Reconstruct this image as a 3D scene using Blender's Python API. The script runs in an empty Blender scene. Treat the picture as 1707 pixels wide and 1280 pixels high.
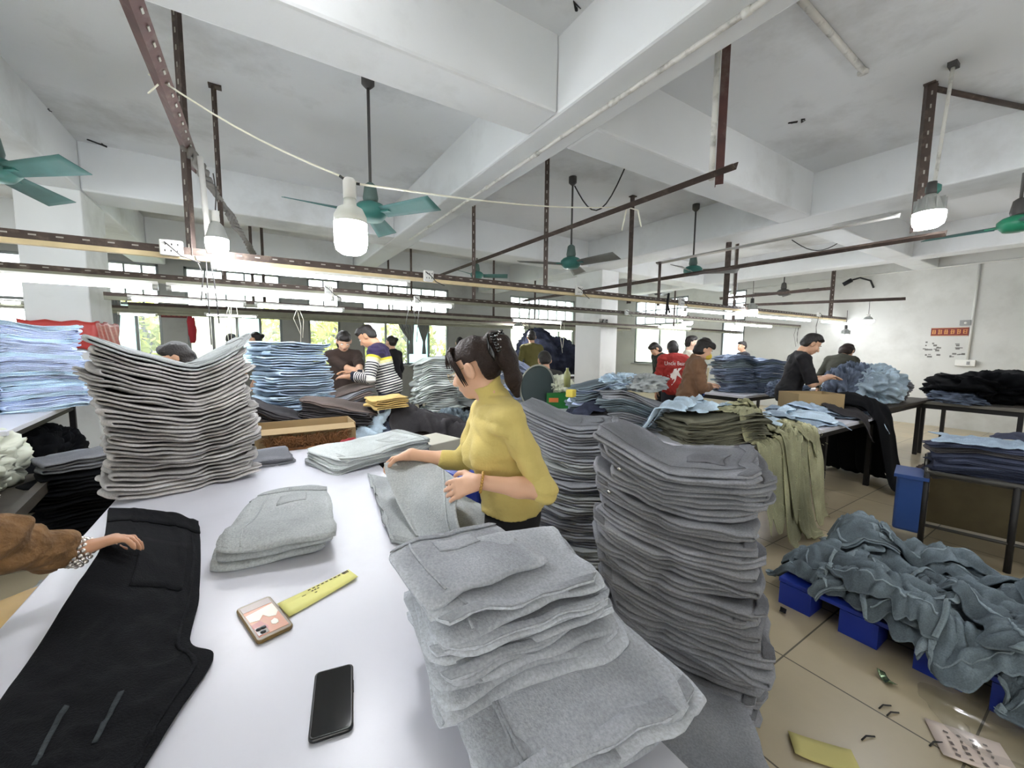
import bpy, math, random
import numpy as np
from mathutils import Matrix, Vector, bvhtree

# ------------------------------------------------------------------ scene and camera
sc = bpy.context.scene
COL = sc.collection
F, CX, CY = 670.0, 853.5, 640.0
PITCH, YAW, ROLL, EYE = math.radians(5.4), math.radians(32.45), math.radians(0.55), 1.5
TOP = 0.78          # height of the cutting table
SLAB = 3.6          # underside of the ceiling slab
BEAM = 3.1          # underside of the beams
_h = np.array([math.sin(YAW), math.cos(YAW), 0.0])
_r = np.array([math.cos(YAW), -math.sin(YAW), 0.0])
_z = np.array([0.0, 0.0, 1.0])
FW = _h*math.cos(PITCH) - _z*math.sin(PITCH)
_u = _h*math.sin(PITCH) + _z*math.cos(PITCH)
RT = _r*math.cos(ROLL) + _u*math.sin(ROLL)
UP = _u*math.cos(ROLL) - _r*math.sin(ROLL)
EYEP = np.array([0.0, 0.0, EYE])

def ray(px, py): return FW + RT*(px-CX)/F - UP*(py-CY)/F
def onz(px, py, z): d = ray(px, py); return EYEP + d*(z-EYE)/d[2]
def onx(px, py, x): d = ray(px, py); return EYEP + d*x/d[0]
def ony(px, py, y): d = ray(px, py); return EYEP + d*y/d[1]
def dep(px, py, k): return EYEP + ray(px, py)*k

cam = bpy.data.cameras.new('camera')
cam.sensor_width = 36.0; cam.sensor_fit = 'HORIZONTAL'; cam.lens = F/1707*36.0
cam.clip_start = 0.02; cam.clip_end = 200
camo = bpy.data.objects.new('camera', cam); COL.objects.link(camo)
M = Matrix.Identity(4)
for i in range(3):
    M[i][0] = RT[i]; M[i][1] = UP[i]; M[i][2] = -FW[i]; M[i][3] = EYEP[i]
camo.matrix_world = M
sc.camera = camo
sc.view_settings.view_transform = 'Standard'
sc.view_settings.look = 'None'
sc.view_settings.gamma = 1.0
sc.view_settings.use_curve_mapping = False

# ------------------------------------------------------------------ materials
def lin(c):
    return tuple(((v/255)/12.92 if v/255 <= 0.04045 else ((v/255+0.055)/1.055)**2.4) for v in c)

MATS = {}
def mat(name, rgb, rough=0.7, metal=0.0, var=0.0, scale=6.0, bump=0.0, bscale=60.0, spec=0.5,
        rnd=0.0, dirt=None, dscale=1.5, damt=0.5, detail=4.0, sheen=0.0, trans=0.0, alpha=1.0):
    """principled material with noise variation of its own colour, optional dirt and bump"""
    if name in MATS: return MATS[name]
    m = bpy.data.materials.new(name); m.use_nodes = True
    nt = m.node_tree; N = nt.nodes; L = nt.links
    b = N['Principled BSDF']
    b.inputs['Roughness'].default_value = rough
    b.inputs['Metallic'].default_value = metal
    b.inputs['Specular IOR Level'].default_value = spec
    if sheen: b.inputs['Sheen Weight'].default_value = sheen
    if trans: b.inputs['Transmission Weight'].default_value = trans
    if alpha < 1: b.inputs['Alpha'].default_value = alpha
    c = lin(rgb)
    tc = N.new('ShaderNodeTexCoord')
    col = None
    if var or dirt or rnd:
        base = N.new('ShaderNodeRGB'); base.outputs[0].default_value = (*c, 1); col = base.outputs[0]
    if var:
        n = N.new('ShaderNodeTexNoise'); n.inputs['Scale'].default_value = scale; n.inputs['Detail'].default_value = detail
        L.new(tc.outputs['Object'], n.inputs['Vector'])
        r = N.new('ShaderNodeMapRange'); r.inputs[1].default_value = 0.3; r.inputs[2].default_value = 0.7
        r.inputs[3].default_value = 1-var; r.inputs[4].default_value = 1+var
        L.new(n.outputs['Fac'], r.inputs[0])
        v = N.new('ShaderNodeVectorMath'); v.operation = 'SCALE'
        L.new(col, v.inputs[0]); L.new(r.outputs[0], v.inputs['Scale']); col = v.outputs[0]
    if rnd:
        oi = N.new('ShaderNodeObjectInfo')
        r = N.new('ShaderNodeMapRange'); r.inputs[3].default_value = 1-rnd; r.inputs[4].default_value = 1+rnd
        L.new(oi.outputs['Random'], r.inputs[0])
        v = N.new('ShaderNodeVectorMath'); v.operation = 'SCALE'
        L.new(col, v.inputs[0]); L.new(r.outputs[0], v.inputs['Scale']); col = v.outputs[0]
    if dirt:
        n = N.new('ShaderNodeTexNoise'); n.inputs['Scale'].default_value = dscale; n.inputs['Detail'].default_value = 8
        n.inputs['Roughness'].default_value = 0.65
        L.new(tc.outputs['Object'], n.inputs['Vector'])
        r = N.new('ShaderNodeMapRange'); r.inputs[1].default_value = 0.52; r.inputs[2].default_value = 0.75
        r.inputs[4].default_value = damt
        L.new(n.outputs['Fac'], r.inputs[0])
        mx = N.new('ShaderNodeMix'); mx.data_type = 'RGBA'
        L.new(r.outputs[0], mx.inputs['Factor']); L.new(col, mx.inputs['A']); mx.inputs['B'].default_value = (*lin(dirt), 1)
        col = mx.outputs['Result']
    if col is None: b.inputs['Base Color'].default_value = (*c, 1)
    else: L.new(col, b.inputs['Base Color'])
    if bump:
        n = N.new('ShaderNodeTexNoise'); n.inputs['Scale'].default_value = bscale; n.inputs['Detail'].default_value = 3
        L.new(tc.outputs['Object'], n.inputs['Vector'])
        bp = N.new('ShaderNodeBump'); bp.inputs['Strength'].default_value = bump; bp.inputs['Distance'].default_value = 0.02
        L.new(n.outputs['Fac'], bp.inputs['Height']); L.new(bp.outputs[0], b.inputs['Normal'])
    MATS[name] = m
    return m

def glow(name, rgb, strength):
    if name in MATS: return MATS[name]
    m = bpy.data.materials.new(name); m.use_nodes = True
    nt = m.node_tree; nt.nodes.remove(nt.nodes['Principled BSDF'])
    e = nt.nodes.new('ShaderNodeEmission'); e.inputs[0].default_value = (*lin(rgb), 1); e.inputs[1].default_value = strength
    nt.links.new(e.outputs[0], nt.nodes['Material Output'].inputs[0])
    MATS[name] = m
    return m

def denim(name, rgb, fade=0.18, rnd=0.08, weave=0.35, fade_scale=3.5, light=1.35, wear=0.55):
    """denim: weave bump, broad faded patches, every piece a little lighter or darker"""
    if name in MATS: return MATS[name]
    if not name.endswith('_trim'): denim(name+'_trim', rgb, fade, rnd, weave, fade_scale, light, 0.0)
    m = bpy.data.materials.new(name); m.use_nodes = True
    nt = m.node_tree; N = nt.nodes; L = nt.links
    b = N['Principled BSDF']; b.inputs['Roughness'].default_value = 0.92; b.inputs['Specular IOR Level'].default_value = 0.15
    c = lin(rgb)
    tc = N.new('ShaderNodeTexCoord'); oi = N.new('ShaderNodeObjectInfo')
    ad = N.new('ShaderNodeVectorMath'); ad.operation = 'ADD'
    mul = N.new('ShaderNodeVectorMath'); mul.operation = 'SCALE'; mul.inputs[0].default_value = (9.3, 4.1, 7.7)
    L.new(oi.outputs['Random'], mul.inputs['Scale'])
    L.new(tc.outputs['Object'], ad.inputs[0]); L.new(mul.outputs[0], ad.inputs[1])
    n = N.new('ShaderNodeTexNoise'); n.inputs['Scale'].default_value = fade_scale; n.inputs['Detail'].default_value = 5
    L.new(ad.outputs[0], n.inputs['Vector'])
    r = N.new('ShaderNodeMapRange'); r.inputs[1].default_value = 0.35; r.inputs[2].default_value = 0.68
    r.inputs[3].default_value = 1-fade; r.inputs[4].default_value = 1+fade*light
    L.new(n.outputs['Fac'], r.inputs[0])
    r2 = N.new('ShaderNodeMapRange'); r2.inputs[3].default_value = 1-rnd; r2.inputs[4].default_value = 1+rnd
    L.new(oi.outputs['Random'], r2.inputs[0])
    n3 = N.new('ShaderNodeTexNoise'); n3.inputs['Scale'].default_value = 160; n3.inputs['Detail'].default_value = 2
    L.new(tc.outputs['Object'], n3.inputs['Vector'])
    r3 = N.new('ShaderNodeMapRange'); r3.inputs[1].default_value = 0.3; r3.inputs[2].default_value = 0.7
    r3.inputs[3].default_value = 0.86; r3.inputs[4].default_value = 1.14
    L.new(n3.outputs['Fac'], r3.inputs[0])
    a1 = N.new('ShaderNodeMath'); a1.operation = 'MULTIPLY'; L.new(r.outputs[0], a1.inputs[0]); L.new(r2.outputs[0], a1.inputs[1])
    a2 = N.new('ShaderNodeMath'); a2.operation = 'MULTIPLY'; L.new(a1.outputs[0], a2.inputs[0]); L.new(r3.outputs[0], a2.inputs[1])
    ge = N.new('ShaderNodeNewGeometry'); rp = N.new('ShaderNodeMapRange')      # folds and seams rubbed pale by washing
    rp.inputs[1].default_value = 0.51; rp.inputs[2].default_value = 0.60; rp.inputs[3].default_value = 1.0; rp.inputs[4].default_value = 1.0+wear
    L.new(ge.outputs['Pointiness'], rp.inputs[0])
    a3 = N.new('ShaderNodeMath'); a3.operation = 'MULTIPLY'; L.new(a2.outputs[0], a3.inputs[0]); L.new(rp.outputs[0], a3.inputs[1])
    v = N.new('ShaderNodeVectorMath'); v.operation = 'SCALE'; v.inputs[0].default_value = c
    L.new(a3.outputs[0], v.inputs['Scale']); L.new(v.outputs[0], b.inputs['Base Color'])
    w = N.new('ShaderNodeTexNoise'); w.inputs['Scale'].default_value = 240; w.inputs['Detail'].default_value = 2
    w2 = N.new('ShaderNodeTexNoise'); w2.inputs['Scale'].default_value = 28; w2.inputs['Detail'].default_value = 3
    L.new(tc.outputs['Object'], w.inputs['Vector']); L.new(ad.outputs[0], w2.inputs['Vector'])
    s = N.new('ShaderNodeMath'); s.operation = 'ADD'; L.new(w.outputs['Fac'], s.inputs[0]); L.new(w2.outputs['Fac'], s.inputs[1])
    bp = N.new('ShaderNodeBump'); bp.inputs['Strength'].default_value = weave; bp.inputs['Distance'].default_value = 0.01
    L.new(s.outputs[0], bp.inputs['Height']); L.new(bp.outputs[0], b.inputs['Normal'])
    MATS[name] = m
    return m

# ------------------------------------------------------------------ mesh building
def rotz(a):
    c, s = math.cos(a), math.sin(a)
    return np.array([[c, -s, 0], [s, c, 0], [0, 0, 1.0]])
def rotx(a):
    c, s = math.cos(a), math.sin(a)
    return np.array([[1.0, 0, 0], [0, c, -s], [0, s, c]])
def roty(a):
    c, s = math.cos(a), math.sin(a)
    return np.array([[c, 0, s], [0, 1.0, 0], [-s, 0, c]])
def unit(v):
    v = np.asarray(v, float); return v/(np.linalg.norm(v)+1e-12)
def basis(d):
    d = unit(d); a = np.array([0, 0, 1.0]) if abs(d[2]) < 0.9 else np.array([1.0, 0, 0])
    x = unit(np.cross(a, d)); y = np.cross(d, x)
    return np.stack([x, y, d], 1)

class MB:
    def __init__(s): s.v = []; s.f = []; s.sm = []; s.n = 0
    def add(s, V, Fc, smooth=True):
        V = np.asarray(V, float).reshape(-1, 3)
        s.v.append(V)
        k = s.n
        for f in Fc: s.f.append([i+k for i in f])
        s.sm += [smooth]*len(Fc)
        s.n += len(V)
        return s
    def box(s, c, size, R=None, smooth=False):
        x, y, z = [d/2 for d in size]
        V = np.array([[-x,-y,-z],[x,-y,-z],[x,y,-z],[-x,y,-z],[-x,-y,z],[x,-y,z],[x,y,z],[-x,y,z]])
        if R is not None: V = V @ np.asarray(R).T
        return s.add(V+np.asarray(c, float), [[0,3,2,1],[4,5,6,7],[0,1,5,4],[1,2,6,5],[2,3,7,6],[3,0,4,7]], smooth)
    def bar(s, a, b, w, t, roll=0.0):
        """rectangular bar from a to b"""
        a = np.asarray(a, float); b = np.asarray(b, float)
        B = basis(b-a) @ rotz(roll)
        return s.box((a+b)/2, (w, t, np.linalg.norm(b-a)), B)
    def angle(s, a, b, w, t=0.004, roll=0.0):
        """L section steel angle from a to b"""
        a = np.asarray(a, float); b = np.asarray(b, float)
        B = basis(b-a) @ rotz(roll); Ln = np.linalg.norm(b-a); m = (a+b)/2
        s.box(m + B @ np.array([0, -w/2+t/2, 0]), (w, t, Ln), B)
        return s.box(m + B @ np.array([-w/2+t/2, t/2, 0]), (t, w-t, Ln), B)
    def tube(s, pts, r, seg=8, cap=True, smooth=True):
        P = np.asarray(pts, float); n = len(P)
        rr = np.full(n, r) if np.isscalar(r) else np.asarray(r, float)
        T = np.zeros_like(P); T[1:-1] = P[2:]-P[:-2]; T[0] = P[1]-P[0]; T[-1] = P[-1]-P[-2]
        B = basis(T[0]); x = B[:, 0]; V = []
        for i in range(n):
            t = unit(T[i]); x = unit(x - t*np.dot(x, t)); y = np.cross(t, x)
            for j in range(seg):
                a = 2*math.pi*j/seg
                V.append(P[i]+rr[i]*(math.cos(a)*x+math.sin(a)*y))
        Fc = [[i*seg+j, i*seg+(j+1) % seg, (i+1)*seg+(j+1) % seg, (i+1)*seg+j] for i in range(n-1) for j in range(seg)]
        if cap:
            Fc.append(list(range(seg))[::-1]); Fc.append([(n-1)*seg+j for j in range(seg)])
        return s.add(V, Fc, smooth)
    def lathe(s, c, prof, seg=20, R=None, smooth=True):
        V = []; n = len(prof)
        for (r, z) in prof:
            for j in range(seg):
                a = 2*math.pi*j/seg; V.append([r*math.cos(a), r*math.sin(a), z])
        V = np.array(V)
        if R is not None: V = V @ np.asarray(R).T
        Fc = [[i*seg+j, i*seg+(j+1) % seg, (i+1)*seg+(j+1) % seg, (i+1)*seg+j] for i in range(n-1) for j in range(seg)]
        Fc.append(list(range(seg))[::-1]); Fc.append([(n-1)*seg+j for j in range(seg)])
        return s.add(V+np.asarray(c, float), Fc, smooth)
    def ell(s, c, r, R=None, nu=10, nv=14):
        V = []
        for i in range(nu+1):
            p = math.pi*i/nu
            for j in range(nv):
                a = 2*math.pi*j/nv
                V.append([r[0]*math.sin(p)*math.cos(a), r[1]*math.sin(p)*math.sin(a), -r[2]*math.cos(p)])
        V = np.array(V)
        if R is not None: V = V @ np.asarray(R).T
        Fc = [[i*nv+j, i*nv+(j+1) % nv, (i+1)*nv+(j+1) % nv, (i+1)*nv+j] for i in range(nu) for j in range(nv)]
        return s.add(V+np.asarray(c, float), Fc)
    def sheet(s, P, t, closed_u=False):
        """thick sheet from a grid of points [nu,nv,3]; t scalar or [nu,nv]"""
        P = np.asarray(P, float); nu, nv = P.shape[:2]
        du = np.gradient(P, axis=0); dv = np.gradient(P, axis=1)
        Nn = np.cross(du, dv); Nn /= (np.linalg.norm(Nn, axis=2, keepdims=True)+1e-9)
        tt = t if np.isscalar(t) else np.asarray(t)[..., None]
        A = P + Nn*tt/2; Bm = P - Nn*tt/2
        V = np.concatenate([A.reshape(-1, 3), Bm.reshape(-1, 3)]); o = nu*nv
        idx = np.arange(o).reshape(nu, nv)
        a = idx[:-1, :-1].ravel(); b = idx[1:, :-1].ravel(); c = idx[1:, 1:].ravel(); d = idx[:-1, 1:].ravel()
        top = np.stack([a, b, c, d], 1); bot = np.stack([d, c, b, a], 1)+o
        ring = list(idx[:, 0]) + list(idx[-1, 1:]) + list(idx[-2::-1, -1]) + list(idx[0, -2:0:-1])
        ring = np.array(ring); r2 = np.roll(ring, -1)
        side = np.stack([r2, ring, ring+o, r2+o], 1)
        return s.add(V, np.concatenate([top, bot, side]).tolist())
    def mesh(s, name):
        me = bpy.data.meshes.new(name)
        V = np.concatenate(s.v) if s.v else np.zeros((0, 3))
        me.from_pydata(V.tolist(), [], s.f)
        me.polygons.foreach_set('use_smooth', s.sm)
        me.update()
        return me
    def build(s, name, m, parent=None, origin=None, **props):
        if origin is not None:
            o3 = np.asarray(origin, float)
            s.v = [v-o3 for v in s.v]
        me = s.mesh(name); me.materials.append(m)
        o = bpy.data.objects.new(name, me); COL.objects.link(o)
        if origin is not None: o.location = origin
        if parent is not None: attach(o, parent)
        for k, v in props.items(): o[k] = v
        return o

def attach(o, parent):
    """parent o keeping its world place (parents here are never scaled)"""
    w = o.matrix_basis.copy(); o.parent = parent
    o.matrix_parent_inverse = Matrix.Identity(4)
    pm = parent.matrix_basis.copy(); p = parent.parent
    while p is not None:
        pm = p.matrix_basis @ pm; p = p.parent
    o.matrix_basis = pm.inverted() @ w

def bevel(o, w, seg=2):
    m = o.modifiers.new('bevel', 'BEVEL'); m.width = w; m.segments = seg; m.limit_method = 'ANGLE'
    return o

def thing(name, label, cat, loc, group=None):
    o = bpy.data.objects.new(name, None); COL.objects.link(o)
    o.empty_display_size = 0.05
    o.location = tuple(float(v) for v in loc); o['label'] = label; o['category'] = cat
    if group: o['group'] = group
    return o
def tag(o, label, cat, group=None):
    o['label'] = label; o['category'] = cat
    if group: o['group'] = group
    return o
def struct(o):
    o['kind'] = 'structure'; return o

# ------------------------------------------------------------------ smooth noise from sums of sines
def fbm(P, seed, freq=1.0, octv=3, gain=0.5, n=7):
    rs = np.random.RandomState(seed); P = np.asarray(P, float)
    D = P.shape[-1]; out = np.zeros(P.shape[:-1]); amp = 1.0; tot = 0
    for o in range(octv):
        for k in range(n):
            d = rs.normal(size=D); d /= np.linalg.norm(d)
            w = freq*(2**o)*rs.uniform(0.6, 1.5)
            out += amp*np.sin(P @ d*w*6.283 + rs.uniform(0, 6.283))
        tot += amp*math.sqrt(n/2.0); amp *= gain
    return out/tot
def ridged(P, seed, freq=1.0, octv=2):
    w = fbm(P, seed+17, freq*0.7, 1)
    a = fbm(P+0.12/freq*np.stack([w]*P.shape[-1], -1), seed, freq, octv)
    return 1-np.abs(a)*1.4
ORD = ['topmost', 'second', 'third', 'fourth', 'fifth', 'sixth', 'seventh', 'eighth', 'ninth', 'tenth', 'eleventh', 'twelfth',
       'thirteenth', 'fourteenth', 'fifteenth', 'sixteenth', 'seventeenth', 'eighteenth', 'nineteenth', 'twentieth']
TENS = {20: 'twenty', 30: 'thirty', 40: 'forty', 50: 'fifty'}
def ordinal(i):
    """0 -> topmost, 1 -> second ..."""
    n = i+1
    if n <= 20: return ORD[i]
    t, u = n//10*10, n % 10
    if u == 0: return {30: 'thirtieth', 40: 'fortieth', 50: 'fiftieth'}[t]
    return TENS[t]+'-'+(['first']+ORD[1:])[u-1]
# ------------------------------------------------------------------ the room
WX, WY, WL, WB = 11.3, 11.0, -7.5, -5.0     # inner faces: right, far, left and near walls
M_wall = mat('white_plaster_wall', (205, 205, 200), 0.9, var=0.05, scale=1.2, bump=0.12, bscale=14, dirt=(150, 148, 140), dscale=0.9, damt=0.45)
M_ceil = mat('grey_white_plaster_ceiling', (214, 216, 217), 0.92, var=0.05, scale=0.8, bump=0.12, bscale=8, dirt=(120, 117, 110), dscale=0.6, damt=0.6)
M_beam = mat('white_plaster_beam', (216, 218, 218), 0.92, var=0.05, scale=0.9, bump=0.12, bscale=10, dirt=(140, 136, 128), dscale=0.7, damt=0.45)
M_col = mat('white_painted_column', (224, 225, 223), 0.85, var=0.04, scale=1.5, bump=0.08, bscale=10, dirt=(150, 148, 140), dscale=1.1, damt=0.4)
M_pier = mat('grey_plaster_pier', (150, 150, 147), 0.9, var=0.07, scale=1.5, dirt=(110, 108, 104), dscale=1.2)

def floor_material():
    m = bpy.data.materials.new('beige_floor_tiles'); m.use_nodes = True
    nt = m.node_tree; N = nt.nodes; L = nt.links; b = N['Principled BSDF']
    tc = N.new('ShaderNodeTexCoord')
    mp = N.new('ShaderNodeMapping'); mp.inputs['Rotation'].default_value = (0, 0, 0.0)
    mp.inputs['Location'].default_value = (0.28, 0.37, 0)
    L.new(tc.outputs['Object'], mp.inputs[0])
    br = N.new('ShaderNodeTexBrick'); br.offset = 0.0; br.squash = 1.0
    br.inputs['Color1'].default_value = (*lin((190, 176, 146)), 1); br.inputs['Color2'].default_value = (*lin((180, 166, 138)), 1)
    br.inputs['Mortar'].default_value = (*lin((92, 84, 68)), 1)
    br.inputs['Scale'].default_value = 1.0; br.inputs['Mortar Size'].default_value = 0.004; br.inputs['Mortar Smooth'].default_value = 0.1
    br.inputs['Brick Width'].default_value = 0.6; br.inputs['Row Height'].default_value = 0.6
    L.new(mp.outputs[0], br.inputs['Vector'])
    n = N.new('ShaderNodeTexNoise'); n.inputs['Scale'].default_value = 1.4; n.inputs['Detail'].default_value = 8
    L.new(tc.outputs['Object'], n.inputs['Vector'])
    r = N.new('ShaderNodeMapRange'); r.inputs[1].default_value = 0.35; r.inputs[2].default_value = 0.7; r.inputs[3].default_value = 0.78; r.inputs[4].default_value = 1.05
    L.new(n.outputs['Fac'], r.inputs[0])
    v = N.new('ShaderNodeVectorMath'); v.operation = 'SCALE'; L.new(br.outputs['Color'], v.inputs[0]); L.new(r.outputs[0], v.inputs['Scale'])
    L.new(v.outputs[0], b.inputs['Base Color'])
    rr = N.new('ShaderNodeMapRange'); rr.inputs[3].default_value = 0.22; rr.inputs[4].default_value = 0.45
    L.new(n.outputs['Fac'], rr.inputs[0]); L.new(rr.outputs[0], b.inputs['Roughness'])
    return m
struct(MB().box(((WX+WL)/2, (WY+WB)/2, -0.05), (WX-WL, WY-WB, 0.1)).build('floor', floor_material()))
struct(MB().box(((WX+WL)/2, (WY+WB)/2, SLAB+0.1), (WX-WL+0.4, WY-WB+0.4, 0.2)).build('ceiling', M_ceil))

# far wall (y = WY) and right wall (x = WX), each with window openings
SILL, HEAD = 0.95, 3.1
FARW = [(-5.2, -3.45), (-2.42, -1.62), (-1.22, 0.55), (1.1, 1.83), (2.37, 4.78), (6.9, 9.6)]
RW = [(5.95, 6.6), (7.7, 9.75)]
def wall_with_holes(name, axis, c0, a0, a1, holes, thick, m):
    mb = MB()
    cuts = [a0]+[v for h in holes for v in h]+[a1]
    def put(u0, u1, z0, z1):
        if u1-u0 < 1e-4: return
        if axis == 'y': mb.box(((u0+u1)/2, c0+thick/2, (z0+z1)/2), (u1-u0, thick, z1-z0))
        else: mb.box((c0+thick/2, (u0+u1)/2, (z0+z1)/2), (thick, u1-u0, z1-z0))
    for i in range(0, len(cuts), 2): put(cuts[i], cuts[i+1], 0, SLAB)
    for h in holes: put(h[0], h[1], 0, SILL); put(h[0], h[1], HEAD, SLAB)
    return struct(mb.build(name, m))
wall_with_holes('wall_far', 'y', WY, WL, WX, FARW, 0.24, M_pier)
NEAR_FILLW = [(-3.6, -1.2)]  # unseen opening added so daylight fills the camera side of the stacks
LEFT_FILLW = [(-1.0, 1.4), (2.6, 5.0)]  # unseen openings added for fill daylight from the left
wall_with_holes('wall_near', 'y', WB-0.24, WL, WX, NEAR_FILLW, 0.24, M_wall)
wall_with_holes('wall_left', 'x', WL-0.24, WB-0.24, WY+0.24, LEFT_FILLW, 0.24, M_wall)
wall_with_holes('wall_right', 'x', WX, WB, WY+0.24, RW, 0.24, M_wall)

M_frame = mat('grey_aluminium_window_frame', (120, 124, 122), 0.45, 0.6)
M_barw = mat('dark_window_bars', (70, 68, 64), 0.6, 0.4)
def glass_mat(name, rgb, alpha):
    if name in MATS: return MATS[name]
    m = bpy.data.materials.new(name); m.use_nodes = True
    nt = m.node_tree; N = nt.nodes; L = nt.links; b = N['Principled BSDF']; N.remove(b)
    t = N.new('ShaderNodeBsdfTransparent'); tr = N.new('ShaderNodeBsdfTranslucent'); tr.inputs[0].default_value = (*lin(rgb), 1)
    g = N.new('ShaderNodeBsdfGlossy'); g.inputs['Roughness'].default_value = 0.15
    mx = N.new('ShaderNodeMixShader'); mx.inputs[0].default_value = alpha
    L.new(t.outputs[0], mx.inputs[1]); L.new(tr.outputs[0], mx.inputs[2])
    m2 = N.new('ShaderNodeMixShader'); m2.inputs[0].default_value = 0.05
    L.new(mx.outputs[0], m2.inputs[1]); L.new(g.outputs[0], m2.inputs[2])
    L.new(m2.outputs[0], N['Material Output'].inputs[0])
    MATS[name] = m
    return m
G_clear = glass_mat('clear_glass', (240, 250, 245), 0.06)
G_teal = glass_mat('pale_frosted_glass', (205, 235, 232), 0.85)
G_white = glass_mat('whitewashed_glass', (222, 222, 205), 0.9)
TRANSOM = 2.28
def window(n, axis, c0, u0, u1, kinds, mul=None, bars=False, sg=1):
    """frame with a transom band above; kinds gives each lower pane's glass"""
    k = len(kinds); mb = MB()
    def P(u, w, z): return (u, c0+w*sg, z) if axis == 'y' else (c0+w*sg, u, z)
    def S(du, dw, dz): return (du, dw, dz) if axis == 'y' else (dw, du, dz)
    zc = (SILL+HEAD)/2
    for u in (u0+0.025, u1-0.025): mb.box(P(u, 0.06, zc), S(0.05, 0.07, HEAD-SILL))
    for z in (SILL+0.025, HEAD-0.025, TRANSOM): mb.box(P((u0+u1)/2, 0.06, z), S(u1-u0, 0.07, 0.05))
    step = (u1-u0)/k
    for i in range(1, k): mb.box(P(u0+i*step, 0.06, (SILL+TRANSOM)/2), S(0.05, 0.07, TRANSOM-SILL))
    kk = mul or 2*k
    for i in range(1, kk): mb.box(P(u0+i*(u1-u0)/kk, 0.06, (HEAD+TRANSOM)/2), S(0.03, 0.06, HEAD-TRANSOM))
    mb.box(P((u0+u1)/2, 0.06, (HEAD+TRANSOM)/2+0.05), S(u1-u0, 0.05, 0.03))
    w = struct(mb.build('window_%d' % n, M_frame))
    for i, g in enumerate(kinds):
        MB().box(P(u0+(i+0.5)*step, 0.075, (SILL+TRANSOM)/2), S(step-0.05, 0.006, TRANSOM-SILL-0.05)).build('window_pane', g, w)
    MB().box(P((u0+u1)/2, 0.075, (HEAD+TRANSOM)/2), S(u1-u0-0.05, 0.006, HEAD-TRANSOM-0.05)).build('transom_pane', G_clear, w)
    MB().box(P((u0+u1)/2, -0.02, SILL-0.02), S(u1-u0+0.06, 0.16, 0.04)).build('window_sill', M_pier, w)
    if bars:
        b = MB(); q = int((u1-u0)/0.13)
        for i in range(1, q): b.tube([P(u0+i*(u1-u0)/q, 0.16, SILL), P(u0+i*(u1-u0)/q, 0.16, HEAD)], 0.008, 6)
        b.build('window_bars', M_barw, w)
    return w
window(1, 'y', WY, *FARW[0], [G_white, G_white, G_clear], 4)
window(2, 'y', WY, *FARW[1], [G_teal, G_clear], 3)
window(3, 'y', WY, *FARW[2], [G_white, G_white, G_teal, G_clear], 5)
window(4, 'y', WY, *FARW[3], [G_clear], 2)
window(5, 'y', WY, *FARW[4], [G_clear, G_clear, G_teal, G_clear], 6)
window(6, 'y', WY, *FARW[5], [G_white, G_clear, G_clear, G_white], 7)
window(7, 'x', WX, *RW[0], [G_clear], 2, True)
window(8, 'x', WX, *RW[1], [G_white, G_white], 5)

for i, (a, b) in enumerate(NEAR_FILLW): window(9+i, 'y', WB, a, b, [G_clear, G_clear], 4, sg=-1)  # unseen windows added for fill daylight, here and on the left wall
for i, (a, b) in enumerate(LEFT_FILLW): window(10+i, 'x', WL, a, b, [G_clear, G_clear], 4, sg=-1)

# columns and beams
for (x0, y0) in ((-1.99, 6.2), (6.14, 6.2)):
    o = bevel(MB().box((x0+0.245, y0+0.4, BEAM/2), (0.49, 0.8, BEAM)).build('column', M_col), 0.012); struct(o)
def beam(a0, a1, b0, b1, z=BEAM):
    return struct(bevel(MB().box(((a0+a1)/2, (b0+b1)/2, (z+SLAB)/2+0.01), (a1-a0, b1-b0, SLAB-z+0.02)).build('ceiling_beam', M_beam), 0.02))
XB = [(-6.4, -5.95), (-2.0, -1.5), (1.83, 2.2), (5.75, 6.35), (9.7, 10.1)]
YB = [(-1.9, -1.5), (2.32, 2.68), (6.2, 6.75), (9.2, 9.6)]
for (a, b) in XB: beam(a, b, WB, WY)
xs = [WL]+[v for p in XB for v in p]+[WX]
for (c, d) in YB:
    z = BEAM
    for i in range(0, len(xs), 2): beam(xs[i], xs[i+1], c, d, z)
# conduit under the long beam, conduits on the right wall
M_pvc = mat('dusty_white_plastic_conduit', (205, 203, 196), 0.6, dirt=(90, 86, 78), dscale=9, damt=0.8, var=0.05)
M_pvcw = mat('white_plastic_conduit', (214, 213, 208), 0.5, var=0.03)
o = MB().tube([(2.03, -1.4, BEAM-0.016), (2.03, 3.0, BEAM-0.016), (2.03, 6.1, BEAM-0.016)], 0.016, 10)
for y in np.arange(0.3, 6, 0.85): o.lathe((2.03, y, BEAM-0.016), [(0.021, -0.02), (0.021, 0.02)], 10, rotx(math.pi/2))
tag(o.build('conduit', M_pvc), 'dusty white conduit pipe running along the underside of the long beam', 'pipe')
o = MB().tube([(WX-0.015, 6.0, 3.1), (WX-0.015, -2.0, 3.1)], 0.015, 8)
tag(o.build('conduit', M_pvcw), 'thin white conduit running level across the right wall under the beam', 'pipe')
sw = onx(1610, 605, WX)
o = MB().tube([(WX-0.02, 1.78, 3.08), (WX-0.02, 1.80, sw[2]+0.06)], 0.02, 8)
tag(o.build('conduit', M_pvcw), 'white conduit dropping down the right wall to the switch box', 'pipe')
t = thing('switch_box', 'white electrical switch box at the foot of the wall conduit', 'switch box', (WX, sw[1], sw[2]))
bevel(MB().box((WX-0.035, sw[1], sw[2]), (0.07, 0.26, 0.12)).build('box', mat('white_plastic', (225, 224, 218), 0.4), t), 0.008)
MB().box((WX-0.075, sw[1]-0.04, sw[2]), (0.012, 0.04, 0.06)).build('switch', mat('grey_plastic', (150, 150, 148), 0.5), t)
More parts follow.
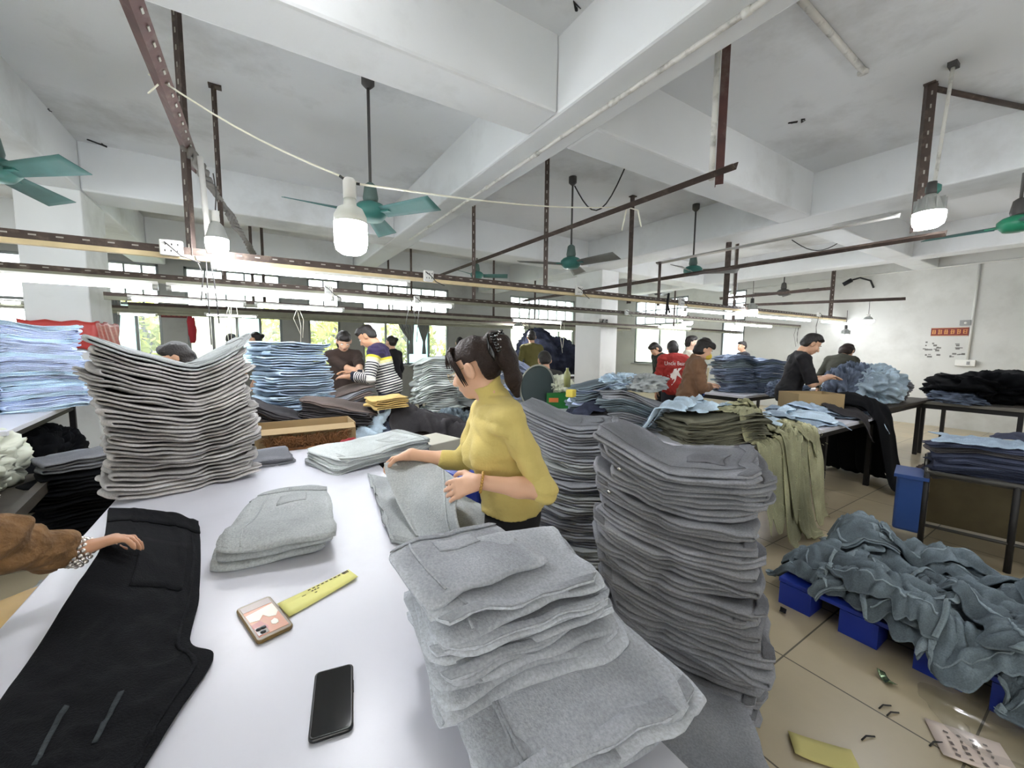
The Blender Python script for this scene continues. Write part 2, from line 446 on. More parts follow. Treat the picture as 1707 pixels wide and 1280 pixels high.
jb = onx(1610, 538, WX)
t = thing('junction_box', 'small grey junction box on the right wall above the red notice', 'junction box', (WX, jb[1], jb[2]))
bevel(MB().box((WX-0.03, jb[1], jb[2]), (0.06, 0.14, 0.1)).build('box', mat('grey_plastic', (150, 150, 148), 0.5), t), 0.006)
MB().lathe((WX-0.065, jb[1]-0.01, jb[2]-0.005), [(0.02, 0), (0.02, 0.01)], 12, roty(-math.pi/2)).build('cap', MATS['white_plastic'], t)

# notices: dark red boards with illegible orange characters
M_red = mat('dark_red_board', (120, 34, 24), 0.5); M_or = mat('orange_lettering', (226, 160, 92), 0.6)
M_redd = mat('maroon_board', (92, 30, 28), 0.6); M_brn = mat('dull_red_lettering', (150, 70, 52), 0.6)
def notice(axis, c, w, h, m1, m2, n, label):
    t = thing('notice_board', label, 'sign', c)
    rs = random.Random(n)
    def bx(mb, u, v, d, du, dv, dd):
        if axis == 'x': mb.box((c[0]-d, c[1]-u, c[2]+v), (dd, du, dv))
        else: mb.box((c[0]+u, c[1]-d, c[2]+v), (du, dd, dv))
    mb = MB(); bx(mb, 0, 0, 0.012, w, h, 0.02); mb.build('board', m1, t)
    mb = MB()
    for i in range(n):
        u = -w/2+w*(i+0.5)/n; s = w/n*0.36
        for q in range(3): bx(mb, u, (q-1)*h*0.22, 0.0235, s*2*rs.uniform(0.6, 1), h*0.07, 0.003)
        for q in range(2): bx(mb, u+(q-0.5)*s*rs.uniform(0.7, 1.4), 0, 0.0235, h*0.08, h*rs.uniform(0.4, 0.62), 0.003)
    mb.build('lettering', m2, t)
    if m2 is M_or:
        mb = MB()
        for sgn in (-1, 1): bx(mb, 0, sgn*h*0.46, 0.0235, w*0.97, h*0.035, 0.003)
        mb.build('border', m2, t)
p = onx(1583, 553, WX); notice('x', (WX, p[1], p[2]), 0.5, 0.155, M_red, M_or, 6, 'red notice with orange characters on the white right wall')
p = ony(290, 524, WY); notice('y', (p[0], WY, p[2]), 0.42, 0.14, M_redd, M_brn, 5, 'maroon notice with dull characters on the grey pier between windows')
mb = MB(); rs = random.Random(21)
for i in range(26):
    q = onx(rs.choice((1545, 1560, 1590, 1602))+rs.uniform(-6, 6), rs.choice((573, 581, 592))+rs.uniform(-3, 3), WX); mb.box((WX-0.002, q[1], q[2]), (0.003, rs.uniform(0.02, 0.07), rs.uniform(0.01, 0.04)))
mb.build('flaked_paint_marks', mat('dull_grey_mark', (120, 118, 114), 0.9), bpy.data.objects['wall_right'])
# grey paper poster on the middle column
p = ony(1006, 538, 6.2)
mb = MB().box((p[0], 6.197, p[2]), (0.26, 0.004, 0.15))
t = tag(mb.build('poster', mat('grey_print', (160, 160, 160), 0.7), origin=(p[0], 6.197, p[2])), 'small dark patterned sticker on the middle column', 'sticker')
mb = MB(); rs = random.Random(4)
for i in range(26): mb.box((p[0]+rs.uniform(-0.11, 0.11), 6.1935, p[2]+rs.uniform(-0.065, 0.065)), (rs.uniform(0.01, 0.05), 0.003, rs.uniform(0.008, 0.03)))
mb.build('print', mat('black_ink', (30, 30, 32), 0.7), t)

# curtains tied in front of the far windows
M_curt = mat('grey_curtain_cloth', (140, 142, 142), 0.95, var=0.1, scale=8)
def curtain(px0, px1, tiept, label, y=WY-0.12, top=2.45, bot=1.25):
    a = ony(px0, 560, y)[0]; b = ony(px1, 560, y)[0]; tx = ony(tiept, 560, y)[0]
    P = np.zeros((24, 40, 3))
    for i in range(24):
        f = i/23; z = top+(bot-top)*f
        k = min(1, f/0.72); w = 1-0.86*k**1.6 if f < 0.72 else 0.14+0.5*(f-0.72)
        for j in range(40):
            g = j/39; x = a+(b-a)*g; xx = tx+(x-tx)*w
            P[i, j] = (xx, y+0.035*math.sin(g*38)*max(0.35, w), z)
    o = MB().sheet(P, 0.006).build('curtain', M_curt, origin=(tx, y, bot))
    return tag(o, label, 'curtain', 'tied curtains at the far windows')
curtain(656, 692, 688, 'grey curtain swept right, tied at the window behind the striped man')
curtain(693, 718, 707, 'grey curtain gathered to a narrow tie at the far window')
curtain(188, 206, 196, 'dark grey curtain hanging beside the left column')

# trees outside the windows: trunk, limbs and leaf sprays
M_leaf = mat('yellow_green_leaves', (190, 196, 66), 0.7, var=0.3, scale=3, rnd=0.15)
M_leaf2 = mat('mid_green_leaves', (150, 175, 80), 0.7, var=0.3, scale=3, rnd=0.15)
M_bark = mat('brown_bark', (92, 74, 56), 0.9, var=0.2)
def tree(x, y, h, seed, label, m):
    rs = np.random.RandomState(seed)
    t = thing('tree', label, 'tree', (x, y, -0.5), 'trees outside the windows')
    mb = MB().tube([(x, y, -0.5), (x+0.1, y, h*0.4), (x, y+0.1, h*0.85)], [0.14, 0.1, 0.04], 8)
    for k in range(6):
        a = rs.uniform(0, 6.28); z = h*rs.uniform(0.3, 0.7)
        mb.tube([(x+0.05, y, z), (x+math.cos(a)*0.9, y+math.sin(a)*0.6, z+0.6)], [0.05, 0.02], 6)
    mb.build('trunk', M_bark, t)
    n = 1300
    c = rs.normal(size=(n, 3)); c /= np.linalg.norm(c, axis=1)[:, None]; c *= rs.uniform(0.3, 1, (n, 1))**0.5
    c = c*np.array([1.0, 0.9, h*0.48])+np.array([x, y, h*0.52])
    mb = MB(); V = []; Fq = []
    for i in range(n):
        u = unit(rs.normal(size=3)); w = unit(np.cross(u, rs.normal(size=3))); s = rs.uniform(0.09, 0.17)
        q = len(V); V += [c[i]-u*s, c[i]-w*s*0.5, c[i]+u*s, c[i]+w*s*0.5]; Fq.append([q, q+1, q+2, q+3])
    mb.add(V, Fq).build('foliage', m, t)
for i, (x, y, h, m, lb) in enumerate([(-2.3, 13.0, 2.6, M_leaf, 'yellow green tree outside the window left of the maroon notice'),
        (0.6, 13.2, 2.6, M_leaf, 'yellow green tree outside the window by the pale blue stack'),
        (2.2, 13.4, 2.7, M_leaf, 'yellow green tree behind the woman in dark brown'),
        (4.3, 13.2, 2.6, M_leaf, 'yellow green tree outside the curtained window'),
        (6.6, 13.6, 2.6, M_leaf, 'yellow green tree outside the narrow pane behind the pale stacks'),
        (8.9, 13.2, 2.4, M_leaf2, 'green tree outside the window behind the olive shirt')]):
    tree(x, y, h, 40+i, lb, m)
gr = MB().box((3, 4, -0.6), (70, 80, 0.2)).build('ground_outside', mat('pale_ground', (186, 190, 194), 0.9)); struct(gr)
# pale building across the yard
t = thing('building', 'pale building seen through the far windows', 'building', (2, 24, -0.5))
MB().box((2, 26, 3.5), (40, 4, 8)).build('wall', mat('pale_render', (215, 222, 218), 0.9), t)
mb = MB()
for x in np.arange(-16, 20, 3.0):
    for z in (1.5, 4.5): mb.box((x, 23.98, z), (1.4, 0.05, 1.4))
mb.build('window', mat('dull_glass', (150, 165, 165), 0.3), t)
# ------------------------------------------------------------------ rails, posts, lamps and fans under the ceiling
M_steel = mat('dark_brown_slotted_steel', (74, 62, 56), 0.6, 0.3, var=0.2, scale=12, dirt=(130, 118, 104), dscale=14, damt=0.6)
M_steelr = mat('rust_red_steel', (82, 52, 48), 0.6, 0.2, var=0.2, scale=10, dirt=(128, 118, 108), dscale=8, damt=0.5)
M_slot = mat('bare_slot_edges', (172, 168, 158), 0.6, 0.2)  # pale colour painted as light showing through the slots
M_wood = mat('raw_wood_batten', (212, 194, 152), 0.75, var=0.14, scale=7, bump=0.1, bscale=30)
M_batt = mat('grey_green_batten', (142, 142, 124), 0.7, var=0.12, scale=7)
M_white = mat('white_plastic', (225, 224, 218), 0.4)
M_green = mat('teal_green_enamel', (52, 112, 104), 0.45, var=0.12, scale=5)
M_blade = mat('dusty_teal_blade', (74, 116, 112), 0.55, var=0.15, scale=5)
M_bladeg = mat('dusty_grey_blade', (112, 112, 106), 0.6, var=0.15, scale=5)
M_black = mat('black_rubber', (24, 24, 25), 0.6)
M_cable = mat('grey_cable', (70, 68, 66), 0.6)
M_string = mat('pale_nylon_string', (226, 224, 206), 0.7)
M_tube = glow('lit_fluorescent_tube', (244, 249, 255), 25.0)
M_bulb = glow('lit_led_bulb', (250, 251, 255), 46.0)
M_alu = mat('aluminium_strip', (190, 190, 184), 0.4, 0.5)

class Rail:
    def __init__(s, a, b): s.a = np.array(a); s.b = np.array(b)
    def at_px(s, px):
        """point of the rail seen in the column px"""
        lo, hi = 0.0, 1.0
        for _ in range(40):
            m = (lo+hi)/2; p = s.a+(s.b-s.a)*m; v = p-EYEP
            if CX+F*(v@RT)/(v@FW) < px: lo = m
            else: hi = m
        return s.a+(s.b-s.a)*lo
R1 = Rail(ony(-20, 377, 3.34), ony(1556, 545, 3.95))
R2 = Rail(ony(-20, 434, 4.2), ony(1412, 548, 4.7))
R3 = Rail(ony(172, 486, 5.9), ony(1300, 556, 6.08))
def rail(R, h, label, m2, slots=True, bat=0.04):
    t = thing('lighting_rail', label, 'rail', R.a)
    d = unit(R.b-R.a); n = unit(np.cross(d, _z)); L = np.linalg.norm(R.b-R.a)
    c = (R.a+R.b)/2; Bx = np.stack([d, np.cross(_z, d), _z], 1)
    mb = MB(); mb.box(c+_z*(-h/2), (L, 0.004, h), Bx); mb.box(c+np.array([0, 0.02, -0.002]), (L, 0.04, 0.004), Bx)
    mb.build('steel_angle', M_steel, t)
    MB().box(c+np.array([0, 0.02, -h*0.75-bat/2]), (L, 0.04, bat), Bx).build('batten', m2, t)
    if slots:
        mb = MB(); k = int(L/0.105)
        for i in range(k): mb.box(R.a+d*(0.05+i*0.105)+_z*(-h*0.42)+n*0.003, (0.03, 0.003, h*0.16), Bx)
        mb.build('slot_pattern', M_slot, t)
    return t
rail(R1, 0.046, 'dark slotted rail with pale wooden batten, nearest of the lamp rails', M_wood)
rail(R2, 0.040, 'dark slotted rail with grey green batten, second lamp rail back', M_batt)
rail(R3, 0.04, 'grey batten rail with white tubes, third lamp rail back', M_batt, False, 0.05)
for i, (y, x0, x1, z, lb) in enumerate([(7.25, -1.4, 8.5, 2.03, 'thin lamp rail in front of the pale blue stack and striped man'),
        (8.5, -5.0, 9.5, 2.07, 'lamp rail crossing the far windows at half depth'),
        (9.7, -5.5, 10.0, 2.09, 'lamp rail running closest to the far wall')]):
    rail(Rail((x0, y, z), (x1, y+0.2, z-0.02)), 0.04, lb, M_batt, False, 0.05)
r4 = [(-4.9, 5.2, 2.12), (-4.9, 7.6, 2.05)]

def tube_light(R, px0, px1, drop, label, n=0.0, r=0.014, lit=True):
    a = R.at_px(px0)-_z*drop; b = R.at_px(px1)-_z*drop
    off = np.array([0, -n, 0]); a = a+off; b = b+off; d = unit(b-a)
    t = thing('fluorescent_tube', label, 'lamp', (a+b)/2, 'fluorescent tubes on the rails')
    mb = MB().bar(a+_z*(r+0.012), b+_z*(r+0.012), 0.03, 0.022); mb.build('fitting', M_white, t)
    MB().tube([a+d*0.03, b-d*0.03], r, 10).build('tube', M_tube if lit else M_white, t)
    mb = MB(); mb.tube([a, a+d*0.035], r*1.15, 10); mb.tube([b-d*0.035, b], r*1.15, 10); mb.build('end_cap', M_alu, t)
tube_light(R1, 350, 683, 0.112, 'lit tube under the wooden batten beneath the hanging bulb')
tube_light(R1, 1142, 1246, 0.135, 'lit tube on the nearest rail by the white square socket')
tube_light(R1, 1262, 1352, 0.135, 'lit tube on the nearest rail, right of the finned lamp')
tube_light(R1, 1368, 1418, 0.135, 'short lit tube end on the nearest rail near the wall lamp', 0.0)
tube_light(R1, 1490, 1543, 0.10, 'lit tube at the right end of the nearest rail')
tube_light(R2, -20, 262, 0.105, 'lit tube on the second rail in front of the left column', r=0.022)
tube_light(R2, 276, 556, 0.105, 'lit tube on the second rail, right of the left column', r=0.02)
tube_light(R2, 562, 756, 0.105, 'lit tube on the second rail above the striped man', r=0.018)
tube_light(R2, 1225, 1287, 0.09, 'lit tube on the second rail above the slate blue stacks')
tube_light(R3, 212, 410, 0.055, 'lit tube on the third rail behind the left column edge', r=0.016)
tube_light(R3, 424, 574, 0.055, 'lit tube on the third rail above the pale blue stack', r=0.016)
tube_light(R3, 853, 937, 0.055, 'lit tube on the third rail left of the middle column', r=0.018)
tube_light(R3, 1096, 1152, 0.02, 'lit tube above the person in the red sweatshirt')
RB = Rail((-5.0, 8.5, 2.07), (9.5, 8.7, 2.05))
tube_light(RB, 340, 430, 0.09, 'lit tube by the white window panel at the back')
RC = Rail((-5.5, 9.7, 2.09), (10.0, 9.9, 2.07))
tube_light(RC, 905, 955, 0.09, 'lit tube above the navy jeans mound at the back')
tube_light(RC, 195, 262, 0.09, 'lit tube in front of the window beside the left column')
tube_light(RC, -5, 45, 0.09, 'lit tube at the back, left of the left column')
tube_light(RB, -5, 40, 0.03, 'tube at the back above the pale blue left stacks')
# lamp rail and tubes added out of view behind the table, for extra light
RFILL = Rail((-1.2, -1.6, 2.55), (6.5, -1.5, 2.55))
rail(RFILL, 0.045, 'added unseen lamp rail behind the cutting table', M_wood, False)
for i, (x0, x1) in enumerate(((1.6, 2.8), (3.8, 5.0))):
    a = np.array([x0, -1.57, 2.45]); b = np.array([x1, -1.55, 2.45])
    t = thing('fluorescent_tube', ['added fill tube behind the tall grey stack', 'added fill tube behind the metal cart'][i], 'lamp', (a+b)/2, 'fluorescent tubes on the rails')
    MB().tube([a, b], 0.016, 10).build('tube', M_tube, t)
    mb = MB(); mb.tube([a-np.array([.03, 0, 0]), a], 0.018, 10); mb.tube([b, b+np.array([.03, 0, 0])], 0.018, 10); mb.build('end_cap', M_alu, t)

def post(top, bot, label, w=0.045, m=M_steel, slots=True, roll=0.6, group='hanging posts'):
    top = np.asarray(top, float); bot = np.asarray(bot, float)
    t = thing('hanging_post', label, 'post', bot, group)
    MB().angle(bot, top, w, 0.005, roll).build('steel_angle', m, t)
    MB().box(top-_z*0.006, (0.09, 0.07, 0.012)).build('ceiling_plate', m, t)
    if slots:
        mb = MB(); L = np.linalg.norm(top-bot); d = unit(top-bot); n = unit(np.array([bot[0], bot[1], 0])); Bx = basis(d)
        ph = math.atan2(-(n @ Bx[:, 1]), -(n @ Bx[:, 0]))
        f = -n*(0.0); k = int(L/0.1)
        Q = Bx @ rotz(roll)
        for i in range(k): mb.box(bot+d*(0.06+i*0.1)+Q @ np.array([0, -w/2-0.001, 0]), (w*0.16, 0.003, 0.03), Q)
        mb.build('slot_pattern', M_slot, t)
    return t
def rz(R, px, dz=0.0): p = R.at_px(px); return p+_z*dz
def upto(p, z=SLAB): return (p[0], p[1], z)
p = rz(R1, 322); post((p[0], p[1]+0.03, SLAB), (p[0], p[1]+0.03, p[2]-0.05), 'dark slotted post with white pipe, rising from the nearest rail', 0.055)
pv = p+np.array([0.085, 0.0, 0]); tag(MB().tube([(pv[0], pv[1], pv[2]-0.02), (pv[0]-0.02, pv[1], pv[2]+0.58)], 0.017, 10).build('conduit', M_pvcw), 'short white pipe tied to the dark post by the cone lamp', 'pipe')
q = onz(358, 143, SLAB); post(q, (q[0], q[1], 2.03), 'slim slotted post behind the cone lamp, fixed to the ceiling', 0.04)
q = onz(914, 250, SLAB); post(q, (q[0], q[1], 2.1), 'dark post left of the middle column, rising to the ceiling', 0.05)
q = rz(R2, 791); post(upto(q), q, 'thin slotted post left of the long sloping rail', 0.045)
q = onz(1055, 327, SLAB); post(q, (q[0], q[1], 2.12), 'dark post right of the middle column with a T plate', 0.06, slots=False)
q = rz(R1, 1209); post(upto(q, BEAM+0.5), (q[0], q[1], q[2]-0.02), 'thick dark post reaching down to the lit nearest rail', 0.075, slots=False)
q = rz(R2, 1222); post(upto(q), (q[0], q[1], q[2]-0.02), 'dark post close behind the thick post', 0.05, slots=False)
q = onz(1213, 45, SLAB); post(q, (q[0], q[1], 2.6), 'rust red post beside a white pipe, hanging from the ceiling', 0.05, M_steelr, False)
pv = q+np.array([-0.06, 0.02, 0]); tag(MB().tube([(pv[0], pv[1], 2.63), (pv[0], pv[1], SLAB)], 0.018, 10).build('conduit', M_pvc), 'dusty white pipe beside the rust red hanging post', 'pipe')
q52 = onz(1552, 140, SLAB); post(q52, (q52[0], q52[1], 2.46), 'dark slotted post beside the bright hanging lamp', 0.06)
for (px, yt, R, w, lb) in [(1384, 0, R1, 0.06, 'dark slotted post nearest the man in black'), (1341, 0, R2, 0.05, 'dark post left of the man in black'),
                           (1506, 418, R1, 0.06, 'short dark post at the right end of the nearest rail')]:
    q = rz(R, px)
    zt = SLAB if not yt else ony(1522, yt, q[1])[2]
    post(upto(q, zt), (q[0], q[1], q[2]-0.02), lb, w, slots=px == 1384)
for (px, py, y, lb) in [(418, 380, 7.4, 'twin grey post far behind the cone lamp'), (437, 380, 7.4, 'grey post right of the twin post at the back'),
                    (686, 420, 7.6, 'thin grey post beyond the teal fan'), (824, 430, 7.3, 'thin post beyond the striped man'), (1135, 500, 8.6, 'thin post beyond the brown hooded worker'),
                    (648, 430, 8.6, 'thin post far back over the far tables'), (1125, 500, 7.4, 'post far back beside the finned lamp'), (893, 450, 8.2, 'thin post behind the middle of the sloping rail')]:
    q = ony(px, py, y); post((q[0], q[1], SLAB), (q[0], q[1], 2.05), lb, 0.045, slots=False)

def bar_thing(a, b, w, label, m=M_steel, name='steel_bar', cat='bar', roll=0.0):
    o = MB().angle(a, b, w, 0.005, roll).build(name, m, origin=np.asarray(a, float)); return tag(o, label, cat)
# long bars running away from the camera
zD = 2.62; a = onz(1226, 272, zD); b = onx(795, 437, a[0]-0.0)
o = bar_thing(a, (a[0], 6.15, zD), 0.05, 'long dark steel bar sloping away beneath the rust red post', roll=0.4)
a = onz(1577, 386, 2.47); bar_thing((a[0], a[1], 2.47), (a[0], 7.2, 2.47), 0.055, 'long dark steel bar running back from the bright hanging lamp', roll=0.4)
a2 = np.array(q52)+np.array([-0.05, 0.05, 0]); bar_thing((a2[0], a2[1]+0.05, 2.62), (a2[0], 3.6, 2.62), 0.035, 'pale thin bar above the long dark bar, from the bright lamp', M_alu, roll=0.3)
q = np.array([a2[0], 3.55, 2.62]); post((q[0], q[1], 2.62), (q[0], q[1], 2.05), 'thin post hanging from the pale thin bar', 0.035, slots=False)
slb = bar_thing((-0.345, 0.55, 2.74), (-0.31, 3.75, 2.74), 0.055, 'slotted dark bar slanting overhead to the post with white pipe', M_steelr, roll=0.75)
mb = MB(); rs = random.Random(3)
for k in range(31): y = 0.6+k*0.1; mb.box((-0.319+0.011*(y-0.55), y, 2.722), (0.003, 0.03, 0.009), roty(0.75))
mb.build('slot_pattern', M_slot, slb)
c0 = np.array([-0.31, 3.3, 2.74]); mb = MB()
for j in range(3):
    pts = [(c0[0]+0.011*k+0.025*math.sin(k*1.9+j*2), c0[1]+k*0.108, c0[2]-0.01-0.035*math.sin(k*0.7+j)**2) for k in range(33)]
    mb.tube(pts, 0.016, 6)
tag(mb.build('cable_bundle', mat('dusty_cable', (112, 108, 102), 0.9), origin=c0), 'dusty cobwebbed cables wound along the slanting overhead bar', 'cable')
a = onz(1560, 148, SLAB-0.03); b = onz(1720, 182, SLAB-0.03)
tag(MB().tube([a, b], 0.02, 8).build('conduit', M_steel), 'dark pipe along the ceiling at the top of the slotted post', 'pipe')
a = onz(1333, -3, SLAB-0.02); b = onz(1439, 118, SLAB-0.02)
o = MB().tube([a, b], 0.022, 8); o.lathe(b, [(0.035, -0.02), (0.035, 0.0)], 10)
tag(o.build('conduit', M_pvc), 'dusty pipe ending in a cap on the ceiling', 'pipe')
# cross bars at the far right
q1 = rz(R1, 1384, 0.24); q2 = ony(1200, 500, q1[1]+0.5); bar_thing(dep(1240, 508, 8.0), dep(1510, 497, 6.3), 0.05, 'dark cross bar behind the two wall lamps', roll=0.4)
bar_thing(dep(1200, 497, 7.6), dep(1385, 480, 6.6), 0.05, 'dark cross bar beside the small grey fan', roll=0.4)
a = ony(1396, 478, 4.0); b = ony(1497, 503, 3.6); t = thing('fluorescent_tube', 'unlit white tube slanting beside the wall camera', 'lamp', a)
MB().tube([a, b], 0.012, 8).build('tube', M_alu, t); MB().tube([(a+b)/2, b], 0.018, 8).build('reflector', M_white, t)
# wall camera on the white wall
c = onx(1432, 480, WX); t = thing('security_camera', 'dark camera on a curved arm on the white right wall', 'camera', c)
MB().tube([c+np.array([0, -0.25, -0.02]), c+np.array([-0.1, -0.22, 0.12]), c+np.array([-0.15, -0.05, 0.2]), c+np.array([-0.18, 0.1, 0.16])], 0.018, 8).build('arm', M_black, t)
MB().tube([c+np.array([-0.18, 0.08, 0.17]), c+np.array([-0.22, 0.22, 0.08])], 0.045, 10).build('body', M_black, t)

# sockets on the rails
def socket(R, px, dz, w, h, label, n=0.03):
    p = R.at_px(px)+np.array([0, -n, dz])
    t = thing('power_socket', label, 'socket', p, 'sockets on the lamp rails')
    bevel(MB().box(p, (w, 0.035, h)).build('housing', M_white, t), 0.006)
    mb = MB()
    for i in range(3):
        for j in range(2): mb.box(p+np.array([(i-1)*w*0.26+0.004*j, -0.019, (j-0.5)*h*0.42]), (w*0.05, 0.004, h*0.13))
    mb.build('socket_hole', M_black, t)
    MB().tube([p+np.array([-0.03, -0.02, 0.03]), p+np.array([0.0, -0.05, 0.0]), p+np.array([0.05, -0.05, -0.05]), p+np.array([0.14, -0.02, -h*0.8])], 0.004, 6).build('plug_cable', M_cable, t)
socket(R1, 287, -0.02, 0.115, 0.095, 'white double socket on the nearest rail beside the cone lamp')
socket(R1, 712, -0.03, 0.085, 0.09, 'white socket in the middle of the nearest rail')
socket(R1, 962, -0.02, 0.09, 0.1, 'white socket on the nearest rail by the middle column')
socket(R1, 1133, -0.03, 0.1, 0.11, 'white socket on the nearest rail right of the middle column')
socket(R2, 547, -0.03, 0.07, 0.1, 'pale socket on the second rail above the striped man')
socket(R2, 693, -0.06, 0.06, 0.08, 'pale socket on the second rail below the nearest rail socket')
socket(R2, 1042, -0.02, 0.07, 0.08, 'pale socket on the second rail right of the middle column')
socket(R1, 1362, 0.0, 0.12, 0.08, 'white socket with hanging plugs above the man in black')

# ---------------------------------------------- bulbs
def cyl_bulb(c, r, h, label, cord):
    """big cylindrical bulb hanging mouth down from a lamp holder; c = centre of the lit part"""
    c = np.asarray(c, float)
    t = thing('hanging_bulb', label, 'lamp', c)
    MB().lathe(c, [(0.0005, -h*0.52), (r*0.6, -h*0.5), (r*0.9, -h*0.38), (r, -h*0.15), (r, h*0.5)], 24).build('lit_globe', M_bulb, t)
    MB().lathe(c, [(r, h*0.5), (r*0.99, h*0.72), (r*0.75, h*0.98), (r*0.4, h*1.08), (r*0.36, h*1.3)], 24).build('bulb_base', mat('milky_plastic', (214, 216, 206), 0.35), t)
    MB().lathe(c, [(r*0.36, h*1.3), (r*0.4, h*1.32), (r*0.4, h*1.85), (r*0.3, h*1.95)], 18).build('lamp_holder', M_white, t)
    top = c+_z*h*1.93
    mb = MB(); cc = np.asarray(cord, float)
    for s in (-0.012, 0.012):
        mid = (top+cc)/2+np.array([s*2, s, 0])
        mb.tube([top+np.array([s, 0, 0]), mid, cc+np.array([s*0.6, 0, 0])], 0.0028, 6)
    mb.build('cord', mat('dark_red_cord', (70, 42, 42), 0.6), t)
    return t
def cone_bulb(c, r, h, label, cord, fins=False):
    c = np.asarray(c, float)
    t = thing('hanging_bulb', label, 'lamp', c)
    MB().lathe(c, [(0.0005, -h*0.42), (r*0.6, -h*0.40), (r*0.92, -h*0.28), (r, -h*0.1), (r, h*0.16)], 22).build('lit_globe', M_bulb, t)
    MB().lathe(c, [(r, h*0.16), (r*0.98, h*0.2), (r*0.6, h*0.72), (r*0.3, h*0.85)], 22).build('bulb_base', mat('grey_lamp_body', (176, 178, 174), 0.4, 0.2), t)
    MB().lathe(c, [(r*0.3, h*0.85), (r*0.34, h*0.9), (r*0.3, h*1.3)], 14).build('lamp_holder', M_white if not fins else M_cable, t)
    if fins:
        mb = MB()
        for k in range(10):
            a = k*0.6283; u = np.array([math.cos(a), math.sin(a), 0])
            mb.box(c+u*r*0.72+_z*h*0.42, (r*0.5, 0.006, h*0.5), rotz(a))
        mb.build('fins', MATS['grey_lamp_body'], t)
    MB().tube([c+_z*h*1.28, (c+_z*h*1.28)*0.5+np.asarray(cord)*0.5+np.array([0.01, 0, 0]), np.asarray(cord, float)], 0.004, 6).build('cord', M_cable, t)
    return t
K1 = dep(566, 293, 1.72); K2 = dep(600, 307, 1.74)
cyl_bulb(dep(585, 398, 1.7), 0.066, 0.125, 'large white bulb hanging from the string in the open middle', (K1+K2)/2)
rodt = onz(1590, 105, SLAB)
bl = dep(1548, 362, 3.1)
cone_bulb(bl, 0.095, 0.2, 'bright lamp at the end of a ceiling rod by the slotted post', dep(1555, 322, 3.1), True)
t = thing('lamp_rod', 'pale ceiling rod holding the bright lamp by the slotted post', 'rod', rodt)
MB().tube([dep(1556, 316, 3.1), rodt], 0.012, 8).build('rod', M_pvc, t); MB().box(rodt-_z*0.015, (0.09, 0.05, 0.03)).build('ceiling_plate', M_cable, t)
MB().lathe(dep(1555, 324, 3.1), [(0.03, 0), (0.045, 0.02), (0.045, 0.06), (0.02, 0.08)], 14).build('lamp_cup', M_green, t)
p = ony(362, 405, 3.2); cone_bulb(p, 0.062, 0.15, 'white cone lamp hanging by the post with white pipe', p+_z*0.42)
p = ony(1253, 520, 3.55); cone_bulb(p, 0.085, 0.17, 'finned lamp hanging under the nearest rail by the thick post', p+_z*0.5, True)
p = ony(1447, 535, 3.0); cone_bulb(p, 0.09, 0.1, 'bright round lamp in front of the white right wall', p+_z*0.4)
p = ony(1409, 560, 2.9); cone_bulb(p, 0.07, 0.15, 'small cone lamp above the bent worker by the wall', p+_z*0.45, True)
p = ony(864, 546, 7.2); cone_bulb(p, 0.11, 0.12, 'round lamp at the back near the olive shirt', p+_z*0.2)
p = ony(1146, 538, 5.2); cone_bulb(p, 0.1, 0.12, 'round lamp above the person in white behind the red sweatshirt', p+_z*0.2, True)
cyl_bulb((0.02, 1.75, 3.32), 0.05, 0.09, 'bulb hung close under the ceiling above the table', (0.02, 1.75, SLAB))
cyl_bulb((3.7, -0.9, 2.5), 0.066, 0.13, 'added fill bulb out of view over the pallets', (3.7, -0.9, SLAB))  # extra lamp added out of view to brighten the right side
for i, (x, y) in enumerate(((-3.5, 1.5), (8.5, 0.8), (8.2, 4.6), (-3.8, 8.0))):  # extra lamps added around the hall as fill light
    cyl_bulb((x, y, 2.5), 0.066, 0.13, ['added fill bulb beside the left tables', 'added fill bulb by the shelf of dark clothes', 'added fill bulb behind the slate stacks', 'added fill bulb beyond the left column'][i], (x, y, SLAB))

# string strung from the slanting bar past the bulb to the long bar
A0 = onz(270, 135, 2.73); B0 = onx(1045, 345, 2.71)
ks = [A0+(K1-A0)*f+_z*(-0.03*math.sin(math.pi*f)) for f in np.linspace(0, 1, 8)]
k2 = [K2+(B0-K2)*f+_z*(-0.04*math.sin(math.pi*f)) for f in np.linspace(0, 1, 10)]
mb = MB(); mb.tube(ks+k2, 0.0045, 6)
mb.tube([A0+np.array([-.06, .1, .06]), A0, A0+np.array([-.06, .05, -.05])], 0.004, 6)
mb.tube([onz(226, -3, 2.745), A0], 0.006, 6)
tag(mb.build('string', M_string, origin=A0), 'pale string stretched from the slanting bar past the hanging bulb', 'string')
mb = MB(); mb.tube([B0, B0+np.array([0.0, 0.02, -0.08]), B0+np.array([-.05, 0.0, -0.2])], 0.006, 6); mb.tube([B0, B0+np.array([0.0, -0.12, -0.06]), B0+np.array([0.0, -.16, -0.2])], 0.006, 6)
tag(mb.build('string_end', M_string, origin=B0), 'loose string ends dangling from the long dark bar', 'string')
mb = MB(); mb.tube([K1, (K1+K2)/2-_z*0.012, K2], 0.006, 8); tag(mb.build('wire_hook', M_black, origin=K1), 'black wire hook holding the bulb cord to the string', 'hook')
p = R1.at_px(1112)-_z*0.05; mb = MB()
mb.tube([p+np.array([0.03, 0, 0.12]), p+np.array([-0.01, -0.02, 0.0]), p+np.array([-0.03, -0.02, -0.16])], 0.016, 8); mb.tube([p+np.array([-0.01, -0.02, -0.02]), p+np.array([0.04, -0.02, -0.14])], 0.012, 8)
tag(mb.build('clamp_hook', M_black, origin=p), 'black clamp hooked over the nearest rail right of the middle column', 'clamp')
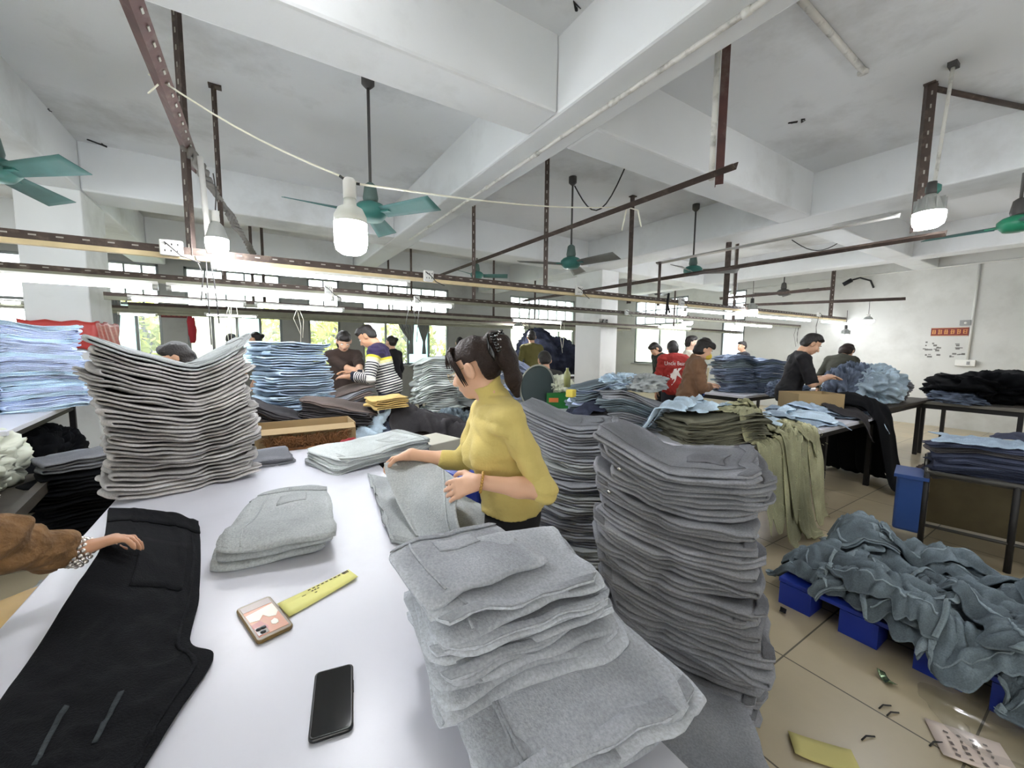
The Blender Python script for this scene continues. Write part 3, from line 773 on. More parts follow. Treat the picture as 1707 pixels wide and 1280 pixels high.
# cable loops at the fan tops
for (a, b, s, lb) in [((958, 310), (1048, 265), 0.42, 'black cable sagging from the middle fan to the ceiling'), ((1163, 356), (1222, 352), 0.28, 'black cable sagging from the grey fan past the thick post'),
                   ((1320, 400), (1420, 388), 0.25, 'thin cable sagging beside the right posts')]:
    p = onz(a[0], a[1], SLAB-0.05); q = onz(b[0], b[1], SLAB-0.02)
    pts = [p+(q-p)*f-_z*s*math.sin(math.pi*f) for f in np.linspace(0, 1, 12)]
    tag(MB().tube(pts, 0.008, 6).build('cable', M_black, origin=p), lb, 'cable')
# hanging wires and hooks under the rails
rs = random.Random(11)
for i, (px, R, n, lb) in enumerate([(345, R1, 3, 'thin wires dangling by the cone lamp'), (392, R3, 4, 'white wires dangling in front of the white window panel'), (500, R3, 3, 'white wires dangling above the pale blue stack'),
        (940, R3, 2, 'white wire dangling beside the middle column'), (1130, R2, 3, 'pale cord dangling beside the red sweatshirt'), (1330, R2, 3, 'looped cord dangling left of the man in black'),
        (1365, R1, 2, 'black cords dangling above the man in black'), (1500, R1, 2, 'pale cords dangling at the right end of the rail'), (690, R2, 3, 'wires looping off the second rail socket'), (880, R2, 3, 'black hooks and wires on the second rail')]):
    p = R.at_px(px)-_z*0.05; mb = MB()
    for k in range(n):
        o = np.array([rs.uniform(-.08, .08), rs.uniform(-.03, .03), 0]); l = rs.uniform(0.25, 0.6)
        mb.tube([p+o, p+o+np.array([rs.uniform(-.06, .06), 0.02, -l*0.4]), p+o+np.array([rs.uniform(-.05, .05), 0, -l])], 0.004, 5)
    tag(mb.build('hanging_wire', M_string if 'white' in lb or 'pale' in lb else M_cable, origin=p), lb, 'wire')

# ---------------------------------------------- ceiling fans
def fan(hub, tips, label, mh=M_green, mbl=M_blade, R=0.62, top=SLAB):
    hub = np.asarray(hub, float)
    t = thing('ceiling_fan', label, 'fan', hub, 'ceiling fans')
    MB().tube([hub+_z*0.1, (hub[0], hub[1], top)], 0.012, 8).build('rod', M_cable, t)
    MB().lathe(hub, [(0.02, 0.22), (0.045, 0.2), (0.06, 0.1), (0.05, 0.06)], 18).build('lower_cup', M_cable if mh is not M_green else mat('dusty_green_cup', (84, 104, 98), 0.6), t)
    MB().lathe(hub, [(0.02, -0.075), (0.09, -0.07), (0.13, -0.02), (0.13, 0.02), (0.1, 0.05), (0.05, 0.07)], 26).build('motor', mh, t)
    MB().lathe((hub[0], hub[1], top-0.1), [(0.02, 0.0), (0.05, 0.03), (0.05, 0.1)], 14).build('ceiling_cup', M_cable, t)
    for a in tips:
        u = np.array([math.cos(a), math.sin(a), 0]); w = np.array([-u[1], u[0], 0]); P = np.zeros((10, 5, 3))
        for i in range(10):
            f = i/9; r = 0.13+(R-0.13)*f
            for j in range(5):
                g = (j-2)/2; hw = 0.05+0.035*f
                P[i, j] = hub+u*r+w*g*hw+_z*(-0.02-g*0.025)
        MB().sheet(P, 0.006).build('blade', mbl, t)
        MB().bar(hub+u*0.1-_z*0.02, hub+u*0.2-_z*0.022, 0.05, 0.012).build('blade_iron', mh, t)
    return t
def az(hub, px, py):
    q = onz(px, py, hub[2]); return math.atan2(q[1]-hub[1], q[0]-hub[0])
H = onz(613, 125, SLAB); hub = np.array([H[0], H[1], 2.57]); a0 = az(hub, 690, 340)
fan(hub, [a0, a0+2.094, a0+4.188], 'teal fan just behind the hanging bulb')
H = onz(955, 295, SLAB); hub = np.array([H[0], H[1], 2.56]); a0 = az(hub, 1038, 421)
fan(hub, [a0, a0+2.094, a0+4.188], 'teal and grey fan in front of the middle column', mbl=M_bladeg, R=0.68)
H = onz(1160, 350, 3.52); hub = np.array([H[0], H[1], 2.65]); a0 = az(hub, 1235, 448)
fan(hub, [a0, a0+2.094, a0+4.188], 'grey bladed fan behind the long dark bar', mbl=M_bladeg)
hub = onz(-12, 280, 2.62); a0 = az(hub, 145, 268)
fan(hub, [a0, a0+2.094, a0-2.094+0.7], 'teal fan cut off at the picture edge by the left column', R=0.66)
hub = onz(1697, 372, 2.66); a0 = math.radians(87); fan(hub, [a0, a0+2.094, a0+4.188], 'bright green fan by the right wall', mh=mat('bright_green_enamel', (40, 132, 98), 0.45))
hub = ony(1306, 487, 4.6); a0 = 0.3; fan(hub, [a0, a0+2.094, a0+4.188], 'small grey fan between the right hand posts', M_cable, M_bladeg, top=SLAB)
hub = ony(795, 458, 7.4); a0 = az(hub, 857, 459); fan(hub, [a0, a0+2.094, a0+4.188], 'teal fan beyond the thin slotted post')
hub = ony(1097, 488, 8.4); fan(hub, [0.2, 2.3, 4.4], 'dark fan at the back right of the middle column', M_cable, M_bladeg)
hub = ony(1412, 520, 5.2); fan(hub, [0.2, 2.3, 4.4], 'dark fan behind the bright wall lamp', M_cable, M_bladeg)
# dark flecks and cobweb scraps stuck to the ceiling and beams
M_fleck = mat('black_cobweb_scrap', (46, 44, 42), 0.9)
for i, (px, py, z, s, lb) in enumerate([(75, 182, SLAB, 0.05, 'black scrap stuck to the ceiling above the left fan'), (60, 208, SLAB, 0.05, 'second black scrap above the left fan'), (165, 240, SLAB, 0.08, 'dark cobweb strand on the ceiling left of the posts'),
        (1322, 205, SLAB, 0.035, 'small black fleck on the ceiling right of the rust post'), (1338, 201, SLAB, 0.03, 'smaller black fleck beside it on the ceiling'), (963, 8, SLAB, 0.04, 'black flecks on the ceiling at the top edge')]):
    c = onz(px, py, z-0.006); mb = MB(); rs = random.Random(i)
    mb.tube([c+np.array([rs.uniform(-s, s), rs.uniform(-s, s), 0]) for k in range(5)], [0.004, 0.008, 0.01, 0.007, 0.003], 6)
    tag(mb.build('cobweb_scrap', M_fleck, origin=c), lb, 'cobweb')
# ------------------------------------------------------------------ garments
D_grey = denim('grey_denim', (128, 130, 135), 0.2, 0.10)
D_warm = denim('warm_grey_denim', (158, 155, 153), 0.2, 0.10, wear=0.35)
D_pale = denim('pale_grey_denim', (166, 170, 170), 0.14, 0.06, wear=0.2)
D_dark = denim('dark_grey_denim', (112, 113, 118), 0.2, 0.12)
D_black = denim('black_denim', (17, 18, 21), 0.12, 0.05, light=1.0, wear=0.25)
D_light = denim('light_grey_denim', (158, 161, 166), 0.18, 0.08)
D_mid = denim('mid_grey_denim', (118, 119, 124), 0.2, 0.1)
D_char = denim('charcoal_denim', (58, 56, 58), 0.25, 0.2)
D_brown = denim('brown_grey_denim', (92, 82, 78), 0.22, 0.15)
D_blue = denim('pale_blue_denim', (176, 186, 208), 0.14, 0.08)
D_sky = denim('washed_blue_denim', (142, 158, 174), 0.2, 0.08)
D_slate = denim('slate_blue_denim', (98, 108, 126), 0.22, 0.12)
D_navy = denim('navy_denim', (52, 56, 72), 0.25, 0.2)
D_mint = denim('pale_mint_denim', (186, 191, 189), 0.16, 0.06, wear=0.3)
D_olive = denim('olive_denim', (140, 139, 112), 0.25, 0.12)
D_oliveg = denim('dark_olive_denim', (94, 93, 80), 0.28, 0.15)
D_ice = denim('ice_blue_denim', (176, 194, 208), 0.2, 0.1)
D_dusk = denim('dusty_blue_denim', (100, 111, 118), 0.24, 0.1)
D_tan = denim('tan_cotton', (186, 160, 104), 0.15, 0.05)
M_stitch = mat('pale_seam_thread', (176, 172, 160), 0.9)
M_btn = mat('polished_metal_button', (220, 220, 216), 0.2, 0.8)

class Fold:
    """pair of jeans laid leg on leg and folded over once; u along the fold, v across"""
    def __init__(s, L, W, t, seed, deform, sheets=1, nu=9, nv=9, flip=False, wr=0.004, ragged=0.014, taper=0.0, gseed=0):
        s.gseed = gseed
        s.L, s.W, s.t, s.seed, s.deform, s.sheets, s.nu, s.nv, s.flip, s.wr, s.rag, s.taper = L, W, t, seed, deform, sheets, nu, nv, flip, wr, ragged, taper
        s.rs = np.random.RandomState(seed)
        s.off = s.rs.uniform(-1, 1, 4)*ragged*1.3
        s.vs = s.rs.uniform(-1, 1, 4)*ragged
    def path(s, k):
        """centre line (u, z) of sheet k, 0 outermost"""
        n2 = 2*s.sheets; lay = s.t/n2
        zb = lay*(k+0.5); zt = s.t-zb; r = (zt-zb)/2; ue = s.L/2-s.t*0.5
        a = np.linspace(-s.L/2+s.off[k], ue, s.nu)
        arc = np.linspace(-math.pi/2, math.pi/2, 7)[1:-1]
        b = np.linspace(ue, -s.L/2+s.off[3-k], s.nu)
        u = np.concatenate([a, ue+r*1.15*np.cos(arc), b]); z = np.concatenate([np.full(s.nu, zb), s.t/2+r*np.sin(arc), np.full(s.nu, zt)])
        return u, z, lay
    def warp(s, u, v, z, k):
        sg = np.where(z > s.t/2, 1.0, -1.0)*np.clip(np.abs(z-s.t/2)/(0.2*s.t), 0, 1)
        vv = v*(1-s.taper*(u/s.L+0.5)) + s.vs[k]*0.6 + sg*s.vs[2]*0.35 + s.rag*0.55*fbm(u[..., None], s.seed+5+k, 2.4, 2)*np.abs(v)/(s.W/2)
        vv = vv*(1-0.07*np.clip(np.abs(u)*2/s.L, 0, 1.1)**9)
        uu = u*(1-0.05*np.clip(np.abs(v)*2/s.W, 0, 1.1)**9) + s.rag*0.6*fbm(v[..., None], s.seed+9+k, 2.6, 2)
        zz = z + 0.007*fbm(np.stack([u, v], -1), s.gseed+1000, 2.6, 2) + 0.4*s.wr*fbm(np.stack([u, v], -1), s.seed, 4.0, 2)
        if s.flip: uu = -uu
        return s.deform(uu, vv, zz)
    def grid(s, k):
        u, z, lay = s.path(k); v = np.linspace(-s.W/2, s.W/2, s.nv)
        U, V = np.meshgrid(u, v, indexing='ij'); Z = np.repeat(z[:, None], s.nv, 1)
        tt = np.full(U.shape, lay*0.66); tt[:, 0] *= 0.7; tt[:, -1] *= 0.7; tt[0] *= 0.7; tt[-1] *= 0.7
        return s.warp(U, V, Z, k), tt
    def mesh(s):
        mb = MB()
        for k in range(s.sheets):
            P, tt = s.grid(k); mb.sheet(P, tt)
        return mb
    def strip(s, u0, u1, v0, v1, lift=0.0015, th=0.003, n=5, m=9):
        """patch sewn on the upper face; u0..u1 from the open end (fractions of the length), v fractions of the width"""
        u = -s.L/2+s.off[3]+(s.L)*np.linspace(u0, u1, n); v = s.W*np.linspace(v0-0.5, v1-0.5, m)
        U, V = np.meshgrid(u, v, indexing='ij'); lay = s.t/(2*s.sheets)
        Z = np.full(U.shape, s.t-lay*0.5+lay*0.43+lift)
        return MB().sheet(s.warp(U, V, Z, 0), th)

NJ = [0]
def stack(base, yaw, n, t, L, W, m, label, group, sag=None, lean=None, sheets=1, nu=8, nv=8, jit=0.012, jr=0.05,
          flip=0.5, wr=0.004, rag=0.014, parts=True, seed=1, dims=None, cat='jeans', top_seams=False, taper=0.0, tvar=0.12, tweak=None, buttons=(), pinch=None, topm=None):
    """pile of folded jeans, each a thing of its own; label gets the rank from the top"""
    rs = np.random.RandomState(seed); z = 0.0; out = []
    ms = m if isinstance(m, (list, tuple)) else [m]
    for k in range(n):
        f = (k+0.5)/n; tk = t*rs.uniform(1-tvar, 1+tvar)
        Lk, Wk, du, dv = dims(f) if dims else (L, W, 0, 0)
        Lk *= rs.uniform(0.97, 1.03); Wk *= rs.uniform(0.96, 1.04)
        du += rs.uniform(-1, 1)*jit; dv += rs.uniform(-1, 1)*jit; dr = rs.uniform(-1, 1)*jr
        if lean: l = lean(f); du += l[0]; dv += l[1]
        if tweak and n-1-k in tweak: q = tweak[n-1-k]; du += q[0]; dv += q[1]; dr += q[2]; Lk *= q[3]; Wk *= q[4]
        c, s_ = math.cos(dr), math.sin(dr)
        def deform(u, v, zz, c=c, s_=s_, du=du, dv=dv, f=f):
            x = c*u-s_*v+du; y = s_*u+c*v+dv
            if pinch: y = y-np.sign(y)*pinch[2]*np.exp(-((x-pinch[0]-0.02*math.sin(f*23))/pinch[1])**2)*np.clip(np.abs(y)*2/W, 0, 1)**2
            return np.stack([x, y, zz+(sag(x, y, f) if sag else 0)], -1)
        fo = Fold(Lk, Wk, tk, seed*100+k, deform, sheets, nu, nv, rs.rand() < flip, wr, rag, taper, seed)
        mi = ms[rs.randint(len(ms))]
        if topm and k == n-1: mi = topm
        o = fo.mesh().build('folded_jeans', mi)
        o.location = (base[0], base[1], base[2]+z); o.rotation_euler = (0, 0, yaw)
        r = n-1-k
        tag(o, label.format(ordinal(r)), cat, group)
        if parts:
            def kid(mb, nm, mm):
                w = mb.build(nm, mm); w.parent = o; return w
            tm = MATS[o.data.materials[0].name+'_trim']
            kid(fo.strip(0.0, 0.075, 0.0, 1.0), 'waistband', tm)
            if r == 0 or top_seams:
                kid(fo.strip(0.08, 0.97, 0.16, 0.175, 0.0008, 0.002, 12, 3), 'side_seam', tm)
            if r == 0:
                kid(fo.strip(0.16, 0.38, 0.34, 0.70, 0.0002, 0.0018, 8, 8), 'back_pocket', tm)
                kid(fo.strip(0.02, 0.06, 0.42, 0.47, 0.003, 0.004, 3, 3), 'belt_loop', tm)
        if buttons and r in buttons:
            bq = MB().lathe(fo.deform(np.array(-Lk/2+0.07), np.array(-Wk/2-0.004), np.array(tk*0.5)), [(0.0005, 0), (0.008, 0), (0.009, 0.003), (0.0005, 0.005)], 12, rotx(math.pi/2)).build('button', M_btn); bq.parent = o
        out.append(o); z += tk*0.985; NJ[0] += 1
    return out, base[2]+z

# -------------------------------------------------- tables
M_lam = mat('white_laminate', (212, 212, 220), 0.32, var=0.03, scale=1.2, dirt=(190, 190, 196), dscale=3.0, damt=0.35, spec=0.4)
M_lamc = mat('cream_laminate_edge', (212, 204, 184), 0.5)
M_leg = mat('black_painted_table_leg', (34, 32, 32), 0.55, 0.3)
M_dkwood = mat('dark_plank', (62, 56, 48), 0.7, var=0.2, scale=8)
def table(name, label, x0, x1, y0, y1, z, mtop=M_lam, rot=0.0, legs=None, shelf=False, th=0.035, cat='table', mleg=M_leg):
    cx, cy = (x0+x1)/2, (y0+y1)/2; Rz = rotz(rot)
    t = thing(name, label, cat, (cx, cy, 0))
    o = MB().box((cx, cy, z-th/2), (x1-x0, y1-y0, th), Rz).build('tabletop', mtop, t); bevel(o, 0.004)
    def w(x, y, zz): return np.array([cx, cy, 0])+Rz @ np.array([x-cx, y-cy, zz])
    for (lx, ly) in legs or ((x0+0.07, y0+0.07), (x1-0.07, y0+0.07), (x0+0.07, y1-0.07), (x1-0.07, y1-0.07)):
        MB().box(w(lx, ly, (z-th)/2), (0.045, 0.045, z-th), Rz).build('leg', mleg, t)
    mb = MB()
    for ly in (y0+0.07, y1-0.07): mb.box(w(cx, ly, z-th-0.035), (x1-x0-0.14, 0.03, 0.06), Rz)
    for lx in (x0+0.07, x1-0.07): mb.box(w(lx, cy, z-th-0.035), (0.03, y1-y0-0.14, 0.06), Rz)
    mb.build('apron', mleg, t)
    if shelf: MB().box(w(cx, cy, 0.24), (x1-x0-0.1, y1-y0-0.1, 0.025), Rz).build('shelf', M_dkwood, t)
    return t
table('cutting_table', 'long white topped cutting table where the woman in yellow folds jeans', -0.575, 0.60, -0.6, 3.06, TOP, shelf=False,
      legs=[(-0.5, -0.5), (0.53, -0.5), (-0.5, 1.3), (0.53, 1.3), (-0.5, 2.98), (0.53, 2.98)])

# -------------------------------------------------- big neat stacks
a = onz(168, 850, TOP); b = onz(434, 797, TOP); yw = math.atan2(b[1]-a[1], b[0]-a[0]); Ls = np.linalg.norm(b-a)
W1 = 0.46; c = (a+b)/2+np.array([-math.sin(yw), math.cos(yw), 0])*W1/2
def sag1(u, v, f):
    d = u-0.06; g = np.where(d < 0, -d/(Ls/2+0.06), d/(Ls/2-0.06))
    return (0.025+0.12*f)*np.clip(g, 0, 1.3)**1.25 - 0.012*f
stack(c, yw, 17, 0.0375, Ls-0.01, W1, D_warm, 'warm grey folded jeans, {} of the big stack beyond the black jeans', 'big grey brown stack on the cutting table',
      sag1, lambda f: (0.02*math.sin(f*5), 0.012*math.sin(f*7)), 1, 20, 10, 0.018, 0.06, 0.5, 0.006, 0.02, True, 3, pinch=(0.09, 0.035, 0.04), topm=D_pale)

# stack nearest the camera, folds facing the camera
def dims3(f):
    L = 0.50-0.1*f if f < 0.28 else 0.335-0.115*(f-0.28)/0.72; return (L, 0.41+0.04*(1-f), L/2-0.21, 0)
def sag3(u, v, f): return -0.05*min(1, f*2.2)*np.clip((u+0.2)/0.42, 0, 1.4)**1.3 + 0.03*(1-f)
S3c = np.array([0.455, 0.70, TOP+0.075])
stack((S3c[0], S3c[1], TOP+0.012), -math.pi/2-0.10, 12, 0.0182, 0.4, 0.37, D_light, 'grey folded jeans, {} of the stack nearest the camera', 'stack nearest the camera on the cutting table',
      sag3, lambda f: (0.0, 0.055*(1-f)), 1, 14, 14, 0.014, 0.08, 0.3, 0.006, 0.014, True, 7, dims3, top_seams=True, tweak={0: (-0.02, -0.05, 0.16, 1.0, 0.78)})

def sag4(u, v, f):
    d = u+0.05; return np.where(d < 0, -d*(0.34+0.16*f), d*(-0.22+0.34*f))
stack((1.50, 1.02, 0.03), math.radians(-56), 26, 0.0392, 0.60, 0.46, [D_mid, D_mid, D_dark], 'grey folded jeans, {} of the tall stack on the aisle floor', 'tall stack on the aisle floor',
      sag4, lambda f: (0.02*math.sin(f*6), 0.014*math.sin(f*11)), 1, 13, 10, 0.020, 0.08, 0.5, 0.006, 0.02, True, 11, pinch=(-0.05, 0.03, 0.03), buttons=(2, 5), tweak={3: (0.03, 0, 0.05, 1, 1), 11: (-0.03, -0.02, 0.1, 1, 1), 17: (0.04, -0.02, -.1, 1, 1), 20: (-0.02, -0.04, 0.08, 1, 1)})
stack((1.08, 0.67, 0.03), math.radians(-52), 8, 0.038, 0.42, 0.40, [D_mid, D_grey], 'grey folded jeans, {} of the low floor pile before the tall stack', 'low floor pile before the tall stack',
      lambda u, v, f: -0.12*u*f, None, 1, 11, 9, 0.02, 0.08, 0.5, 0.006, 0.02, False, 12)
def sag5(u, v, f):
    d = u-0.02; return np.where(d < 0, -d*(0.2+0.16*f), d*0.05)
stack((1.72, 1.98, 0.03), math.radians(-48), 26, 0.0395, 0.62, 0.46, [D_grey, D_grey, D_pale], 'grey folded jeans, {} of the stack behind the woman in yellow', 'stack behind the woman in yellow',
      sag5, lambda f: (0.03*math.sin(f*5), 0.02*math.sin(f*9)), 1, 9, 8, 0.02, 0.08, 0.5, 0.006, 0.02, True, 13)
# neat little pile of pale jeans in the middle of the cutting table
a = onz(362, 950, TOP); b = onz(552, 915, TOP)
c = (a+b)/2; yw6 = math.atan2(b[1]-a[1], b[0]-a[0])
cc = c+np.array([-math.sin(yw6), math.cos(yw6), 0])*0.30
stack((cc[0]-0.015, cc[1]-0.03, TOP), yw6-math.pi/2, 3, 0.027, 0.60, 0.27, D_pale, 'pale grey folded jeans, {} of the three lying alone on the white table', 'three pale jeans on the cutting table',
      lambda u, v, f: 0.012*np.sin(u*6)*f, lambda f: (0.02*f, 0.05*f-0.02), 2, 16, 12, 0.006, 0.04, 0.0, 0.004, 0.01, True, 17, top_seams=True, taper=-0.3)
# pile at the far end of the cutting table
stack((0.60, 2.62, TOP), math.radians(21), 5, 0.019, 0.66, 0.40, [D_mint, D_pale], 'pale mint folded jeans, {} of the pile at the far table end', 'pile at the far end of the cutting table',
      lambda u, v, f: 0.02*np.clip(u, 0, 1)**1.0, None, 2, 12, 9, 0.012, 0.05, 0.6, 0.004, 0.012, True, 19)
stack((0.03, 2.86, TOP), math.radians(5), 3, 0.016, 0.26, 0.3, D_dark, 'grey folded jeans, {} of the low pile beside the fringe box', 'low pile beside the fringe box',
      None, None, 1, 8, 8, 0.01, 0.05, 0.5, 0.003, 0.01, False, 23)

# left tables with pale blue stacks
table('side_table', 'white topped table carrying the pale blue stacks at the picture edge', -2.8, -1.50, 4.0, 5.95, 0.9, rot=math.radians(4))
c1 = np.array([-2.02, 5.34, 0.9]); c2 = np.array([-1.66, 5.55, 0.9])
for (dx, dy, n, sd, lb, g) in ((-0.36, -0.26, 21, 29, 'pale blue folded jeans, {} of the stack at the picture edge', 'pale blue stack at the picture edge'),
                        (0.14, -0.10, 20, 31, 'pale blue folded jeans, {} of the stack before the red wrapped bundle', 'pale blue stack before the column')):
    stack((-1.76+dx, 5.36+dy, 0.9), math.radians(17), n, 0.038, 0.52, 0.45, [D_blue, D_blue, D_ice], lb, g,
          lambda u, v, f: 0.02*np.sin(u*9+f*4), lambda f: (0.02*math.sin(f*6), 0.03*math.sin(f*8)), 2, 8, 7, 0.02, 0.08, 0.5, 0.008, 0.02, False, sd)
# small pinkish red bundle behind the blue stack
# -------------------------------------------------- loose cloth piles
class Pile:
    """height field that lets crumpled garments settle on one another"""
    def __init__(s, x0, x1, y0, y1, base, res=0.025):
        s.x0, s.y0, s.res = x0, y0, res
        xs_ = np.arange(x0, x1, res); ys_ = np.arange(y0, y1, res)
        X, Y = np.meshgrid(xs_, ys_, indexing='ij'); s.H = base(X, Y)+0*X
    def sample(s, X, Y):
        i = np.clip((X-s.x0)/s.res, 0, s.H.shape[0]-1.001); j = np.clip((Y-s.y0)/s.res, 0, s.H.shape[1]-1.001)
        a = i.astype(int); b = j.astype(int); fx = i-a; fy = j-b; H = s.H
        return H[a, b]*(1-fx)*(1-fy)+H[a+1, b]*fx*(1-fy)+H[a, b+1]*(1-fx)*fy+H[a+1, b+1]*fx*fy
    def add(s, c, L, W, yaw, m, label, cat, group=None, th=0.012, amp=0.02, fr=4.0, seed=0, n=34, k=24, name='crumpled_jeans', smooth=14, legs=True, bulge=0.0, wmin=0.6, parts=None, stretch=(1.0, 0.45), pm=None):
        u = np.linspace(-0.5, 0.5, n); v = np.linspace(-0.5, 0.5, k)
        U, V = np.meshgrid(u, v, indexing='ij'); q = np.stack([U*L, V*W], -1)
        w = wmin+(1-wmin)*np.clip(0.5-U*1.2, 0, 1)
        w = w*(1+0.12*fbm(U[..., None]*2, seed+3, 2.0, 2))
        X = U*L+0.05*L*fbm(q, seed+1, 1.6/L, 2)*0.6; Y = V*W*w+0.06*W*fbm(q, seed+2, 1.6/L, 2)
        cs, sn = math.cos(yaw), math.sin(yaw)
        GX = c[0]+cs*X-sn*Y; GY = c[1]+sn*X+cs*Y
        sup = s.sample(GX, GY)+th*0.5; Z = sup.copy()
        for _ in range(smooth):
            A = np.pad(Z, 1, mode='edge'); Z = np.maximum(sup, (A[:-2, 1:-1]+A[2:, 1:-1]+A[1:-1, :-2]+A[1:-1, 2:])/4)
        qq = q*np.array(stretch)
        wr = ridged(qq, seed+11, fr, 2)
        edge = np.clip(np.minimum(0.5-np.abs(U), 0.5-np.abs(V))*8, 0, 1)
        dome = np.clip(1-(2*U)**2, 0, 1)*np.clip(1-(2*V)**2, 0, 1)
        Z = Z+(amp*np.clip(wr+0.25, 0, 2)+bulge*dome)*(0.35+0.65*edge)
        if legs: Z = Z-amp*0.9*np.exp(-(V*W/0.03)**2)*np.clip(U*3+0.5, 0, 1)
        P = np.stack([GX, GY, Z], -1)
        hit = np.stack([GX.ravel(), GY.ravel(), (Z+th*0.5).ravel()], 1)
        # refresh the support
        m2 = []
        for (fa, fb) in ((0, 0), (0.5, 0), (0, 0.5), (0.5, 0.5)):
            Pp = P[:-1, :-1]*(1-fa)*(1-fb)+P[1:, :-1]*fa*(1-fb)+P[:-1, 1:]*(1-fa)*fb+P[1:, 1:]*fa*fb
            m2.append(Pp.reshape(-1, 3))
        hit = np.concatenate(m2); hi = np.round((hit[:, 0]-s.x0)/s.res).astype(int); hj = np.round((hit[:, 1]-s.y0)/s.res).astype(int)
        ok = (hi >= 0) & (hj >= 0) & (hi < s.H.shape[0]) & (hj < s.H.shape[1])
        np.maximum.at(s.H, (hi[ok], hj[ok]), hit[ok, 2]+th*0.5)
        tt = np.full(U.shape, th)*(0.35+0.65*edge)
        org = np.array([c[0], c[1], float(Z.min())])
        o = MB().sheet(P, tt).build(name, m, origin=org)
        tag(o, label, cat, group)
        if parts:
            for nm, (i0, i1, j0, j1) in parts.items():
                Nn = np.cross(np.gradient(P, axis=0), np.gradient(P, axis=1)); Nn /= np.linalg.norm(Nn, axis=2, keepdims=True)+1e-9
                sl = (slice(i0, i1), slice(j0, j1))
                MB().sheet(P[sl]+Nn[sl]*(th*0.5+0.002), 0.004).build(nm, pm or m, o)
        return o

def table_top(x0, x1, y0, y1, z, slope=6.0, floor=0.02, off=0.03):
    def f(X, Y):
        d = np.maximum(np.maximum(x0-off-X, X-x1-off), np.maximum(y0-off-Y, Y-y1-off))
        return np.where(d <= 0, z, np.maximum(floor, z-slope*np.maximum(d, 0)))
    return f
SP = {'waistband': (0, 3, 1, -1), 'hem': (57, 60, 1, -1), 'side_seam': (3, 57, 25, 27), 'pocket': (5, 13, 6, 14)}
JP = {'waistband': (0, 3, 1, -1), 'pocket': (4, 10, 3, 9)}

# --- blue plastic pallets with washed jeans thrown over them
M_pal = mat('blue_plastic', (28, 52, 148), 0.4, var=0.1)
def pallet(x0, x1, y0, y1, label):
    t = thing('plastic_pallet', label, 'pallet', ((x0+x1)/2, (y0+y1)/2, 0), 'blue pallets in the aisle')
    mb = MB(); n = 7
    for i in range(n): mb.box((x0+(i+0.5)*(x1-x0)/n, (y0+y1)/2, 0.14), ((x1-x0)/n*0.82, y1-y0, 0.025))
    bevel(mb.build('deck', M_pal, t), 0.004)
    for i in range(3):
        for j in range(3):
            MB().box((x0+0.09+i*(x1-x0-0.18)/2, y0+0.09+j*(y1-y0-0.18)/2, 0.064), (0.16, 0.16, 0.127)).build('block', M_pal, t)
    return t
pallet(2.55, 3.65, 0.30, 1.06, 'blue plastic pallet under the washed jeans, farther one')
pallet(2.52, 3.62, -0.55, 0.24, 'blue plastic pallet under the washed jeans at the picture edge')
pl = Pile(2.0, 4.3, -1.0, 1.6, lambda X, Y: np.where((X > 2.55) & (X < 3.63) & (Y > -0.53) & (Y < 1.05), 0.155, np.maximum(0.05, 0.155-1.0*np.maximum(np.maximum(2.55-X, X-3.63), np.maximum(-0.53-Y, Y-1.05)))))
rs = np.random.RandomState(5)
wash = ['spread along the pallet front edge', 'folded over the far pallet corner', 'slumped in the middle of the heap', 'rolled at the pallet front', 'twisted across the heap top',
        'thrown over the near pallet', 'crumpled beside the metal cart leg', 'hanging off the near pallet front', 'lying topmost at the far end of the heap', 'lying topmost by the picture edge',
        'bunched between the two pallets', 'bunched deep under the cart side', 'flung across the far pallet end, waistband to the wall', 'lying flat along the near pallet', 'folded double beside the far pallet corner', 'trailing off the front between the pallets', 'heaped highest beside the cart', 'rolled up at the far front corner', 'thrown flat over the near pallet middle', 'slung slantwise over the gap between the pallets']
D_dseam = denim('dusty_blue_seam', (114, 125, 131), 0.2, 0.05)
spots = [(2.72, 0.78, 0.95, 0.45, 1.45), (3.1, 0.85, 1.0, 0.5, 0.2), (3.15, 0.5, 1.0, 0.5, 1.2), (2.70, 0.38, 0.8, 0.42, 1.9), (3.05, 0.72, 0.95, 0.5, 0.7), (2.95, 0.02, 1.0, 0.5, 0.5),
         (3.45, 0.72, 0.8, 0.45, 1.3), (2.66, -0.02, 0.7, 0.4, 2.3), (3.15, 0.92, 0.75, 0.4, 0.1), (3.0, -0.1, 0.9, 0.5, 1.1), (2.98, 0.3, 0.8, 0.42, 2.6), (3.35, 0.3, 0.9, 0.45, 1.7), (3.3, 0.95, 0.8, 0.45, 0.5), (2.85, -0.25, 0.9, 0.45, 1.5), (2.78, 0.95, 0.7, 0.4, 0.8), (2.64, 0.18, 0.7, 0.4, 2.0), (3.4, 0.55, 0.8, 0.45, 2.4), (2.66, 0.62, 0.6, 0.35, 1.5), (3.05, 0.1, 0.85, 0.45, 2.9), (2.85, 0.32, 0.85, 0.42, 0.9)]
for i, (x, y, L, W, yw) in enumerate(spots):
    pl.add((x, y), L*0.8, W*0.74, yw, D_dusk, 'washed dusty blue jeans, '+wash[i], 'jeans', 'washed jeans thrown over the pallets', th=0.022, amp=0.024, fr=5, seed=200+i, n=60, k=36, parts=SP, bulge=0.03, smooth=8, pm=D_dseam, stretch=(1.0, 0.7))

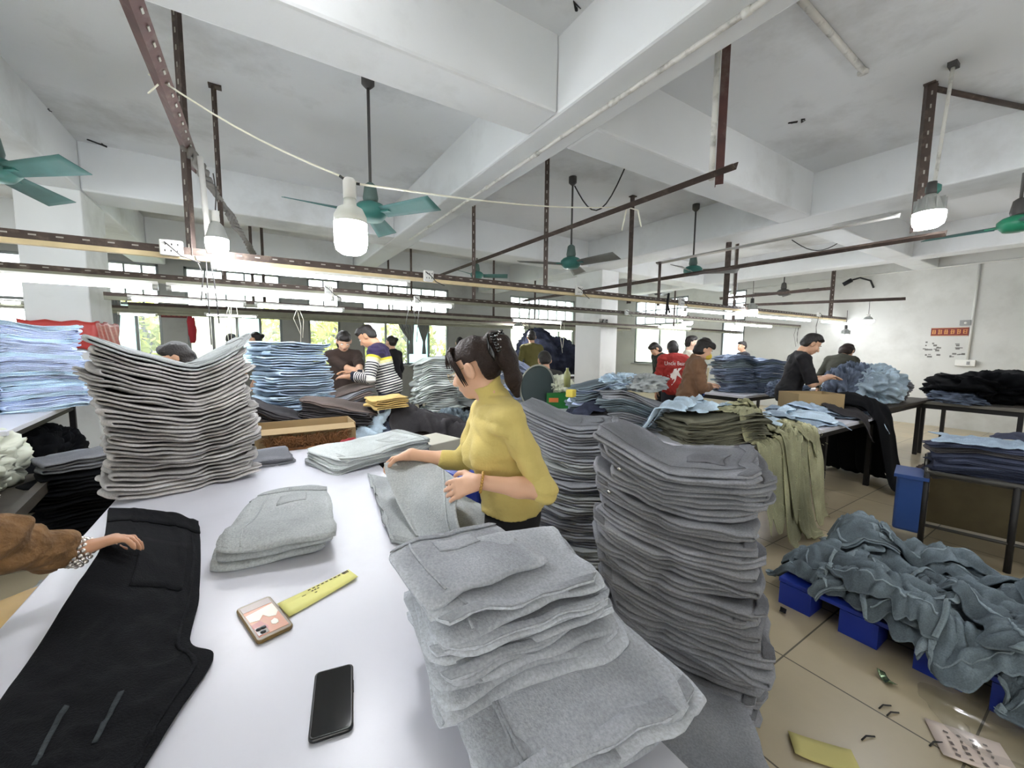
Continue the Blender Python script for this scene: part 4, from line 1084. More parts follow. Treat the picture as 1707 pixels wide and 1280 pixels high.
# --- metal cart with dark blue jeans
M_cart = mat('worn_steel_tube', (86, 84, 80), 0.45, 0.6, var=0.2)
CZ = 0.60; ca = onz(1546, 787, CZ); ux = unit(np.array([1.0, 0.12, 0])); uy = np.array([-ux[1], ux[0], 0])
cd = unit(np.append((onz(1707, 813, CZ)-ca)[:2], 0)); cn = np.array([-cd[1], cd[0], 0]) 
if cn[0] < 0: cn = -cn
def cp(a, b, z): return np.array([ca[0], ca[1], 0])+cd*a+cn*b+_z*z
t = thing('metal_cart', 'low steel tube cart loaded with dark blue jeans at the picture edge', 'cart', cp(0.55, 0.4, 0))
mb = MB(); mb.tube([cp(0, 0, CZ), cp(1.15, 0, CZ), cp(1.15, 0.75, CZ), cp(0, 0.75, CZ), cp(0, 0, CZ)], 0.017, 8); mb.build('top_frame', M_cart, t)
mb = MB(); mb.tube([cp(0, 0, 0.2), cp(1.15, 0, 0.2)], 0.012, 8); mb.tube([cp(0, 0.75, 0.2), cp(1.15, 0.75, 0.2)], 0.012, 8); mb.build('lower_rail', M_cart, t)
for (a_, b_) in ((0, 0), (0.42, 0), (1.15, 0), (0, 0.75), (1.15, 0.75)): MB().tube([cp(a_, b_, 0.0), cp(a_, b_, CZ)], 0.018, 8).build('leg', M_leg, t)
MB().add([cp(0.02, 0.02, CZ-0.03), cp(1.13, 0.02, CZ-0.03), cp(1.13, 0.73, CZ-0.03), cp(0.02, 0.73, CZ-0.03), cp(0.02, 0.02, CZ-0.015), cp(1.13, 0.02, CZ-0.015), cp(1.13, 0.73, CZ-0.015), cp(0.02, 0.73, CZ-0.015)],
         [[0, 3, 2, 1], [4, 5, 6, 7], [0, 1, 5, 4], [1, 2, 6, 5], [2, 3, 7, 6], [3, 0, 4, 7]], False).build('deck', M_dkwood, t)
MB().add([cp(0.03, 0.70, 0.02), cp(1.12, 0.70, 0.02), cp(1.12, 0.70, CZ-0.05), cp(0.03, 0.70, CZ-0.05), cp(0.03, 0.715, 0.02), cp(1.12, 0.715, 0.02), cp(1.12, 0.715, CZ-0.05), cp(0.03, 0.715, CZ-0.05)],
         [[0, 1, 2, 3], [7, 6, 5, 4], [0, 4, 5, 1], [1, 5, 6, 2], [2, 6, 7, 3], [3, 7, 4, 0]], False).build('back_board', mat('dull_brown_board', (104, 92, 66), 0.7, var=0.15), t)
cyaw = math.atan2(cd[1], cd[0]); c = cp(0.58, 0.36, CZ)
stack(c, cyaw, 8, 0.028, 1.12, 0.62, [D_navy, D_navy, D_char], 'dark blue jeans laid flat, {} of the load on the metal cart', 'dark blue jeans on the metal cart',
      lambda u, v, f: -0.25*np.clip(-u-0.42, 0, 1)-0.04*np.clip(u, 0, 1)+0.02*np.sin(v*8+f*3), lambda f: (-0.03*f, 0.02*math.sin(f*9)), 1, 12, 8, 0.03, 0.05, 0.5, 0.01, 0.03, False, 41)
pc = Pile(c[0]-1.1, c[0]+1.1, c[1]-1.1, c[1]+1.1, lambda X, Y: CZ+0.225+0*X)
pc.add((c[0]-0.1, c[1]+0.1), 0.9, 0.4, cyaw+0.1, D_sky, 'washed blue jeans folded on top of the cart load', 'jeans', None, 0.016, 0.02, 4, 61)
pc.add((c[0]+0.3, c[1]-0.16), 0.9, 0.4, cyaw-0.1, D_navy, 'navy jeans spread over the picture edge side of the cart load', 'jeans', None, 0.016, 0.025, 4, 62)
t = thing('plastic_crate', 'blue plastic bin hooked behind the near leg of the metal cart', 'bin', cp(-0.1, 0.12, 0.33))
c = cp(-0.08, 0.14, 0.33); bevel(MB().box(c, (0.16, 0.3, 0.42), rotz(cyaw)).build('bin', mat('light_blue_plastic', (44, 74, 136), 0.4), t), 0.02)
MB().box(c+_z*0.215, (0.19, 0.33, 0.025), rotz(cyaw)).build('rim', MATS['light_blue_plastic'], t)

# --- table with olive and ice blue jeans in front of the right wall
table('sorting_table', 'white topped table heaped with olive and ice blue jeans', 2.55, 5.75, 1.46, 2.25, 0.8, legs=[(2.65, 1.55), (4.6, 1.6), (5.65, 1.55), (2.65, 2.15), (5.65, 2.15)])
pt = Pile(1.9, 6.9, 0.7, 3.0, table_top(2.55, 5.75, 1.46, 2.25, 0.8, 7.0, 0.03))
rs = np.random.RandomState(9)
def heap(p, items, m, words, cat='jeans', group=None, **kw):
    for i, (x, y, L, W, yw) in enumerate(items):
        p.add((x, y), L, W, yw, m if not isinstance(m, list) else m[i % len(m)], words[i], cat, group, seed=kw.pop('seed', 300)+i*7+int(x*10), **kw)
stack((2.98, 1.80, 0.8), -0.5, 6, 0.034, 0.66, 0.5, D_oliveg, 'dark olive folded jeans, {} of the heap behind the tall grey stack', 'dark olive heap on the sorting table',
      lambda u, v, f: 0.03*np.sin(u*7), lambda f: (0.02*math.sin(f*7), 0.0), 2, 8, 7, 0.025, 0.1, 0.5, 0.01, 0.03, False, 309)
stack((3.35, 1.85, 0.8), 0.3, 3, 0.034, 0.6, 0.45, D_oliveg, 'dark olive folded jeans, {} of the low heap under the draped olive ones', 'low dark olive heap on the sorting table',
      None, None, 2, 8, 7, 0.025, 0.1, 0.5, 0.01, 0.03, False, 310)
pt.H[int(0.7/0.025):int(1.35/0.025), int(0.85/0.025):int(1.4/0.025)] = 1.01
ol = [(2.75, 1.85, 0.7, 0.5, 0.2), (2.85, 1.8, 0.75, 0.5, 1.2), (2.8, 1.95, 0.7, 0.45, 0.1), (2.9, 1.75, 0.7, 0.5, 0.5), (2.8, 1.85, 0.7, 0.45, 2.9), (2.85, 1.75, 0.65, 0.45, 0.0), (2.75, 1.95, 0.6, 0.4, 0.3)]
for i, it in enumerate(ol):
    pass
D_olive2 = denim('pale_olive_denim', (158, 156, 126), 0.3, 0.12)
dr = [(3.15, 1.56, 0.46, 0.36, -1.5), (3.4, 1.54, 0.5, 0.34, -1.35), (3.62, 1.50, 0.5, 0.30, -1.65), (3.86, 1.54, 0.46, 0.3, -1.5), (3.45, 1.58, 0.44, 0.4, -1.2), (3.8, 1.60, 0.42, 0.36, -1.8)]
wd = ['hanging over the table edge nearest the tall stack', 'hanging second along the table edge', 'hanging in the middle of the table edge', 'hanging last along the table edge', 'bunched on the table edge with frayed hem', 'bunched beside the bare table corner']
for i, it in enumerate(dr):
    pt.add(it[:2], *it[2:], [D_olive, D_olive2][i % 2], 'olive jeans '+wd[i], 'jeans', 'olive jeans draped off the sorting table', th=0.018, amp=0.022, fr=9, seed=330+i, n=70, k=34, wmin=0.85)
# frayed threads on the olive drape
mb = MB(); rs = random.Random(6)
for i in range(260):
    x = rs.uniform(2.95, 4.1); y = rs.uniform(1.14, 1.5); z = float(pt.sample(np.array(x), np.array(y)))
    if z < 0.2: continue
    p = np.array([x, y, z+0.002]); q = p+np.array([rs.uniform(-.02, .02), -0.012, rs.uniform(-.045, .0)]); mb.tube([p, (p+q)/2+np.array([0, -.008, 0]), q], 0.0018, 3, False)
o = tag(mb.build('frayed_threads', mat('pale_olive_thread', (186, 186, 150), 0.9), origin=(3.5, 1.3, 0.8)), 'pale frayed threads over the draped olive jeans', 'threads'); o['kind'] = 'stuff'
ic = [(3.2, 2.0, 0.9, 0.5, 0.1), (3.7, 1.9, 0.9, 0.5, 0.4), (4.2, 1.75, 0.9, 0.5, 2.9), (4.7, 1.8, 0.9, 0.45, 0.3), (4.4, 2.0, 0.8, 0.5, 0.0), (5.2, 1.9, 0.8, 0.5, 0.5), (5.4, 1.8, 0.8, 0.5, 2.4), (3.0, 2.1, 0.8, 0.4, 0.3), (4.9, 2.05, 0.8, 0.5, 1.0)]
wi = ['at the far corner behind the dark olive heap', 'spread behind the draped olive jeans', 'spread flat by the bare table corner', 'laid slanting in the middle of the table', 'bunched under the cardboard box', 'crumpled at the dark hanging clothes',
      'lying over the table end', 'crumpled nearest the brown hooded worker', 'crumpled beside the cardboard box']
for i, it in enumerate(ic):
    pt.add(it[:2], *it[2:], [D_ice, D_ice, D_sky][i % 3], 'ice blue jeans '+wi[i], 'jeans', 'ice blue jeans on the sorting table', th=0.018, amp=0.03, fr=4, seed=350+i)
pt.add((5.3, 1.7), 0.9, 0.4, 0.5, D_char, 'charcoal jeans lying across the ice blue ones', 'jeans', None, 0.018, 0.03, 4, 372)
for i, (x, y) in enumerate(((5.72, 1.62), (5.86, 1.75), (5.9, 1.95), (5.78, 1.5), (5.55, 1.36))):
    pt.add((x, y), 0.8, 0.34, [-0.2, 0.1, 0.0, -0.6, -1.3][i], D_black, 'black trousers %s at the end of the sorting table' % ['hanging nearest the bare corner', 'hanging in the middle', 'hanging farthest back', 'hanging with a grey lining', 'hanging over the front edge'][i], 'trousers', 'black trousers hanging off the sorting table', th=0.02, amp=0.02, fr=5, seed=380+i, n=50)
# cardboard box on the sorting table
M_card = mat('brown_cardboard', (160, 136, 98), 0.8, var=0.06, scale=5)
def open_box(c, sx, sy, sz, rot, label, m=M_card, tape=True, flaps=True):
    t = thing('cardboard_box', label, 'box', (c[0], c[1], c[2])); R = rotz(rot); c = np.asarray(c, float)
    mb = MB(); w = 0.006
    mb.box(c+_z*w/2, (sx, sy, w), R)
    for s in (-1, 1):
        mb.box(c+R @ np.array([0, s*(sy-w)/2, sz/2]), (sx, w, sz), R); mb.box(c+R @ np.array([s*(sx-w)/2, 0, sz/2]), (w, sy-2*w, sz), R)
    mb.build('carton', m, t)
    if flaps:
        for s in (-1, 1): MB().box(c+R @ np.array([0, s*(sy/2+0.03), sz-0.015]), (sx*0.96, 0.07, 0.004), R @ rotx(-s*0.4)).build('flap', m, t)
    if tape: MB().box(c+R @ np.array([sx*0.28, -sy/2-0.001, sz*0.55]), (0.05, 0.002, sz*0.5), R).build('tape', mat('parcel_tape', (206, 186, 138), 0.3), t)
    return t
b = dep(1352, 652, 4.35); open_box((b[0], b[1], 0.86), 0.5, 0.3, 0.17, math.radians(-30), 'brown cardboard box in front of the man in black', tape=False, flaps=False)

# --- ragged light blue bundle, dark bundle on shelf by the right wall
def blob(c, r, seed, m, label, name, cat, amp=0.16, fr=2.2, flat=0.0, group=None, nu=48, nv=72, parent=None, lump=0.2):
    """soft bundle with ridged folds resting on its base"""
    th = np.linspace(0.02, math.pi-0.02, nu); ph = np.linspace(0, 2*math.pi, nv+1)[:-1]
    T, Pp = np.meshgrid(th, ph, indexing='ij')
    D = np.stack([np.sin(T)*np.cos(Pp), np.sin(T)*np.sin(Pp), np.cos(T)], -1)
    k = 1+lump*fbm(D, seed, 0.5, 2)+amp*(ridged(D*np.array([1, 1, 0.5]), seed+3, fr, 2)-0.4)
    V = D*k[..., None]*np.asarray(r); z0 = -r[2]*(1-flat); V[..., 2] = np.maximum(V[..., 2], z0); V[..., 2] -= z0
    idx = np.arange(nu*nv).reshape(nu, nv)
    Fc = [[int(idx[i, j]), int(idx[i+1, j]), int(idx[i+1, (j+1) % nv]), int(idx[i, (j+1) % nv])] for i in range(nu-1) for j in range(nv)]
    Fc += [idx[0].tolist(), idx[-1][::-1].tolist()]
    o = MB().add(V.reshape(-1, 3), Fc).build(name, m); o.location = c
    if parent: attach(o, parent)
    elif label: tag(o, label, cat, group)
    return o
table('trestle_table', 'dark legged table behind, carrying the pale tied bundle', 6.3, 8.2, 1.6, 2.3, 0.8, mtop=M_dkwood)
q = dep(1535, 668, 5.7); blob((6.98, 2.0, 0.8), (0.40, 0.36, 0.26), 71, D_ice, 'pale ice blue tied bundle of jeans near the right wall', 'jeans_bundle', 'bundle', 0.2, 2.6, 0.25)
blob((6.95, 2.12, 0.8), (0.34, 0.18, 0.30), 72, D_slate, 'slate blue bundle behind the pale tied bundle', 'jeans_bundle', 'bundle', 0.25, 2.4, 0.3)
blob((6.52, 2.12, 0.8), (0.26, 0.2, 0.28), 73, D_slate, 'slate blue bundle beside the bent worker by the wall', 'jeans_bundle', 'bundle', 0.25, 2.4, 0.3)
blob((7.45, 1.9, 0.8), (0.2, 0.26, 0.2), 77, D_dark, 'grey bundle between the pale bundle and the dark clothes', 'jeans_bundle', 'bundle', 0.25, 2.4, 0.3)
q = onz(1640, 665, 0.8)
table('shelf_table', 'dark shelf table under the heap of black clothes by the wall', 7.9, 9.4, 0.7, 1.75, 0.78, mtop=mat('grey_plank', (120, 116, 108), 0.7))
blob((8.7, 1.15, 0.78), (0.85, 0.60, 0.22), 74, D_black, 'heap of black clothes on the shelf by the right wall', 'clothes_heap', 'clothes', 0.22, 2.0, 0.2)
blob((8.15, 1.35, 0.78), (0.34, 0.3, 0.1), 75, D_slate, 'grey blue jeans at the edge of the black clothes heap', 'jeans_bundle', 'jeans', 0.25, 2.4, 0.3)
for i, (x, y, s, m, lb) in enumerate(((6.6, 1.2, 0.2, D_brown, 'brown cloth scrap on the floor below the wall shelf'), (7.1, 1.1, 0.22, D_mint, 'pale cloth scrap on the floor beside the black trousers'), (8.0, 1.0, 0.25, D_pale, 'pale cloth on the floor under the wall shelf'))):
    blob((x, y, 0), (s, s*0.8, 0.08), 90+i, m, lb, 'cloth_scrap', 'cloth', 0.3, 2.2, 0.3)
# --- slate stacks by the barred window, table under them
table('far_table', 'white topped table with the slate blue stacks before the barred window', 6.0, 8.6, 3.1, 4.2, 0.8)
for (px, n, sd, lb, g) in ((1222, 15, 51, 'slate blue folded jeans, {} of the stack by the barred window', 'slate stack by the barred window'), (1272, 13, 53, 'slate blue folded jeans, {} of the stack left of the man in black', 'slate stack left of the man in black')):
    p = dep(px, 640, 6.5)
    stack((p[0], p[1], 0.8), math.radians(-30), n, 0.042, 0.52, 0.45, [D_slate, D_slate, D_dusk], lb, g, lambda u, v, f: -0.25*f*np.abs(u)**1.3, lambda f: (0.03*math.sin(f*6), 0.02*math.sin(f*8)), 1, 7, 6, 0.03, 0.12, 0.5, 0.008, 0.03, False, sd)
blob((dep(1310, 640, 5.9)[0], dep(1310, 640, 5.9)[1], 0.8), (0.28, 0.24, 0.14), 76, D_slate, 'slate blue heap left of the man in black', 'jeans_bundle', 'jeans', 0.25, 2.4, 0.3)
# white jacket slanting over the near end of that table
pz = Pile(4.4, 6.2, 2.2, 3.6, table_top(4.9, 5.75, 2.3, 3.1, 0.8)); 
# --- tables in the middle distance
table('worktable', 'table with blue and grey jeans stacks behind the tall grey stack', 2.3, 4.1, 2.75, 3.7, 0.78)
p = dep(995, 700, 3.75); p2 = dep(1050, 705, 3.55)
stack((p[0], p[1], 0.78), math.radians(-35), 12, 0.034, 0.5, 0.42, [D_blue, D_slate, D_dusk], 'blue folded jeans, {} of the stack in front of the middle column', 'blue stack before the middle column',
      lambda u, v, f: 0.05*f*np.sin(u*5), lambda f: (0.02*math.sin(f*8), 0.02*math.sin(f*6)), 1, 8, 7, 0.03, 0.1, 0.5, 0.008, 0.03, False, 55)
stack((p2[0], p2[1], 0.78), math.radians(-42), 12, 0.030, 0.58, 0.42, [D_grey, D_dusk], 'grey blue folded jeans, {} of the sagging stack before the red sweatshirt', 'sagging stack before the red sweatshirt',
      lambda u, v, f: -0.35*f*np.clip(u+0.1, 0, 1), lambda f: (0.02*math.sin(f*8), 0.02*math.sin(f*6)), 1, 9, 7, 0.03, 0.1, 0.5, 0.01, 0.03, False, 57)
pk = Pile(1.7, 4.6, 1.9, 4.2, lambda X, Y: 1.13+0*X); 
for i, (px, py, k, m, lb) in enumerate(((1035, 622, 3.7, D_ice, 'ice blue crumpled jeans topping the stack before the middle column'), (1075, 632, 3.6, D_pale, 'pale crumpled cloth topping the sagging stack'))):
    q = dep(px, py, k); blob((q[0], q[1], 1.12), (0.22, 0.17, 0.08), 84+i, m, lb, 'crumpled_jeans', 'jeans', 0.3, 2.4, 0.25)
# dark denim on a low stand in front of that table
table('low_stand', 'low stand with black and charcoal jeans behind the tall stack', 2.0, 2.9, 2.35, 2.75, 0.72)
pk = Pile(1.7, 3.3, 1.9, 3.1, table_top(2.0, 2.9, 2.35, 2.75, 0.72))
for i, (x, y, yw) in enumerate(((2.3, 2.55, 0.1), (2.6, 2.5, -0.3), (2.4, 2.6, 0.4), (2.55, 2.55, 0.0), (2.7, 2.5, 0.6), (2.45, 2.55, -0.2))):
    pk.add((x, y), 0.7, 0.42, yw, [D_char, D_navy][i % 2], '%s jeans, %s of the dark pile behind the tall stack' % (['charcoal', 'navy'][i % 2], ordinal(5-i)), 'jeans', 'dark pile behind the tall stack', 0.03, 0.025, 4, 400+i)

# --- the far left tables: blue stack, dark piles
table('worktable', 'table holding the washed blue stack and the dark piles', -0.3, 1.0, 3.55, 5.3, 0.78)
p = dep(498, 668, 4.35)
stack((0.28, 4.35, 0.90), math.radians(25), 14, 0.043, 0.58, 0.46, [D_sky, D_sky, D_ice], 'washed blue folded jeans, {} of the tall blue stack by the woman in brown', 'tall washed blue stack',
      lambda u, v, f: -0.08*f*np.clip(u, 0, 1), lambda f: (0.02*math.sin(f*6), 0.02*math.sin(f*9)), 1, 9, 7, 0.025, 0.08, 0.5, 0.01, 0.025, False, 59)
stack((0.3, 4.30, 0.78), math.radians(10), 3, 0.038, 0.75, 0.55, D_char, 'charcoal folded jeans, {} under the tall blue stack', 'charcoal jeans under the blue stack', None, None, 1, 7, 6, 0.03, 0.1, 0.5, 0.01, 0.03, False, 60)
stack((0.06, 3.78, 0.78), math.radians(-5), 10, 0.03, 0.6, 0.4, [D_brown, D_char], 'brown grey folded jeans, {} of the sloping pile behind the warm grey stack', 'sloping brown grey pile',
      lambda u, v, f: -0.45*f*np.clip(u+0.2, 0, 1), None, 1, 9, 6, 0.03, 0.1, 0.5, 0.01, 0.03, False, 61)
stack((0.58, 3.75, 0.78), math.radians(-20), 9, 0.028, 0.56, 0.4, [D_char, D_char, D_brown], 'charcoal folded jeans, {} of the fanned pile behind the cardboard box', 'fanned charcoal pile',
      lambda u, v, f: -0.28*f*np.clip(u+0.15, 0, 1), None, 1, 9, 6, 0.03, 0.14, 0.5, 0.01, 0.03, False, 63)
stack((0.80, 4.62, 0.78), math.radians(10), 7, 0.033, 0.5, 0.4, [D_brown, D_dark], 'brown grey folded jeans, {} of the pile under the striped man\'s hands', 'pile under the striped man\'s hands',
      lambda u, v, f: 0.05*np.sin(u*6), None, 1, 8, 6, 0.03, 0.1, 0.5, 0.01, 0.03, False, 65)
# low bench with dark jackets, tan cloth on top
table('low_bench', 'low bench under dark jackets in front of the striped man', 0.66, 1.8, 3.36, 4.0, 0.62)
pj = Pile(0.6, 2.6, 2.8, 4.3, table_top(0.66, 1.8, 3.36, 4.0, 0.62, 5))
for i, (x, y, L, W, yw, m, lb, ct) in enumerate(((1.2, 3.5, 0.8, 0.5, 0.3, D_char, 'charcoal jeans lying lowest on the low bench', 'jeans'), (1.6, 3.5, 0.9, 0.5, 0.1, D_char, 'charcoal jeans spread along the low bench', 'jeans'), (1.3, 3.6, 0.8, 0.5, 0.6, D_slate, 'slate jeans on the low bench below the tan cloth', 'jeans'),
        (1.75, 3.45, 0.9, 0.55, 0.2, D_brown, 'brown black jacket spread on the low bench', 'jacket'), (1.7, 3.4, 0.8, 0.5, -0.2, D_char, 'charcoal jacket topmost on the low bench', 'jacket'), (1.12, 3.38, 0.34, 0.26, 0.9, D_ice, 'pale blue shirt hanging below the tan cloth', 'shirt'))):
    pj.add((x-0.3, y+0.15), L, W, yw, m, lb, ct, None, 0.03, 0.035, 3.5, 420+i, bulge=0.02)
stack((0.97, 3.62, float(pj.sample(np.array(0.97), np.array(3.62)))+0.0), 0.2, 3, 0.032, 0.32, 0.28, D_tan, 'tan folded trousers, {} of the little pile on the dark jackets', 'tan trousers on the dark jackets', None, None, 1, 8, 8, 0.012, 0.1, 0.5, 0.006, 0.015, False, 67, cat='trousers')
# cardboard box with brown fringe in it
b0 = ony(440, 756, 3.14); b1 = ony(592, 748, 3.14)
open_box(((b0[0]+b1[0])/2-0.02, 3.30, 0.62), b1[0]-b0[0]+0.06, 0.3, 0.3, 0.0, 'brown cardboard box full of fringe beyond the cutting table')
table('box_stand', 'low dark stand holding the fringe box', -0.1, 0.85, 3.1, 3.52, 0.62, mtop=M_dkwood)
mb = MB(); rs = random.Random(8); bx0, bx1 = b0[0]+0.02, b1[0]-0.06
for i in range(900):
    x = rs.uniform(bx0, bx1); y = rs.uniform(3.06, 3.135); z = TOP+0.012+rs.uniform(0, 0.05)
    a = rs.uniform(0, 6.28); l = rs.uniform(0.02, 0.055); p = np.array([x, y, z]); q = p+np.array([math.cos(a)*l, math.sin(a)*l*0.4-0.01, rs.uniform(0.005, 0.05)])
    mb.tube([p, (p+q)/2+_z*0.012, q], [0.003, 0.003, 0.0015], 4, False)
mb.box(((bx0+bx1)/2, 3.1, TOP+0.005), (bx1-bx0, 0.08, 0.02))
o = tag(mb.build('fringe', mat('rusty_brown_fringe', (122, 82, 46), 0.95, var=0.4, scale=14), origin=(0.3, 3.1, TOP)), 'rusty brown fringe piled along the far table edge by the cardboard box', 'fringe'); o['kind'] = 'stuff'
p = onz(590, 742, TOP+0.04); blob((p[0]-0.02, p[1], TOP), (0.09, 0.05, 0.05), 88, mat('crimson_cloth', (150, 28, 40), 0.8), 'crimson scrap of cloth at the end of the fringe', 'cloth_scrap', 'cloth', 0.2, 2.0, 0.3, nu=20, nv=28)
# white carton beside the far table end
p = dep(712, 742, 2.95); o = bevel(MB().box((p[0]+0.05, p[1]+0.05, 0.62), (0.34, 0.3, 0.36), rotz(0.3)).build('carton', mat('white_card', (206, 202, 186), 0.7)), 0.006); tag(o, 'white carton behind the woman in yellow, on a crate', 'box')
o = bevel(MB().box((p[0]+0.06, p[1]+0.05, 0.22), (0.42, 0.38, 0.44), rotz(0.3)).build('crate', mat('cream_card', (196, 182, 142), 0.7)), 0.006); tag(o, 'cream coloured crate under the white carton', 'crate')
t_ = onz(775, 785, 0.86); o = bevel(MB().box((0.98, 1.9, 0.42), (0.3, 0.42, 0.84), rotz(0.2)).build('plastic_crate', M_pal), 0.015); tag(o, 'blue plastic crate behind the woman in yellow', 'crate')

# --- pale mint stacks behind the woman's head
for (px, k, n, sd, lb, g) in ((735, 5.1, 22, 71, 'pale mint folded jeans, {} of the ragged stack left of the woman\'s face', 'ragged mint stack by the woman'), (768, 5.7, 18, 73, 'pale mint folded jeans, {} of the stack behind the woman\'s hair', 'mint stack behind the woman')):
    p = dep(px, 650, k)
    stack((p[0], p[1], 0.36 if sd == 71 else 0.5), math.radians(-10), n, 0.047, 0.44, 0.4, D_mint, lb, g, lambda u, v, f: -0.5*(f > 0.5)*np.clip(np.abs(u)-0.16, 0, 1), lambda f: (0.03*math.sin(f*9), 0.03*math.sin(f*7)), 1, 8, 6, 0.03, 0.2, 0.5, 0.012, 0.04, False, sd,
          dims=lambda f: ((0.40, 0.38, 0, 0) if f < 0.5 else (0.54, 0.42, -0.07, 0)))
    q = thing('plastic_crate', 'crate under the pale mint stack, %s' % ('nearer one' if sd == 71 else 'farther one'), 'crate', (p[0], p[1], 0))
    bevel(MB().box((p[0], p[1], 0.17 if sd == 71 else 0.24), (0.6, 0.5, 0.33 if sd == 71 else 0.48)).build('crate', M_pal, q), 0.02)
p = dep(755, 690, 4.2); blob((p[0], p[1], 0.5), (0.3, 0.26, 0.2), 92, D_dusk, 'dusty blue heap in front of the mint stacks', 'jeans_bundle', 'jeans', 0.3, 2.6, 0.3)
o = tag(bevel(MB().box((p[0], p[1], 0.25), (0.6, 0.5, 0.49)).build('crate', M_dkwood), 0.01), 'dark crate under the dusty blue heap', 'crate')
# navy mound, seated worker's table, green box
table('far_worktable', 'grey table edge with the green box beyond the stack behind the woman', 2.2, 4.4, 4.15, 4.75, 0.78, mtop=mat('grey_laminate', (150, 152, 150), 0.5))
table('far_worktable', 'white topped far table under the navy mound', 5.0, 8.0, 7.6, 8.8, 0.8)
blob((5.95, 7.7, 0.8), (0.85, 0.6, 0.62), 94, D_navy, 'navy jeans mound against the left of the middle column', 'jeans_mound', 'jeans', 0.12, 3.2, 0.35)
blob((4.35, 5.75, 0.78), (0.4, 0.3, 0.14), 95, D_slate, 'slate jeans pile between the seated worker and the column', 'jeans_bundle', 'jeans', 0.2, 2.6, 0.3)
p = dep(870, 640, 5.6)
stack((p[0], p[1], 0.78), math.radians(-25), 14, 0.04, 0.5, 0.4, [D_slate, D_blue], 'slate blue folded jeans, {} of the leaning stack by the seated worker', 'leaning stack by the seated worker',
      lambda u, v, f: -0.7*f*np.clip(u+0.05, 0, 1), lambda f: (0.02*math.sin(f*8), 0.0), 1, 8, 6, 0.03, 0.1, 0.5, 0.01, 0.03, False, 75)
table('far_worktable', 'far table under the leaning slate stack', 2.0, 4.6, 5.1, 5.9, 0.78)
p = dep(928, 640, 4.75); t = thing('green_box', 'green carton with orange flash beside a white bag', 'box', (p[0], p[1], 0.78))
bevel(MB().box((p[0], p[1], 0.87), (0.26, 0.2, 0.18), rotz(-0.5)).build('carton', mat('green_card', (26, 108, 40), 0.5), t), 0.006)
R = rotz(-0.5); MB().box(np.array([p[0], p[1], 0.88])+R @ np.array([-0.05, -0.102, 0]), (0.11, 0.003, 0.05), R).build('orange_flash', mat('orange_ink', (216, 120, 60), 0.6), t)
blob((p[0]+0.08, p[1]+0.05, 0.96), (0.17, 0.13, 0.09), 96, mat('white_plastic_bag', (226, 228, 206), 0.4), 'white plastic bag on the green carton', 'plastic_bag', 'bag', 0.25, 2.4, 0.3)
q = dep(945, 650, 3.6); tag(MB().lathe((q[0], q[1], 1.14), [(0.0005, 0), (0.03, 0), (0.03, 0.12), (0.012, 0.15), (0.012, 0.17)], 14).build('tea_bottle', mat('amber_glass', (130, 132, 84), 0.2)), 'amber bottle standing on the stack behind the woman', 'bottle')
q = dep(952, 655, 3.2); tag(bevel(MB().box((q[0], q[1], 1.13), (0.07, 0.06, 0.06), rotz(0.4)).build('label_roll', mat('yellow_card', (222, 200, 84), 0.6)), 0.006), 'small yellow label pack beside the amber bottle', 'label')
# red wrapped bundle on the pale blue stack's far side
ring = [(-2.03, 6.5), (-2.03, 6.16), (-1.75, 6.15), (-1.46, 6.16), (-1.46, 6.5), (-1.46, 7.03)]
P = np.zeros((60, 9, 3))
for i in range(60):
    f = i/59*5; k = min(4, int(f)); g = f-k; x = ring[k][0]+(ring[k+1][0]-ring[k][0])*g; y = ring[k][1]+(ring[k+1][1]-ring[k][1])*g
    for j in range(9): P[i, j] = (x+0.008*math.sin(i*1.3+j), y-0.010*abs(math.sin(i*0.9+j*0.8)), 1.42+0.30*j/8+0.01*math.sin(i*0.7))
o = MB().sheet(P, 0.004).build('plastic_banner', mat('red_plastic_wrap', (186, 62, 56), 0.4), origin=(-1.75, 6.16, 1.42)); tag(o, 'red plastic banner wrapped round the left column above the pale blue stacks', 'banner')
p = ony(320, 545, 9.9); blob((p[0], p[1], 1.5), (0.07, 0.05, 0.28), 99, mat('crimson_cloth', (190, 30, 52), 0.8), 'crimson cloth hanging by the white window panel', 'hanging_cloth', 'cloth', 0.1, 2.0, 0.0, nu=20, nv=24)

# --- black jeans, held jeans: shaped from control nets
def catmull(P, n):
    """smooth resampling of control points along axis 0"""
    P = np.asarray(P, float); m = len(P); t = np.linspace(0, m-1, n); i = np.clip(t.astype(int), 0, m-2); f = (t-i)
    f = f.reshape([-1]+[1]*(P.ndim-1))
    g = lambda k: P[np.clip(k, 0, m-1)]
    p0, p1, p2, p3 = g(i-1), g(i), g(i+1), g(i+2)
    return 0.5*((2*p1)+(-p0+p2)*f+(2*p0-5*p1+4*p2-p3)*f**2+(-p0+3*p1-3*p2+p3)*f**3)
def net(ctrl, nu, nv):
    """ctrl[i][j] = (px, py, z) seen in the photograph at that height"""
    W = np.array([[onz(*c) for c in row] for row in ctrl])
    A = catmull(W, nu); return np.swapaxes(catmull(np.swapaxes(A, 0, 1), nv), 0, 1)
def made(P, t, name, m, label=None, cat=None, parent=None, group=None):
    o = MB().sheet(P, t).build(name, m, parent, origin=P.reshape(-1, 3).mean(0))
    if label: tag(o, label, cat, group)
    return o
def over(P, sl, lift, th, name, m, parent):
    Nn = np.cross(np.gradient(P, axis=0), np.gradient(P, axis=1)); Nn /= np.linalg.norm(Nn, axis=2, keepdims=True)+1e-9
    s = np.sign(Nn[..., 2].mean()) or 1
    return MB().sheet(P[sl]+Nn[sl]*lift*s, th).build(name, m, parent)
Z0 = TOP+0.009
